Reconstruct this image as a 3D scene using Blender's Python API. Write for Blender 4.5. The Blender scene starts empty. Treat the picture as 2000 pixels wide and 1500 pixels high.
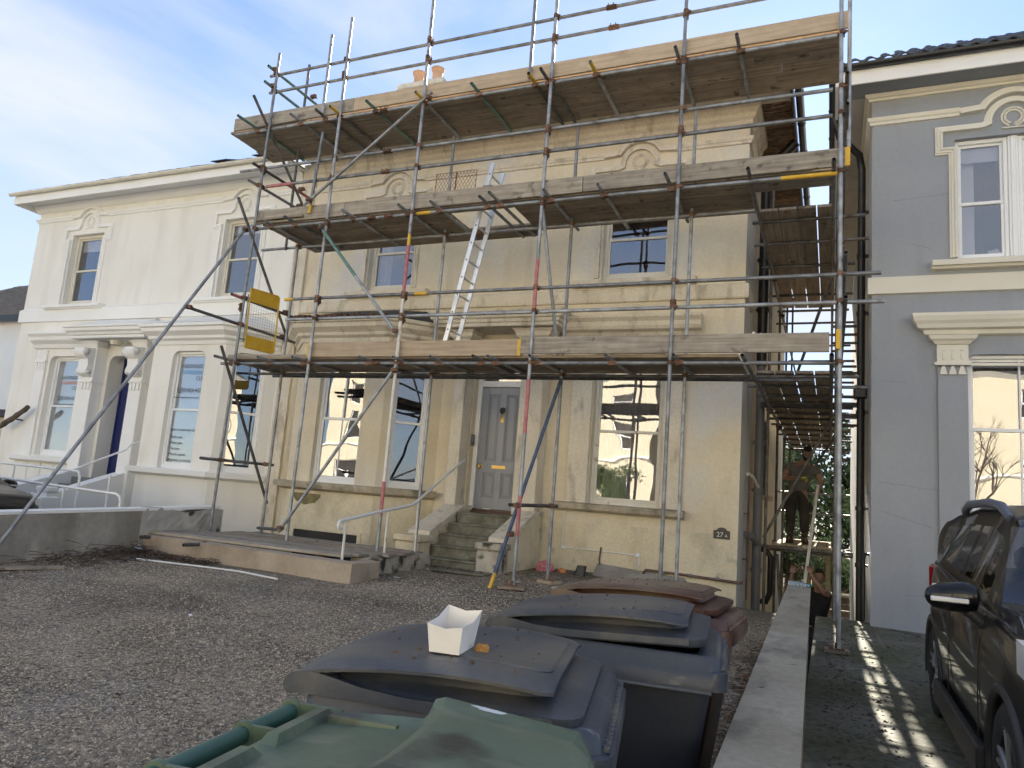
import bpy, bmesh, math, random
from mathutils import Vector, Matrix
R_ = random.Random(7)
PI = math.pi
sc = bpy.context.scene
C = sc.collection

# ------------------------------------------------------------------ camera
cam = bpy.data.cameras.new('camera'); camo = bpy.data.objects.new('camera', cam); C.objects.link(camo)
RW = ((0.9157899686752279, 0.010630450645201198, -0.4015167827039174),
      (0.3941195722485301, 0.16897548875447624, 0.9033919675151101),
      (0.07744995832445986, -0.9855629242819889, 0.15055638889224723))
M3 = Matrix(((RW[0][0], -RW[0][1], -RW[0][2]), (RW[1][0], -RW[1][1], -RW[1][2]), (RW[2][0], -RW[2][1], -RW[2][2])))
camo.matrix_world = Matrix.Translation((0, 0, 1.5)) @ M3.to_4x4()
cam.sensor_width = 36; cam.lens = 36 * 1422.7 / 2000; cam.clip_start = .05; cam.clip_end = 600
sc.camera = camo

# ------------------------------------------------------------------ light
SUN_AZ, SUN_EL = math.radians(-3), math.radians(30)
w = bpy.data.worlds.new('World'); sc.world = w; w.use_nodes = True
nt = w.node_tree; nt.nodes.clear()
out = nt.nodes.new('ShaderNodeOutputWorld'); bg = nt.nodes.new('ShaderNodeBackground')
sky = nt.nodes.new('ShaderNodeTexSky'); sky.sky_type = 'NISHITA'; sky.sun_disc = False
sky.sun_elevation = SUN_EL; sky.sun_rotation = SUN_AZ; sky.air_density = 0.9; sky.dust_density = 0.1; sky.ozone_density = 2.5
tc = nt.nodes.new('ShaderNodeTexCoord'); mp = nt.nodes.new('ShaderNodeMapping'); mp.inputs['Scale'].default_value = (1.0, 1.0, 2.6)
mp.inputs['Rotation'].default_value = (0.2, 0.35, 0.5)
nz = nt.nodes.new('ShaderNodeTexNoise'); nz.inputs['Scale'].default_value = 1.7; nz.inputs['Detail'].default_value = 9; nz.inputs['Roughness'].default_value = .55
nz.inputs['Distortion'].default_value = .35
cr = nt.nodes.new('ShaderNodeValToRGB'); cr.color_ramp.elements[0].position = .40; cr.color_ramp.elements[1].position = .66
cr.color_ramp.elements[0].color = (.22, .22, .22, 1); cr.color_ramp.elements[1].color = (.98, .98, .98, 1)
mx = nt.nodes.new('ShaderNodeMixRGB'); mx.inputs['Color2'].default_value = (3.3, 3.55, 4.0, 1)
nt.links.new(tc.outputs['Generated'], mp.inputs['Vector']); nt.links.new(mp.outputs[0], nz.inputs['Vector'])
nt.links.new(nz.outputs[0], cr.inputs[0]); nt.links.new(cr.outputs[0], mx.inputs['Fac'])
tn = nt.nodes.new('ShaderNodeMixRGB'); tn.blend_type = 'MULTIPLY'; tn.inputs['Fac'].default_value = 1; tn.inputs['Color2'].default_value = (.76, .86, 1.0, 1)
nt.links.new(sky.outputs[0], tn.inputs['Color1']); nt.links.new(tn.outputs[0], mx.inputs['Color1']); nt.links.new(mx.outputs[0], bg.inputs['Color'])
bg.inputs['Strength'].default_value = .053
nt.links.new(bg.outputs[0], out.inputs['Surface'])
sl = bpy.data.lights.new('sun', 'SUN'); sl.energy = 5.0; sl.angle = math.radians(.5); sl.color = (1, .93, .82)
so = bpy.data.objects.new('sun', sl); C.objects.link(so)
sv = Vector((math.sin(SUN_AZ) * math.cos(SUN_EL), math.cos(SUN_AZ) * math.cos(SUN_EL), math.sin(SUN_EL)))
so.rotation_euler = sv.to_track_quat('Z', 'Y').to_euler(); so.location = (0, 0, 30)
sc.view_settings.view_transform = 'Standard'; sc.view_settings.look = 'None'
sc.view_settings.exposure = 2.3; sc.view_settings.gamma = 1
sc.view_settings.use_curve_mapping = False
sc.cycles.max_bounces = 7; sc.cycles.diffuse_bounces = 4; sc.cycles.transparent_max_bounces = 12

# ------------------------------------------------------------------ helpers
def tag(o, label=None, cat=None, group=None, kind=None):
    if label: o['label'] = label
    if cat: o['category'] = cat
    if group: o['group'] = group
    if kind: o['kind'] = kind
    return o
def empty(name, loc=(0, 0, 0), rz=0.0, label=None, cat=None, group=None):
    o = bpy.data.objects.new(name, None); C.objects.link(o); o.location = loc; o.rotation_euler = (0, 0, rz)
    o.empty_display_size = .1
    return tag(o, label, cat, group)

class MB:
    def __init__(s, M=None): s.v = []; s.f = []; s.m = []; s.M = M; s.mi = 0; s.sm = []
    def add(s, vs, fs, smooth=False):
        b = len(s.v)
        if s.M is not None: vs = [s.M @ Vector(p) for p in vs]
        s.v += [tuple(p) for p in vs]
        for f in fs: s.f.append([b + i for i in f]); s.m.append(s.mi); s.sm.append(smooth)
        return s
    def quad(s, a, b, c, d): return s.add([a, b, c, d], [(0, 1, 2, 3)])
    def box(s, x0, x1, y0, y1, z0, z1, c=0.0):
        if c <= 0:
            vs = [(x, y, z) for x in (x0, x1) for y in (y0, y1) for z in (z0, z1)]
            return s.add(vs, [(0, 1, 3, 2), (4, 6, 7, 5), (0, 4, 5, 1), (2, 3, 7, 6), (0, 2, 6, 4), (1, 5, 7, 3)])
        X = (x0, x1); Y = (y0, y1); Z = (z0, z1); vs = []; idx = {}
        for i in (0, 1):
            for j in (0, 1):
                for k in (0, 1):
                    sx = c if i == 0 else -c; sy = c if j == 0 else -c; sz = c if k == 0 else -c
                    idx[i, j, k, 'x'] = len(vs); vs.append((X[i], Y[j] + sy, Z[k] + sz))
                    idx[i, j, k, 'y'] = len(vs); vs.append((X[i] + sx, Y[j], Z[k] + sz))
                    idx[i, j, k, 'z'] = len(vs); vs.append((X[i] + sx, Y[j] + sy, Z[k]))
        F = []
        q = [(0, 0), (1, 0), (1, 1), (0, 1)]
        for i in (0, 1):
            F.append([idx[i, a, b, 'x'] for a, b in (q if i else q[::-1])])
            F.append([idx[a, i, b, 'y'] for a, b in (q[::-1] if i else q)])
            F.append([idx[a, b, i, 'z'] for a, b in (q if i else q[::-1])])
        for a in (0, 1):
            for b in (0, 1):
                F.append([idx[a, b, 0, 'x'], idx[a, b, 1, 'x'], idx[a, b, 1, 'y'], idx[a, b, 0, 'y']])
                F.append([idx[a, 0, b, 'x'], idx[a, 1, b, 'x'], idx[a, 1, b, 'z'], idx[a, 0, b, 'z']])
                F.append([idx[0, a, b, 'y'], idx[1, a, b, 'y'], idx[1, a, b, 'z'], idx[0, a, b, 'z']])
        for i in (0, 1):
            for j in (0, 1):
                for k in (0, 1): F.append([idx[i, j, k, t] for t in 'xyz'])
        return s.add(vs, F)
    def tube(s, a, b, r, n=10, r2=None, caps=True, hollow=False):
        a = Vector(a); b = Vector(b); d = (b - a)
        if d.length < 1e-6: return s
        d.normalize(); u = d.orthogonal().normalized(); w_ = d.cross(u)
        r2 = r if r2 is None else r2
        vs = []
        for p, rr in ((a, r), (b, r2)):
            for i in range(n):
                t = 2 * PI * i / n; vs.append(p + u * (rr * math.cos(t)) + w_ * (rr * math.sin(t)))
        s.add(vs, [(i, (i + 1) % n, n + (i + 1) % n, n + i) for i in range(n)], True)
        if hollow:
            vs = []
            for p, q in ((a, a + d * .12), (b, b - d * .12)):
                base = []
                for rr, pp in ((r, p), (r * .86, p), (r * .86, q)):
                    for i in range(n):
                        t = 2 * PI * i / n; base.append(pp + u * (rr * math.cos(t)) + w_ * (rr * math.sin(t)))
                fs = []
                for k in (0, 1):
                    fs += [(k * n + i, k * n + (i + 1) % n, (k + 1) * n + (i + 1) % n, (k + 1) * n + i) for i in range(n)]
                fs.append(tuple(range(2 * n, 3 * n)))
                s.add(base, fs)
        elif caps:
            s.add(vs, [tuple(range(n))[::-1], tuple(range(n, 2 * n))])
        return s
    def pipe(s, pts, r, n=8, caps=True):
        pts = [Vector(p) for p in pts]; N = len(pts); rings = []
        u = (pts[1] - pts[0]).normalized().orthogonal().normalized()
        for i, p in enumerate(pts):
            d = (pts[min(i + 1, N - 1)] - pts[max(i - 1, 0)]).normalized()
            u = (u - d * u.dot(d)).normalized(); w_ = d.cross(u)
            rr = r[i] if isinstance(r, (list, tuple)) else r
            rings.append([p + u * (rr * math.cos(2 * PI * k / n)) + w_ * (rr * math.sin(2 * PI * k / n)) for k in range(n)])
        vs = [q for g in rings for q in g]; fs = []
        for i in range(N - 1):
            for k in range(n): fs.append((i * n + k, i * n + (k + 1) % n, (i + 1) * n + (k + 1) % n, (i + 1) * n + k))
        s.add(vs, fs, True)
        if caps: s.add(rings[0] + rings[-1], [tuple(range(n))[::-1], tuple(range(n, 2 * n))])
        return s
    def loft(s, rings, close=True, caps=True, smooth=True):
        n = len(rings[0]); vs = [q for g in rings for q in g]; fs = []
        for i in range(len(rings) - 1):
            for k in range(n if close else n - 1):
                fs.append((i * n + k, i * n + (k + 1) % n, (i + 1) * n + (k + 1) % n, (i + 1) * n + k))
        s.add(vs, fs, smooth)
        if caps: s.add(list(rings[0]) + list(rings[-1]), [tuple(range(n))[::-1], tuple(range(n, 2 * n))])
        return s
    def lathe(s, prof, n=20, o=(0, 0, 0), caps=True):
        rings = [[(o[0] + r * math.cos(2 * PI * k / n), o[1] + r * math.sin(2 * PI * k / n), o[2] + z) for k in range(n)] for r, z in prof]
        return s.loft(rings, True, caps)
    def extrude_profile(s, prof, a, b):
        """prof: (out, z) pairs, out = towards -Y; run from x=a to x=b; a,b may be (x, extra) mitres"""
        vs = []
        for x in (a, b):
            for o, z in prof: vs.append((x, -o, z))
        n = len(prof)
        s.add(vs, [(i, (i + 1) % n, n + (i + 1) % n, n + i) for i in range(n)])
        s.add(vs, [tuple(range(n)), tuple(range(n, 2 * n))[::-1]])
        return s
    def prof_path(s, prof, path, closed=False):
        """prof (out, z): swept along plan polyline path [(x,y)], out is to the right-hand normal (towards viewer)"""
        P = [Vector((p[0], p[1])) for p in path]; N = len(P); rings = []
        for i, p in enumerate(P):
            d0 = (P[i] - P[i - 1]).normalized() if i > 0 else None
            d1 = (P[i + 1] - P[i]).normalized() if i < N - 1 else None
            if d0 is None: d0 = d1
            if d1 is None: d1 = d0
            n0 = Vector((d0.y, -d0.x)); n1 = Vector((d1.y, -d1.x)); m = (n0 + n1)
            m = m / max(m.length_squared, 1e-6) * 2 if m.length > 1e-6 else n0
            rings.append([(p.x + m.x * o, p.y + m.y * o, z) for o, z in prof])
        return s.loft(rings, True, True, False)
    def build(s, name, mats, parent=None, loc=None, rot=None, bevel=0):
        me = bpy.data.meshes.new(name); me.from_pydata(s.v, [], s.f)
        if not isinstance(mats, (list, tuple)): mats = [mats]
        for m in mats: me.materials.append(m)
        if len(mats) > 1: me.polygons.foreach_set('material_index', s.m)
        me.polygons.foreach_set('use_smooth', s.sm)
        if any(s.sm) and len(s.f) < 9000: me.update(); me.set_sharp_from_angle(angle=.82)
        me.update()
        o = bpy.data.objects.new(name, me); C.objects.link(o)
        if parent: o.parent = parent
        if loc: o.location = loc
        if rot: o.rotation_euler = rot
        if bevel:
            b = o.modifiers.new('bevel', 'BEVEL'); b.width = bevel; b.segments = 2; b.limit_method = 'ANGLE'; b.angle_limit = .6
        return o
def recalc(o):
    bm = bmesh.new(); bm.from_mesh(o.data); bmesh.ops.remove_doubles(bm, verts=bm.verts, dist=1e-5)
    bmesh.ops.recalc_face_normals(bm, faces=bm.faces); bm.to_mesh(o.data); bm.free(); return o

# ------------------------------------------------------------------ materials
MATS = {}
def mk(name, col, col2=None, scale=4.0, rough=.7, metal=0.0, bump=0.0, bscale=60.0, coord='world', stretch=(1, 1, 1), rnd=0.0,
       detail=6, lo=.35, hi=.65, spec=.5, dirt=None, dscale=1.5, dlo=.55, dhi=.8, coat=0.0, dstretch=(1, 1, 1), fine=0.0, dirt2=None, d2=(.5, .5, .7), d2s=(1, 1, 1)):
    m = bpy.data.materials.new(name); m.use_nodes = True; t = m.node_tree; N = t.nodes; L = t.links
    b = N['Principled BSDF']; b.inputs['Roughness'].default_value = rough; b.inputs['Metallic'].default_value = metal
    b.inputs['Specular IOR Level'].default_value = spec
    if coat: b.inputs['Coat Weight'].default_value = coat; b.inputs['Coat Roughness'].default_value = .03
    col2 = col2 or tuple(min(1, c * 1.18) for c in col)
    if coord == 'world':
        g = N.new('ShaderNodeNewGeometry'); src = g.outputs['Position']
    else:
        g = N.new('ShaderNodeTexCoord'); src = g.outputs['Object']
        if rnd:
            oi = N.new('ShaderNodeObjectInfo'); ad = N.new('ShaderNodeVectorMath'); ad.operation = 'MULTIPLY_ADD'
            cb = N.new('ShaderNodeCombineXYZ')
            for k in range(3): L.new(oi.outputs['Random'], cb.inputs[k])
            L.new(cb.outputs[0], ad.inputs[0]); ad.inputs[1].default_value = (37, 51, 23); L.new(src, ad.inputs[2]); src = ad.outputs[0]
    def noise(sc_, st, det=detail):
        p = N.new('ShaderNodeMapping'); p.inputs['Scale'].default_value = tuple(sc_ * q for q in st)
        n = N.new('ShaderNodeTexNoise'); n.inputs['Scale'].default_value = 1; n.inputs['Detail'].default_value = det
        L.new(src, p.inputs['Vector']); L.new(p.outputs[0], n.inputs['Vector']); return n.outputs[0]
    def ramp(v, a, b_):
        r = N.new('ShaderNodeMapRange'); r.inputs['From Min'].default_value = a; r.inputs['From Max'].default_value = b_
        r.clamp = True; L.new(v, r.inputs['Value']); return r.outputs[0]
    def mix(f, a, b_):
        x = N.new('ShaderNodeMixRGB'); 
        if isinstance(f, float): x.inputs['Fac'].default_value = f
        else: L.new(f, x.inputs['Fac'])
        for k, c in (('Color1', a), ('Color2', b_)):
            if isinstance(c, tuple): x.inputs[k].default_value = (*c, 1)
            else: L.new(c, x.inputs[k])
        return x.outputs[0]
    c = mix(ramp(noise(scale, stretch), lo, hi), col, col2)
    if dirt: c = mix(ramp(noise(dscale, dstretch, 8), dlo, dhi), c, dirt)
    if dirt2: c = mix(ramp(noise(d2[0], d2s, 6), d2[1], d2[2]), c, dirt2)
    if fine:
        f_ = N.new('ShaderNodeMixRGB'); f_.blend_type = 'MULTIPLY'; f_.inputs['Fac'].default_value = 1.0
        r = N.new('ShaderNodeMapRange'); r.inputs['From Min'].default_value = .25; r.inputs['From Max'].default_value = .75
        r.inputs['To Min'].default_value = 1 - fine; r.inputs['To Max'].default_value = 1 + fine * .6
        L.new(noise(bscale * .4, (1, 1, 1), 6), r.inputs['Value']); L.new(c, f_.inputs['Color1']); L.new(r.outputs[0], f_.inputs['Color2']); c = f_.outputs[0]
    if rnd:
        h = N.new('ShaderNodeHueSaturation'); v = N.new('ShaderNodeMapRange'); v.inputs['To Min'].default_value = 1 - rnd; v.inputs['To Max'].default_value = 1 + rnd
        if coord == 'world': oi = N.new('ShaderNodeObjectInfo')
        L.new(oi.outputs['Random'], v.inputs['Value']); L.new(v.outputs[0], h.inputs['Value']); L.new(c, h.inputs['Color']); c = h.outputs[0]
    L.new(c, b.inputs['Base Color'])
    if bump:
        bn = N.new('ShaderNodeBump'); bn.inputs['Strength'].default_value = bump; bn.inputs['Distance'].default_value = .01
        L.new(noise(bscale, stretch, 5), bn.inputs['Height']); L.new(bn.outputs[0], b.inputs['Normal'])
    MATS[name] = m; return m
def glassm(name, tint=(.02, .025, .03), refl=.18, seethrough=.88):
    m = bpy.data.materials.new(name); m.use_nodes = True; t = m.node_tree; N = t.nodes; L = t.links; N.clear()
    o = N.new('ShaderNodeOutputMaterial'); tr = N.new('ShaderNodeBsdfTransparent'); gl = N.new('ShaderNodeBsdfGlossy'); gl.inputs['Roughness'].default_value = 0.0
    tr.inputs['Color'].default_value = (seethrough, seethrough, seethrough * 1.03, 1)
    fr = N.new('ShaderNodeFresnel'); ge = N.new('ShaderNodeNewGeometry'); ma = N.new('ShaderNodeMath'); ma.operation = 'MULTIPLY_ADD'; ma.inputs[1].default_value = -.83333; ma.inputs[2].default_value = 1.5; L.new(ge.outputs['Backfacing'], ma.inputs[0]); L.new(ma.outputs[0], fr.inputs['IOR'])
    mr = N.new('ShaderNodeMapRange'); mr.inputs['From Min'].default_value = .04; mr.inputs['From Max'].default_value = 1; mr.inputs['To Min'].default_value = refl; mr.inputs['To Max'].default_value = 1
    g = N.new('ShaderNodeNewGeometry'); n = N.new('ShaderNodeTexNoise'); n.inputs['Scale'].default_value = 1.3; n.inputs['Detail'].default_value = 1
    bp = N.new('ShaderNodeBump'); bp.inputs['Strength'].default_value = .06; bp.inputs['Distance'].default_value = .1
    L.new(g.outputs['Position'], n.inputs['Vector']); L.new(n.outputs[0], bp.inputs['Height']); L.new(bp.outputs[0], gl.inputs['Normal'])
    mxs = N.new('ShaderNodeMixShader'); L.new(fr.outputs[0], mr.inputs['Value']); L.new(mr.outputs[0], mxs.inputs['Fac'])
    L.new(tr.outputs[0], mxs.inputs[1]); L.new(gl.outputs[0], mxs.inputs[2]); L.new(mxs.outputs[0], o.inputs['Surface'])
    MATS[name] = m; return m
glassm('window_glass'); glassm('car_glass', refl=.08, seethrough=.5)
mk('stucco_main', (.66, .57, .41), (.74, .66, .50), 1.1, .85, bump=.3, bscale=90, dirt=(.50, .44, .33), dscale=1.5, dlo=.54, dhi=.82, dstretch=(2.0, 2.0, .4), fine=.10, dirt2=(.64, .61, .55), d2=(.6, .50, .64), d2s=(1.3, 1.3, .8))
mk('stucco_base', (.67, .585, .41), (.74, .66, .48), 1.3, .88, bump=.5, bscale=70, dirt=(.46, .40, .28), dscale=1.9, dlo=.50, dhi=.78, dstretch=(1.3, 1.3, .8), fine=.13, dirt2=(.42, .40, .31), d2=(4.5, .62, .74))
mk('stucco_trim', (.64, .57, .45), (.72, .65, .53), 2.0, .8, bump=.3, bscale=80, dirt=(.34, .30, .22), dscale=3.5, dlo=.54, dhi=.76, dstretch=(1.5, 1.5, .6), fine=.15)
mk('stucco_left', (.79, .765, .70), (.83, .81, .75), .8, .8, bump=.15, bscale=70, dirt=(.70, .665, .59), dscale=1.1, dlo=.5, dhi=.8, dstretch=(2, 2, .35), fine=.03)
mk('white_trim', (.80, .79, .75), (.84, .83, .80), 1.0, .6, bump=.06, bscale=60)
mk('grey_render', (.29, .305, .33), (.315, .33, .355), .9, .8, bump=.25, bscale=60, fine=.04, dirt=(.265, .275, .29), dscale=1.6, dlo=.52, dhi=.8, dstretch=(2.2, 2.2, .3))
mk('grey_side', (.50, .49, .46), (.58, .56, .52), 1.0, .85, bump=.2, bscale=80, dirt=(.30, .29, .27), dscale=1.5)
mk('cream_trim', (.66, .62, .52), (.72, .68, .58), 1.2, .65, bump=.1, bscale=60)
mk('sill_stone', (.40, .34, .25), (.52, .45, .33), 3, .9, bump=.6, bscale=50, dirt=(.20, .18, .13), dscale=3, dlo=.5, dhi=.7, fine=.2)
mk('white_paint', (.80, .80, .79), (.84, .84, .83), 3, .45)
mk('old_paint', (.64, .61, .53), (.72, .68, .60), 6, .6, dirt=(.32, .25, .18), dscale=7, dlo=.6, dhi=.75, bump=.1)
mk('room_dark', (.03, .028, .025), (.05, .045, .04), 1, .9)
mk('blind_white', (.62, .62, .60), (.68, .68, .66), 2, .8)
mk('frosted_film', (.62, .66, .64), (.68, .72, .70), 1.2, .35)
mk('net_curtain', (.30, .28, .24), (.40, .38, .33), 8, .9, stretch=(6, 6, .3))
mk('curtain', (.55, .53, .50), (.65, .63, .60), 8, .9, stretch=(4, 4, .3))
mk('slate', (.035, .037, .042), (.07, .07, .075), 3, .75, bump=.5, bscale=25, fine=.3)
mk('brown_tile', (.14, .11, .085), (.22, .18, .14), 5, .85, bump=.5, bscale=20, fine=.3)
mk('grey_door', (.26, .275, .31), (.28, .295, .33), 2, .4)
mk('blue_door', (.012, .02, .105), (.016, .026, .125), 2, .3)
mk('brass', (.45, .30, .10), (.55, .38, .14), 8, .35, metal=.9)
mk('black_plastic', (.012, .012, .013), (.02, .02, .02), 6, .4)
mk('grey_plastic', (.16, .165, .175), (.2, .2, .21), 4, .5)
mk('white_plastic', (.72, .72, .70), (.76, .76, .74), 4, .45)
mk('copper_brown', (.10, .06, .045), (.16, .10, .07), 5, .6)
mk('steel_tube', (.20, .205, .21), (.36, .37, .38), 7, .5, metal=.45, coord='obj', rnd=.28, bump=.15, bscale=120, dirt=(.12, .085, .06), dscale=9, dlo=.6, dhi=.8)
mk('steel_dark', (.10, .10, .10), (.18, .175, .17), 7, .6, metal=.4, coord='obj', rnd=.3, dirt=(.09, .055, .035), dscale=8, dlo=.5, dhi=.75)
mk('coupler_rust', (.12, .055, .03), (.20, .12, .08), 30, .75, metal=.3, coord='obj', rnd=.4)
mk('red_band', (.40, .10, .11), (.50, .20, .20), 14, .6, coord='obj', lo=.3, hi=.7, dirt=(.2, .17, .16), dscale=20, dlo=.6, dhi=.7)
mk('yellow_paint', (.62, .36, .02), (.70, .43, .04), 8, .5, coord='obj', dirt=(.3, .22, .1), dscale=9, dlo=.62, dhi=.8)
mk('green_tube', (.10, .19, .16), (.17, .27, .23), 10, .55, metal=.2, coord='obj')
mk('blue_tube', (.05, .08, .14), (.10, .13, .19), 10, .55, metal=.2, coord='obj')
mk('new_board', (.39, .295, .20), (.50, .39, .27), 3.0, .75, coord='obj', stretch=(.5, 9, 9), rnd=.10, bump=.25, bscale=18, dirt=(.26, .17, .10), dscale=5, dlo=.68, dhi=.74, fine=.12)
mk('old_board', (.23, .175, .125), (.36, .29, .215), 3.0, .85, coord='obj', stretch=(.5, 9, 9), rnd=.18, bump=.4, bscale=18, dirt=(.10, .07, .05), dscale=6, dlo=.62, dhi=.72, fine=.2)
mk('grey_board', (.25, .215, .17), (.38, .335, .27), 3.0, .88, coord='obj', stretch=(.5, 9, 9), rnd=.15, bump=.4, bscale=18, dirt=(.12, .10, .08), dscale=6, dlo=.6, dhi=.72, fine=.2)
mk('under_board', (.19, .135, .085), (.29, .215, .14), 3.0, .9, coord='obj', stretch=(.5, 9, 9), rnd=.22, bump=.4, bscale=18, dirt=(.07, .05, .035), dscale=5, dlo=.58, dhi=.7, fine=.2)
mk('aluminium', (.62, .63, .64), (.72, .73, .74), 12, .38, metal=.75, coord='obj')
mk('wire_rust', (.16, .07, .04), (.24, .12, .07), 20, .7, metal=.3)
mk('wire_steel', (.34, .33, .31), (.42, .41, .39), 20, .5, metal=.5)
mk('grey_cement', (.30, .28, .245), (.40, .375, .33), 2.0, .9, bump=.5, bscale=40, dirt=(.22, .20, .165), dscale=1.4, dlo=.45, dhi=.7, dstretch=(1.5, 1.5, .6), fine=.12, dirt2=(.40, .37, .32), d2=(3, .62, .68))
mk('rubble', (.38, .365, .33), (.50, .48, .43), 4, .95, bump=1.0, bscale=14, dirt=(.06, .055, .045), dscale=3.2, dlo=.62, dhi=.67, fine=.2)
mk('tan_cement', (.37, .30, .22), (.45, .37, .28), 1.8, .9, bump=.3, bscale=60, dirt=(.27, .20, .14), dscale=2.5, dlo=.5, dhi=.8, fine=.1)
mk('mossy_wall', (.36, .31, .24), (.48, .44, .36), 4, .95, bump=.8, bscale=20, dirt=(.055, .055, .035), dscale=4.5, dlo=.53, dhi=.62, fine=.2)
mk('step_stone', (.17, .16, .115), (.27, .255, .20), 5, .9, bump=.5, bscale=50, dirt=(.10, .105, .06), dscale=3.5, dlo=.45, dhi=.7, fine=.2)
mk('left_step', (.14, .15, .15), (.18, .19, .19), 3, .8)
mk('coping', (.31, .265, .19), (.40, .35, .265), 2.2, .85, bump=.4, bscale=70, dirt=(.16, .145, .115), dscale=3.2, dlo=.5, dhi=.75, dstretch=(2, .8, 1), fine=.16, dirt2=(.08, .08, .06), d2=(9, .70, .76))
mk('gravel_base', (.175, .142, .098), (.29, .242, .178), 1.3, .95, bump=1.0, bscale=70, dirt=(.085, .072, .052), dscale=.55, dlo=.45, dhi=.72, dstretch=(.6, 2.2, 1), fine=.9, dirt2=(.22, .20, .165), d2=(1.1, .58, .72))
mk('drive_concrete', (.12, .113, .09), (.21, .20, .16), 2.2, .93, bump=.8, bscale=45, dirt=(.105, .108, .06), dscale=.9, dlo=.42, dhi=.62, fine=.5, dirt2=(.05, .05, .04), d2=(3.5, .60, .70))
mk('pale_paving', (.30, .29, .27), (.38, .36, .33), 3, .9)
mk('asphalt', (.045, .045, .047), (.06, .06, .062), 3, .9, bump=.4, bscale=60)
mk('earth', (.05, .042, .03), (.09, .075, .05), 3, 1, bump=.5, bscale=30)
mk('pebble', (.14, .105, .07), (.57, .475, .35), 40, .8, lo=.3, hi=.7)
mk('twig', (.035, .024, .017), (.10, .07, .05), 9, .9)
mk('leaf_litter', (.045, .03, .02), (.17, .10, .055), 18, .9)
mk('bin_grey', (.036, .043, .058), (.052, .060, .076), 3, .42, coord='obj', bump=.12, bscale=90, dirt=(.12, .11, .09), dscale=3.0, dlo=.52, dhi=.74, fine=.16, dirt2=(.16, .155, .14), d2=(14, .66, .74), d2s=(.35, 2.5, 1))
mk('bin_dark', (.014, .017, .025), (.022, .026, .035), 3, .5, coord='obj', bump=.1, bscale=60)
mk('bin_brown', (.060, .026, .019), (.095, .045, .034), 3, .38, coord='obj', dirt=(.15, .11, .07), dscale=3, dlo=.5, dhi=.75, bump=.08, bscale=90)
mk('bin_green', (.080, .120, .075), (.12, .165, .11), 3, .38, coord='obj', bump=.06, bscale=70, dirt=(.035, .038, .03), dscale=5.0, dlo=.56, dhi=.70, fine=.10, dirt2=(.16, .18, .13), d2=(8, .60, .72), d2s=(.5, 2, 1))
mk('bin_green_tube', (.035, .10, .075), (.045, .12, .09), 5, .35, coord='obj')
mk('white_card', (.74, .71, .66), (.80, .77, .72), 6, .7, coord='obj')
mk('nugget', (.36, .17, .04), (.5, .27, .08), 30, .8, bump=.8, bscale=150, coord='obj')
mk('car_paint', (.004, .004, .006), (.006, .006, .008), 2, .35, spec=.2, coat=.5)
mk('car_trim', (.02, .02, .02), (.03, .03, .03), 8, .55)
mk('tyre', (.015, .015, .015), (.03, .028, .025), 10, .85, bump=.3, bscale=60, coord='obj')
mk('alloy', (.45, .46, .48), (.55, .56, .58), 8, .3, metal=.85)
mk('rail_grey', (.10, .12, .16), (.13, .15, .20), 5, .35, metal=.3)
mk('lamp_red', (.35, .01, .015), (.4, .02, .02), 5, .2)
mk('lamp_clear', (.6, .6, .6), (.7, .7, .7), 5, .15, metal=.3)
mk('lath', (.13, .085, .055), (.26, .18, .115), 8, .95, coord='obj', rnd=.4, bump=.5, bscale=40)
mk('terracotta', (.50, .29, .17), (.58, .36, .23), 5, .85, bump=.2, bscale=40)
mk('plaque_black', (.012, .012, .013), (.016, .016, .017), 4, .3)
mk('print_black', (.05, .06, .07), (.06, .07, .08), 4, .5)
mk('print_white', (.62, .62, .62), (.7, .7, .7), 4, .5)
mk('print_orange', (.62, .20, .08), (.68, .24, .1), 4, .5)
mk('print_blue', (.08, .34, .66), (.1, .38, .7), 4, .5)
mk('skin', (.30, .17, .12), (.36, .21, .15), 9, .55)
mk('shirt_grey', (.13, .125, .12), (.17, .165, .155), 6, .9, bump=.3, bscale=20)
mk('shirt_black', (.012, .012, .014), (.02, .02, .022), 6, .9)
mk('trouser', (.035, .030, .027), (.055, .048, .042), 6, .9, bump=.3, bscale=20)
mk('hair', (.012, .009, .007), (.02, .015, .012), 60, .7)
mk('glove', (.42, .40, .06), (.5, .48, .12), 15, .8)
mk('boot', (.05, .035, .022), (.08, .055, .035), 10, .8)
mk('bottle_clear', (.45, .62, .75), (.75, .85, .92), 30, .08, coord='obj')
MATS['bottle_clear'].node_tree.nodes['Principled BSDF'].inputs['Transmission Weight'].default_value = .8
mk('pink_bag', (.55, .10, .14), (.65, .35, .35), 40, .5)
mk('orange_bag', (.55, .16, .05), (.6, .25, .1), 30, .5)
mk('bark', (.07, .055, .04), (.13, .105, .08), 8, .95, bump=.8, bscale=20, coord='obj')
mk('leaf_dark', (.020, .040, .014), (.05, .085, .025), 3, .6, rnd=.2)
mk('leaf_mid', (.04, .08, .02), (.09, .14, .035), 3, .55, rnd=.2)
mk('fence_wood', (.16, .12, .075), (.26, .20, .13), 4, .9, bump=.4, bscale=20, stretch=(4, 4, .5), rnd=.2)
mk('opp_cream', (.58, .52, .38), (.62, .56, .42), 1, .85)
mk('bare_board', (.46, .38, .25), (.58, .49, .34), 3.0, .85, coord='obj', stretch=(9, .5, 9), rnd=.15, bump=.4, bscale=18, dirt=(.25, .19, .13), dscale=6)
mk('exposed_patch', (.16, .13, .06), (.26, .22, .11), 9, .95, bump=1, bscale=35, dirt=(.07, .065, .04), dscale=8)
MT = MATS
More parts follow.
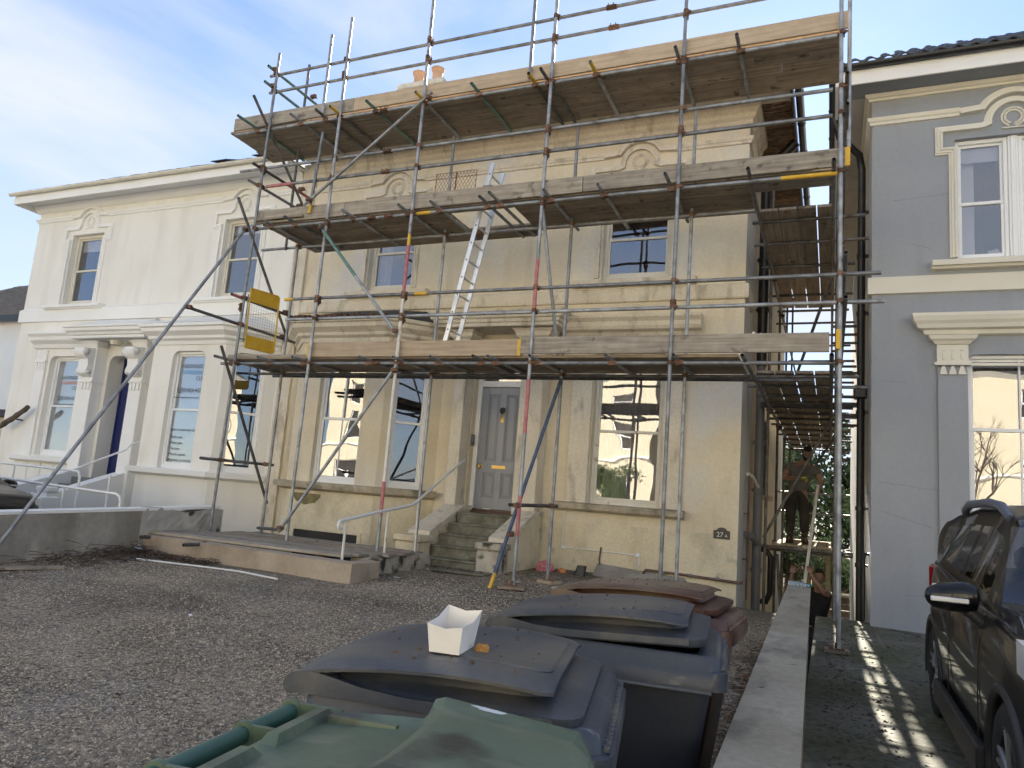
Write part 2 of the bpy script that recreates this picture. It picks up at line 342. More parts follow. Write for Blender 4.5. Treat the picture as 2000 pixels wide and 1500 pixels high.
# ------------------------------------------------------------------ terrain
F = 11.4
def ss(t): t = min(max(t, 0), 1); return t * t * (3 - 2 * t)
def G(x, y):
    if y < 0: y = max(y, -3)
    if x > -.15: return .03 + .014 * y
    return .007 + .0117 * y + .25 * ss((-x - 1) / 2.6) * min(max(y / 8, 0), 1)
LOW = -1.12
def sheet(name, x0, x1, y0, y1, nx, ny, zf, mat, hole=None, skirt=0.0):
    m = MB(); xs = [x0 + (x1 - x0) * i / nx for i in range(nx + 1)]; ys = [y0 + (y1 - y0) * j / ny for j in range(ny + 1)]
    if hole:
        xs = sorted(set([x for x in xs] + [hole[0], hole[1]])); ys = sorted(set(ys + [hole[2], hole[3]]))
    vs = [(x, y, zf(x, y)) for y in ys for x in xs]; n = len(xs); fs = []
    for j in range(len(ys) - 1):
        for i in range(n - 1):
            cx = (xs[i] + xs[i + 1]) / 2; cy = (ys[j] + ys[j + 1]) / 2
            if hole and hole[0] < cx < hole[1] and hole[2] < cy < hole[3]: continue
            fs.append((j * n + i, j * n + i + 1, (j + 1) * n + i + 1, (j + 1) * n + i))
    m.add(vs, fs, True)
    if skirt:
        for (a, b) in (((x0, y1), (x1, y1)),):
            k = 24
            for i in range(k):
                xa = x0 + (x1 - x0) * i / k; xb = x0 + (x1 - x0) * (i + 1) / k
                m.quad((xa, y1, zf(xa, y1)), (xb, y1, zf(xb, y1)), (xb, y1, skirt), (xa, y1, skirt))
    o = m.build(name, mat); tag(o, kind='structure'); return o
sheet('ground', -300, 300, -300, 300, 6, 6, lambda x, y: LOW - .3 if y < 3 else LOW - .004, MT['earth'])
HX0, HX1, HY0, HY1 = -8.55, -5.75, 7.55, 10.4      # the basement light well
sheet('gravel_forecourt', -8.9, -.30, -1.6, 11.42, 40, 60, lambda x, y: G(x, y) + .012 * math.sin(x * 2.1 + y) * math.sin(y * 1.7 - x), MT['gravel_base'], hole=(HX0, HX1, HY0, HY1))
sheet('driveway', -.16, 14, -1.6, 11.2, 30, 40, lambda x, y: .03 + .014 * max(y, -3) + .01 * math.sin(x * 1.9 + y * .7) * math.sin(y * 1.3), MT['drive_concrete'], skirt=LOW)
sheet('neighbour_forecourt', -40, -8.95, -1.6, 16, 12, 10, lambda x, y: .18 + .01 * y, MT['asphalt'])
sheet('pavement', -60, 60, -3.6, -1.6, 30, 2, lambda x, y: -.02, MT['pale_paving'])
sheet('road', -120, 120, -11.6, -3.6, 30, 2, lambda x, y: -.14, MT['asphalt'])
sheet('pavement', -60, 60, -13.6, -11.6, 30, 2, lambda x, y: -.02, MT['pale_paving'])
sheet('opposite_forecourt', -60, 60, -30, -13.6, 10, 2, lambda x, y: 0.0, MT['pale_paving'])
# light well walls and floor
m = MB()
m.quad((HX0, HY0, -1.2), (HX1, HY0, -1.2), (HX1, HY1, -1.2), (HX0, HY1, -1.2))
m.quad((HX0, HY0, -1.2), (HX0, HY1, -1.2), (HX0, HY1, .36), (HX0, HY0, .36))
m.quad((HX1, HY1, -1.2), (HX1, HY0, -1.2), (HX1, HY0, .36), (HX1, HY1, .36))
m.quad((HX1, HY0, -1.2), (HX0, HY0, -1.2), (HX0, HY0, .36), (HX1, HY0, .36))
tag(m.build('light_well', MT['stucco_base']), kind='structure')

# drive cracks: thin dark strips recessed look, raised 4 mm lines of dirt
# ------------------------------------------------------------------ wall builder
def wall(mb, x0, x1, z0, z1, ops=(), depth=.2):
    """front face at y=0 looking to -Y; ops: (xa, xb, za, zb, corner_radius)"""
    xs = sorted({x0, x1, *[o[0] for o in ops], *[o[1] for o in ops]}); zs = sorted({z0, z1, *[o[2] for o in ops], *[o[3] for o in ops]})
    for i in range(len(xs) - 1):
        for j in range(len(zs) - 1):
            cx = (xs[i] + xs[i + 1]) / 2; cz = (zs[j] + zs[j + 1]) / 2
            if any(o[0] < cx < o[1] and o[2] < cz < o[3] for o in ops): continue
            mb.quad((xs[i], 0, zs[j]), (xs[i + 1], 0, zs[j]), (xs[i + 1], 0, zs[j + 1]), (xs[i], 0, zs[j + 1]))
    for o in ops:
        xa, xb, za, zb = o[:4]; r = o[4] if len(o) > 4 else 0
        out = [(xa, za), (xb, za)]
        if r:
            n = 6
            out += [(xb - r + r * math.cos(t), zb - r + r * math.sin(t)) for t in [PI / 2 * k / n for k in range(n + 1)]]
            out += [(xa + r - r * math.sin(t), zb - r + r * math.cos(t)) for t in [PI / 2 * k / n for k in range(n + 1)]]
            for sx, cx in ((1, xb), (-1, xa)):
                arc = [(cx - sx * r + sx * r * math.cos(t), zb - r + r * math.sin(t)) for t in [PI / 2 * k / n for k in range(n + 1)]]
                vs = [(cx, 0, zb)] + [(p[0], 0, p[1]) for p in arc]
                mb.add(vs, [(0, k, k + 1) for k in range(1, n + 1)])
        else: out += [(xb, zb), (xa, zb)]
        n = len(out); vs = [(p[0], 0, p[1]) for p in out] + [(p[0], depth, p[1]) for p in out]
        mb.add(vs, [(k, (k + 1) % n, n + (k + 1) % n, n + k) for k in range(n)])
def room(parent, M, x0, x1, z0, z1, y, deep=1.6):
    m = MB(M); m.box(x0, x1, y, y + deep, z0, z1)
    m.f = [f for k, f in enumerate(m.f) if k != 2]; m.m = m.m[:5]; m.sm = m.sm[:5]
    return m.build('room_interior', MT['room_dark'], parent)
def sash(parent, M, x0, x1, z0, z1, y, mat='white_paint', mid=.5, bars=0, fw=.06, blind=0, film=None, label=None, curtain=None, midw=.045, lower_out=True, roomy=True):
    m = MB(M)
    # outer frame, meeting rail, sashes
    m.box(x0, x0 + fw, y, y + .09, z0, z1, .006); m.box(x1 - fw, x1, y, y + .09, z0, z1, .006)
    m.box(x0 + fw, x1 - fw, y, y + .09, z1 - fw, z1, .006); m.box(x0 + fw, x1 - fw, y, y + .09, z0, z0 + fw * 1.5, .006)
    zm = z0 + (z1 - z0) * mid
    m.box(x0 + fw + .001, x1 - fw - .001, y + .015, y + .08, zm - midw / 2, zm + midw / 2, .005)
    sw = .035
    for xa in (x0 + fw, x1 - fw - sw):
        m.box(xa, xa + sw, y + .045, y + .082, zm + midw / 2, z1 - fw, .004)
        m.box(xa, xa + sw, y + .02, y + .06, z0 + fw * 1.5, zm - midw / 2, .004)
    m.box(x0 + fw + sw, x1 - fw - sw, y + .045, y + .082, z1 - fw - sw, z1 - fw, .004)
    m.box(x0 + fw + sw, x1 - fw - sw, y + .02, y + .06, z0 + fw * 1.5, z0 + fw * 1.5 + sw * 1.4, .004)
    for xa in (x0 + fw + .012, x1 - fw - .03):   # sash horns
        m.box(xa, xa + .018, y + .03, y + .078, zm - midw / 2 - .06, zm - midw / 2 - .001, .004)
    for k in range(bars):
        xc = x0 + (x1 - x0) * (k + 1) / (bars + 1); m.box(xc - .011, xc + .011, y + .03, y + .068, z0 + fw, z1 - fw, .003)
    w_ = m.build('window', MT[mat], parent)
    if label: w_['label'] = label
    for za, zb, yy in ((zm + midw / 2, z1 - fw - sw, y + .064), (z0 + fw * 1.5 + sw, zm - midw / 2, y + .040)):
        p = MB(M); p.box(x0 + fw + sw - .004, x1 - fw - sw + .004, yy, yy + .005, za - .004, zb + .004)
        p.build('pane', MT['window_glass'], w_)
    if film:
        p = MB(M); p.box(x0 + fw, x1 - fw, y + .086, y + .089, z0 + fw, z1 - fw); p.build('frosted_film', MT['frosted_film'], w_)
    elif roomy:
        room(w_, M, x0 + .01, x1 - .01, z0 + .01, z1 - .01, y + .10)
    if blind:
        p = MB(M); p.box(x0 + fw, x1 - fw, y + .13, y + .14, z1 - fw - blind, z1 - fw); p.build('blind', MT['blind_white'], w_)
    if curtain:
        p = MB(M)
        for a, b in curtain:
            n = 24; pts = [(x0 + fw + (x1 - x0 - 2 * fw) * (a + (b - a) * k / n), y + .2 + .03 * math.sin(k * 1.9)) for k in range(n + 1)]
            p.add([(q[0], q[1], zz) for zz in (z0 + fw, z1 - fw) for q in pts], [(k, k + 1, n + 2 + k, n + 1 + k) for k in range(n)], True)
        p.build('curtain', MT['net_curtain' if curtain == ((0, 1),) else 'curtain'], w_)
    return w_
def sweep(mb, pts, prof):
    """pts (x,z) polyline; prof (offset_normal, out) -> moulding on a facade, out towards -Y"""
    P = [Vector(p) for p in pts]; N = len(P); rings = []
    for i in range(N):
        d0 = (P[i] - P[i - 1]).normalized() if i else (P[1] - P[0]).normalized()
        d1 = (P[i + 1] - P[i]).normalized() if i < N - 1 else d0
        n0 = Vector((-d0.y, d0.x)); n1 = Vector((-d1.y, d1.x)); m = n0 + n1; m = m / max(m.length_squared, .3) * 2
        rings.append([(P[i].x + m.x * a, -o, P[i].y + m.y * a) for a, o in prof])
    mb.loft(rings, True, True, False)
MPROF = [(-.055, 0), (-.055, .03), (-.03, .035), (-.025, .05), (.01, .05), (.018, .07), (.05, .075), (.055, 0)]
def arc(cx, cz, r, a0, a1, n=14): return [(cx + r * math.cos(a0 + (a1 - a0) * k / n), cz + r * math.sin(a0 + (a1 - a0) * k / n)) for k in range(n + 1)]
def eyebrow(parent, M, cx, hw, zsill, ztop, mat, band_z, R=.34):
    """shouldered architrave with an arched head and a wreath, and the string moulding that arches over it"""
    z1 = 7.16 if ztop > 6.9 else 6.95
    zc = band_z - .20; P8 = [(-q[0] * .85, q[1] * .8) for q in MPROF][::-1]
    m = MB(M)
    def pz(r, a): return (cx + r * math.cos(a), zc + r * math.sin(a))
    r1 = R * .86
    L = [(cx - hw - .03, zsill + .02), (cx - hw - .03, z1 - .32), (cx - hw - .19, z1 - .32), (cx - hw - .19, z1), (cx - R - .02, z1)]
    m0 = max(z1 + .03 - zc, -.02); a0 = PI - math.asin(max(-.9, min(.9, m0 / r1))) if abs(m0) < r1 else PI
    A = arc(cx, zc, r1, a0, PI - a0, 18)
    sweep(m, L + A + [(2 * cx - p[0], p[1]) for p in L[::-1]], P8)
    m.build('window_surround', mat, parent)
    m = MB(M); r2 = R * 1.24; a0 = PI - math.asin(min(.9, (band_z + .02 - zc) / r2))
    sweep(m, [(cx - .62, band_z)] + arc(cx, zc, r2, a0, PI - a0, 18) + [(cx + .62, band_z)], [(-q[0] * .95, q[1] * 1.05) for q in MPROF][::-1])
    m.build('arched_moulding', mat, parent)
    m = MB(M); rr = R * .33; cz = zc + .05
    for k in range(22):
        t = PI * 2 * (k + .5) / 24 - PI / 2 + .15
        for s_ in (-1, 1):
            q = rr + s_ * .018; c0 = Vector((cx + q * math.cos(t), -.012, cz + q * math.sin(t)))
            d = Vector((-math.sin(t) + s_ * .5 * math.cos(t), 0, math.cos(t) + s_ * .5 * math.sin(t))).normalized()
            m.tube(c0 - d * .024, c0, .006, 5, .018); m.tube(c0, c0 + d * .028, .018, 5, .004)
    m.box(cx - .13, cx + .13, -.03, 0, cz - rr - .055, cz - rr - .035, .004)
    m.build('wreath', mat, parent)
def shelf(parent, M, x0, x1, z, out=.16, h=.07, mat=None, name='sill', ends=.0):
    m = MB(M); m.extrude_profile([(0, z - h - .04), (out * .6, z - h - .03), (out * .7, z - h), (out, z - h), (out, z - .012), (out - .02, z), (0, z + .01)], x0, x1)
    return m.build(name, mat, parent)
def T(x=0, y=0, z=0, rz=0): return Matrix.Translation((x, y, z)) @ Matrix.Rotation(rz, 4, 'Z')

# ================================================================== MAIN HOUSE
house = empty('stucco_house', (-5.6, F, .3), 0, 'stained cream stucco villa wrapped in scaffolding, with a grey front door', 'house')
house.location = (0, 0, 0)
M0 = T(0, F)
XL, XR = -10.1, -1.24
m = MB(M0)
# ground floor + upper floor wall with openings
WG = (-3.58, -2.44, 1.46, 3.95, 0); WU1 = (-3.58, -2.44, 5.20, 6.95, 0); WU0 = (-8.33, -7.33, 5.20, 6.95, 0)
DR = (-5.78, -4.78, 1.16, 4.1, 0)
wall(m, XL, XR, 1.16, 8.0, (WG, WU1, WU0, DR, (-9.7, -6.5, 1.36, 4.12)), .22)
m.build('front_wall', MT['stucco_main'], house)
m = MB(M0); wall(m, XL, XR, -1.35, 1.16, (), .2)
m.add([(XR, 1.5, -1.35), (XR, 10.5, -1.35), (XR, 10.5, 8), (XR, 1.5, 8)], [(0, 1, 2, 3)])
m.build('base_wall', MT['stucco_base'], house)
m = MB(M0); m.add([(XR, 0, -1.35), (XR, 1.5, -1.35), (XR, 1.5, 8), (XR, 0, 8)], [(0, 1, 2, 3)]); m.build('side_return', MT['grey_side'], house)
m = MB(M0); m.box(XL + .2, XR - .2, 9.9, 10.49, -1.3, 8); m.build('rear_wall', MT['stucco_main'], house)
# party pilaster on the left joint
m = MB(M0); m.box(-10.19, -9.86, -.06, -.001, .2, 8.0, .008); m.build('pilaster', MT['stucco_trim'], house)
# string course, upper band moulding, cornice
m = MB(M0); m.prof_path([(0, 4.78), (.05, 4.79), (.06, 4.82), (.06, 5.0), (.03, 5.03), (0, 5.04)], [(-9.85, 0), (XR, 0), (XR, .9)])
m.build('string_course', MT['stucco_trim'], house)
m = MB(M0)
BZ = 7.41
for a, b in ((-9.85, -7.83 - .62), (-7.83 + .62, -3.01 - .62)): m.extrude_profile([(0, BZ - .06), (.03, BZ - .055), (.035, BZ - .02), (.055, BZ), (.07, BZ + .045), (0, BZ + .06)], a, b)
m.prof_path([(0, BZ - .06), (.03, BZ - .055), (.035, BZ - .02), (.055, BZ), (.07, BZ + .045), (0, BZ + .06)], [(-3.01 + .62, 0), (XR, 0), (XR, .7)])
m.build('band_moulding', MT['stucco_trim'], house)
m = MB(M0); m.prof_path([(0, 7.67), (.04, 7.68), (.05, 7.74), (.09, 7.78), (.10, 7.84), (.16, 7.90), (.17, 7.98), (0, 7.985)], [(-9.85, 0), (XR, 0), (XR, 1.3)])
m.build('cornice', MT['stucco_trim'], house)
# eaves
m = MB(M0); m.box(-10.0, -.62, -.62, .02, 7.99, 8.04); m.build('soffit', MT['stucco_trim'], house)
m = MB(M0); m.box(-10.0, -.60, -.66, -.621, 7.84, 8.06, .004); m.build('fascia', MT['black_plastic'], house)
m = MB(M0); m.box(-.62, -.58, -.62, 10.5, 7.88, 8.08, .004); m.box(XR + .0, -.63, .02, 10.5, 8.06, 8.10); m.build('side_fascia', MT['black_plastic'], house)
# exposed laths under the side eaves: each lath its own piece
for k in range(46):
    y = .0 + k * .085
    for j in range(2):
        x0 = XR + .05 + j * .28 + R_.uniform(-.03, .03)
        l = MB(T(0, F)); l.box(-.15, .15, -.014, .014, -.004, .004)
        l.M = T(x0 + .13, F + y, 7.99 + R_.uniform(-.012, .012)) @ Matrix.Rotation(R_.uniform(-.12, .12), 4, 'Z'); l.v = []; l.f = []; l.m = []; l.sm = []
        l.box(-.15, .15, -.024, .024, -.005, .005); l.build('lath', MT['lath'], house)
m = MB(); m.box(XR - .0, -.66, F + .03, F + 4.2, 8.02, 8.05); m.build('soffit_void', MT['lath'], house)
# gutters
def gutter(parent, a, b, r, mat, brackets=1.0, down=False):
    a = Vector(a); b = Vector(b); d = (b - a); L_ = d.length; d.normalize(); side = Vector((d.y, -d.x, 0))
    m = MB(); n = 10; rings = []
    for p in (a, b):
        ring = [p + side * (r * math.cos(PI + PI * k / n)) + Vector((0, 0, 1)) * (r * math.sin(PI + PI * k / n)) for k in range(n + 1)]
        ring += [p + side * ((r - .006) * math.cos(PI + PI * k / n)) + Vector((0, 0, 1)) * ((r - .006) * math.sin(PI + PI * k / n)) for k in range(n, -1, -1)]
        rings.append(ring)
    m.loft(rings, True, True)
    k = .4
    while k < L_:
        p = a + d * k; q = [p - d * .02, p + d * .02]
        rr = r + .008
        m.loft([[c + side * (rr * math.cos(PI + PI * i / n)) + Vector((0, 0, 1)) * (rr * math.sin(PI + PI * i / n)) for i in range(n + 1)] +
                [c + side * (r * math.cos(PI + PI * i / n)) + Vector((0, 0, 1)) * (r * math.sin(PI + PI * i / n)) for i in range(n, -1, -1)] for c in q], True, True)
        k += brackets
    return m.build('gutter', mat, parent)
gutter(house, (-10.0, F - .72, 7.95), (-.55, F - .72, 7.95), .06, MT['black_plastic'])
gutter(house, (-.50, F - .7, 7.98), (-.50, F + 10.5, 7.92), .06, MT['black_plastic'], 1.0)
# hipped roof
def hip(parent, x0, x1, y0, y1, z0, rise, ins, mat, name='roof'):
    m = MB(); i = ins
    e = [(x0, y0, z0), (x1, y0, z0), (x1, y1, z0), (x0, y1, z0)]
    r = [(x0 + i, (y0 + y1) / 2, z0 + rise), (x1 - i, (y0 + y1) / 2, z0 + rise)]
    m.quad(e[0], e[1], r[1], r[0]); m.add([e[1], e[2], r[1]], [(0, 1, 2)]); m.quad(e[2], e[3], r[0], r[1]); m.add([e[3], e[0], r[0]], [(0, 1, 2)])
    m.quad(*e)
    return m.build(name, mat, parent)
rf = hip(house, -10.1, -.62, F - .68, F + 10.6, 8.07, 2.3, 4.0, MT['slate'])
# chimney with two pots
ch = MB(); ch.box(-9.3, -8.2, 13.2, 13.8, 8.2, 10.62, .02); ch.box(-9.36, -8.14, 13.14, 13.86, 10.62, 10.75, .01)
cho = ch.build('chimney', MT['stucco_trim'], rf)
for x, s_ in ((-9.02, 1.0), (-8.52, 1.04)):
    p = MB(); p.lathe([(.13, 0), (.14, .05), (.115, .08), (.12, .36 * s_), (.15, .38 * s_), (.16, .44 * s_), (.13, .46 * s_), (.105, .45 * s_), (.1, .2)], 20, (x, 13.5, 10.75)); p.build('chimney_pot', MT['terracotta'], rf)

eyebrow(house, M0, -3.01, .62, 5.2, 6.95, MT['stucco_trim'], BZ)
eyebrow(house, M0, -7.83, .55, 5.2, 6.95, MT['stucco_trim'], BZ)
shelf(house, M0, -4.05, -1.98, 5.16, .16, .07, MT['stucco_trim']); shelf(house, M0, -8.75, -6.9, 5.16, .16, .07, MT['stucco_trim'])
M0r = T(0, F + .12)
sash(house, M0r, -3.58, -2.44, 5.20, 6.95, 0, 'cream_trim', .42, blind=.0, label='first floor sash window over the ground floor window')
sash(house, M0r, -8.33, -7.33, 5.20, 6.95, 0, 'cream_trim', .45, curtain=((0, .28),), label='first floor sash window over the bay, curtain at its left')
sash(house, M0r, -3.58, -2.44, 1.46, 3.95, 0, 'old_paint', .48, fw=.05, curtain=((0, 1),), label='tall sash window with flaking paint right of the front door')
# right window: pilaster margins, hood and long stone sill
for xa in (-3.95, -2.42): m = MB(M0); m.box(xa, xa + .35, -.05, -.001, 1.47, 4.0, .006); m.build('pilaster', MT['stucco_trim'], house)
m = MB(M0); m.prof_path([(0, 4.06), (.07, 4.12), (.10, 4.20), (.14, 4.25), (.24, 4.28), (.27, 4.33), (.27, 4.40), (.33, 4.46), (.33, 4.50), (0, 4.53)], [(-4.15, 0), (-1.85, 0)])
m.build('window_hood', MT['stucco_trim'], house)
shelf(house, M0, -4.12, -2.02, 1.46, .22, .09, MT['sill_stone'])
# ------------------------------------------------------------------ bay window
def bay(parent, xc0, xc1, xl, xr, yb, ztop, zbot, zsill, mat, trim, sillmat, wf, wr, frame, filmw, kind):
    """front face xc0..xc1 at yb; cants to (xl,F),(xr,F)"""
    pl = [(xl, F), (xc0, yb), (xc1, yb), (xr, F)]
    rad = .16 if kind == 'left' else 0
    segs = [(pl[0], pl[1]), (pl[1], pl[2]), (pl[2], pl[3])]
    wins = []
    m = MB()
    for k, (a, b) in enumerate(segs):
        d = Vector((b[0] - a[0], b[1] - a[1])); L_ = d.length; ang = math.atan2(d.y, d.x)
        Mx = Matrix.Translation((a[0], a[1], 0)) @ Matrix.Rotation(ang, 4, 'Z')
        if k == 1: u0, u1 = wf[0] - xc0, wf[1] - xc0
        else: u0, u1 = wr if k == 2 else (L_ - wr[1], L_ - wr[0])
        m.M = Mx; wall(m, 0, L_, zbot, ztop, ((u0, u1, zsill, wf[2], rad),), .17); wins.append((Mx, u0, u1, k))
    m.build('bay_wall', mat, parent)
    # sill
    s_ = MB(); s_.prof_path([(-.05, zsill - .16), (.05, zsill - .15), (.10, zsill - .12), (.16, zsill - .11), (.17, zsill - .02), (.15, zsill - .002), (-.05, zsill + .004)], pl); s_.build('bay_sill', sillmat, parent)
    # cornice
    c = MB(); c.prof_path([(-.02, ztop - .2), (.03, ztop - .19), (.05, ztop - .12), (.12, ztop - .08), (.13, ztop - .03), (.24, ztop + .05), (.25, ztop + .12), (.30, ztop + .14), (.30, ztop + .20), (-.02, ztop + .22)], pl); c.build('bay_cornice', trim, parent)
    # lead/slate roof
    r = MB(); zt = ztop + .205; o = .30
    pp = [(xl - .12, F - .001), (xc0 - .12, yb - o), (xc1 + .12, yb - o), (xr + .12, F - .001)]
    q = [(xl + .5, F - .001), (xc0 + .35, F - .18), (xc1 - .35, F - .18), (xr - .5, F - .001)]
    vs = [(x, y, zt) for x, y in pp] + [(x, y, zt + .34) for x, y in q]
    r.add(vs, [(0, 1, 5, 4), (1, 2, 6, 5), (2, 3, 7, 6), (4, 5, 6, 7)]); r.build('bay_roof', MT['slate'] if kind != 'left' else MT['white_trim'], parent)
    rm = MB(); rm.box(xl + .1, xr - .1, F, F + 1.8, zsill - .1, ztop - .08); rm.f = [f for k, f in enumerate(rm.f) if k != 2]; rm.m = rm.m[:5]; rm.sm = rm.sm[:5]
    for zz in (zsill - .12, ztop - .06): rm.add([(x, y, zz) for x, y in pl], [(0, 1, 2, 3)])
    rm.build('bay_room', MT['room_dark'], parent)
    for Mx, u0, u1, k in wins:
        sash(parent, Mx @ T(0, .09), u0, u1, zsill, wf[2], 0, frame, .5, bars=1 if (kind != 'left' and k == 1) else 0, film=(kind == 'left' and k == 1), fw=.055, roomy=False,
             label={1: 'wide front sash window of the bay', 2: 'narrow sash window on the right cant of the bay', 0: 'narrow sash window on the left cant of the bay'}[k])
bay(house, -9.05, -7.15, -9.80, -6.42, F - .75, 4.20, 0.35, 1.46, MT['stucco_main'], MT['stucco_trim'], MT['sill_stone'], (-8.56, -7.58, 3.78), (.18, .82), 'white_paint', None, 'main')
# bay base, basement windows
m = MB(); m.prof_path([(0, -1.35), (0, 1.31), (.02, 1.31), (.02, -1.35)], [(-9.80, F), (-9.05, F - .75), (-7.15, F - .75), (-6.42, F)]); m.build('bay_base', MT['stucco_base'], house)
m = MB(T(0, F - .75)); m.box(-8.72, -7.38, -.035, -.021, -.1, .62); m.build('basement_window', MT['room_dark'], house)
p = MB(T(0, F - .75)); p.box(-8.80, -7.30, -.05, -.022, .62, .66); p.box(-8.80, -8.73, -.05, -.022, -.1, .62); p.box(-7.37, -7.30, -.05, -.022, -.1, .62); p.build('basement_frame', MT['stucco_base'], house)
# rubble crumbs along the bay roof edge
m = MB()
for k in range(150):
    t = R_.random(); x = -9.1 + t * 2.0; y = F - .75 - .28 + R_.uniform(-.02, .16); s_ = R_.uniform(.012, .035)
    m.box(x - s_ * 1.5, x + s_ * 1.5, y - s_, y + s_, 4.40, 4.40 + .05 + s_ * R_.random(), .004)
tag(m.build('roof_debris', MT['leaf_litter'], house), kind='stuff')
# missing render patch
m = MB(T(0, F - .75)); pts = []
n = 26
for k in range(n):
    t = PI * 2 * k / n; rx = .30 + .03 * math.sin(3 * t); rz = .10 + R_.uniform(-.02, .02)
    pts.append((-8.55 + rx * math.cos(t), -.026, 1.20 + min(rz * math.sin(t), .055) * (1.4 if math.sin(t) < 0 else 1)))
m.add(pts, [tuple(range(n))]); m.build('bare_patch', MT['exposed_patch'], house)
# ------------------------------------------------------------------ porch
for x0, x1 in ((-6.02, -5.80), (-4.76, -4.36)):
    m = MB(T(0, F)); m.box(x0, x1, -.34, -.001, 1.19, 4.28, .01); m.build('porch_pier', MT['stucco_trim'], house)
m = MB(T(0, F)); m.prof_path([(-.02, 4.06), (.03, 4.06), (.05, 4.12), (.10, 4.16), (.12, 4.22), (.17, 4.27), (-.02, 4.275)], [(-6.02, -.05), (-6.02, -.34), (-5.80, -.34), (-5.80, -.05)]); m.build('capital', MT['stucco_trim'], house); m = MB(T(0, F))
m.prof_path([(-.02, 4.06), (.03, 4.06), (.05, 4.12), (.10, 4.16), (.12, 4.22), (.17, 4.27), (-.02, 4.275)], [(-4.76, -.05), (-4.76, -.34), (-4.36, -.34), (-4.36, -.05)])
m.build('capital', MT['stucco_trim'], house)
m = MB(T(0, F)); m.box(-6.34, -4.06, -.62, -.001, 4.28, 4.34, .006)
m.prof_path([(-.0, 4.34), (.03, 4.35), (.04, 4.40), (.08, 4.42), (.09, 4.50), (.11, 4.52), (.11, 4.55), (0, 4.56)], [(-6.33, 0), (-6.33, -.61), (-4.07, -.61), (-4.07, 0)])
m.add([(-6.4, -.66, 4.56), (-4.0, -.66, 4.56), (-4.3, -.02, 4.70), (-6.1, -.02, 4.70), (-6.4, 0, 4.56), (-4.0, 0, 4.56)], [(0, 1, 2, 3), (0, 3, 4), (1, 5, 2)])
m.build('porch_hood', MT['stucco_trim'], house)
# door frame, fanlight, door
MD = T(0, F + .16)
m = MB(MD); m.box(-5.78, -5.70, -.02, .08, 1.19, 4.1, .005); m.box(-4.86, -4.78, -.02, .08, 1.19, 4.1, .005); m.box(-5.70, -4.86, -.02, .08, 3.37, 3.47, .005); m.box(-5.70, -4.86, -.02, .08, 4.03, 4.1, .005)
df = m.build('door_frame', MT['white_paint'], house)
p = MB(MD); p.box(-5.69, -4.87, .03, .036, 3.47, 4.03); p.build('fanlight_pane', MT['window_glass'], df)
room(df, MD, -5.7, -4.86, 3.45, 4.05, .09, .8)
m = MB(MD); X0, X1, Z0, Z1 = -5.695, -4.865, 1.235, 3.365; W = X1 - X0
st = .125; cx = (X0 + X1) / 2; mr = 1.92
m.box(X0, X0 + st, .02, .06, Z0, Z1, .003); m.box(X1 - st, X1, .02, .06, Z0, Z1, .003)
m.box(cx - .055, cx + .055, .0205, .06, Z0, Z1, .003)
for za, zb in ((Z0, Z0 + .2), (1.86, 2.06), (Z1 - .13, Z1)):
    m.box(X0 + st, cx - .055, .021, .06, za, zb, .003); m.box(cx + .055, X1 - st, .021, .06, za, zb, .003)
door = m.build('front_door', MT['grey_door'], house)
for xa, xb in ((X0 + st, cx - .055), (cx + .055, X1 - st)):
    for za, zb in ((Z0 + .2, 1.86), (2.06, Z1 - .13)):
        p = MB(MD); p.box(xa, xb, .045, .058, za, zb)
        for o_, y_ in ((.0, .026), (.03, .036)):
            for q in ((xa + o_, xa + o_ + .018, za + o_, zb - o_), (xb - o_ - .018, xb - o_, za + o_, zb - o_), (xa + o_ + .018, xb - o_ - .018, za + o_, za + o_ + .018), (xa + o_ + .018, xb - o_ - .018, zb - o_ - .018, zb - o_)):
                p.box(q[0], q[1], y_, .045, q[2], q[3], .004)
        p.box(xa + .06, xb - .06, .038, .045, za + .06, zb - .06, .004)
        p.build('door_panel', MT['grey_door'], door)
p = MB(MD); p.M = MD @ Matrix.Translation((X0 + .06, .02, 1.96)) @ Matrix.Rotation(PI / 2, 4, 'X')
p.lathe([(.045, 0), (.045, .006), (.02, .012), (.016, .035), (.034, .05), (.038, .065), (.03, .078), (.0, .082)], 18); p.build('door_knob', MT['brass'], door)
p = MB(MD); p.box(cx - .13, cx + .13, .012, .02, 1.93, 1.99, .002); p.box(cx - .10, cx + .10, .008, .012, 1.945, 1.975, .001); p.build('letter_plate', MT['brass'], door)
p = MB(MD); p.box(cx - .035, cx + .035, .012, .02, 2.74, 2.88, .003); p.M = MD @ Matrix.Translation((cx, .012, 2.82)) @ Matrix.Rotation(PI / 2, 4, 'X'); p.lathe([(.02, 0), (.02, .012), (.008, .018), (0, .019)], 12); p.build('key_lock', MT['brass'], door)
p = MB(MD)
p.M = MD @ Matrix.Translation((cx, .02, 2.96)) @ Matrix.Rotation(PI / 2, 4, 'X'); p.lathe([(.05, 0), (.048, .012), (.03, .02), (0, .022)], 18)
p.M = MD; p.pipe([(cx + .038 * math.sin(t), -.012, 2.945 + .05 * math.cos(t)) for t in [PI * 2 * k / 16 for k in range(17)]], .009, 6)
p.build('door_knocker', MT['black_plastic'], door)
m = MB(MD); m.box(-5.78, -4.78, -.16, .09, 1.15, 1.19, .006); m.box(-5.72, -4.84, -.04, .06, 1.19, 1.23, .006); m.build('threshold', MT['copper_brown'], house)
m = MB(T(0, F)); m.box(-5.80, -5.785, .02, .14, 2.30, 2.52); m.build('reveal_strip', MT['stucco_trim'], house)
bell = empty('entry_phone', (-5.77, F + .0, 2.3), 0, 'small grey entry phone on the left reveal of the grey front door', 'intercom')
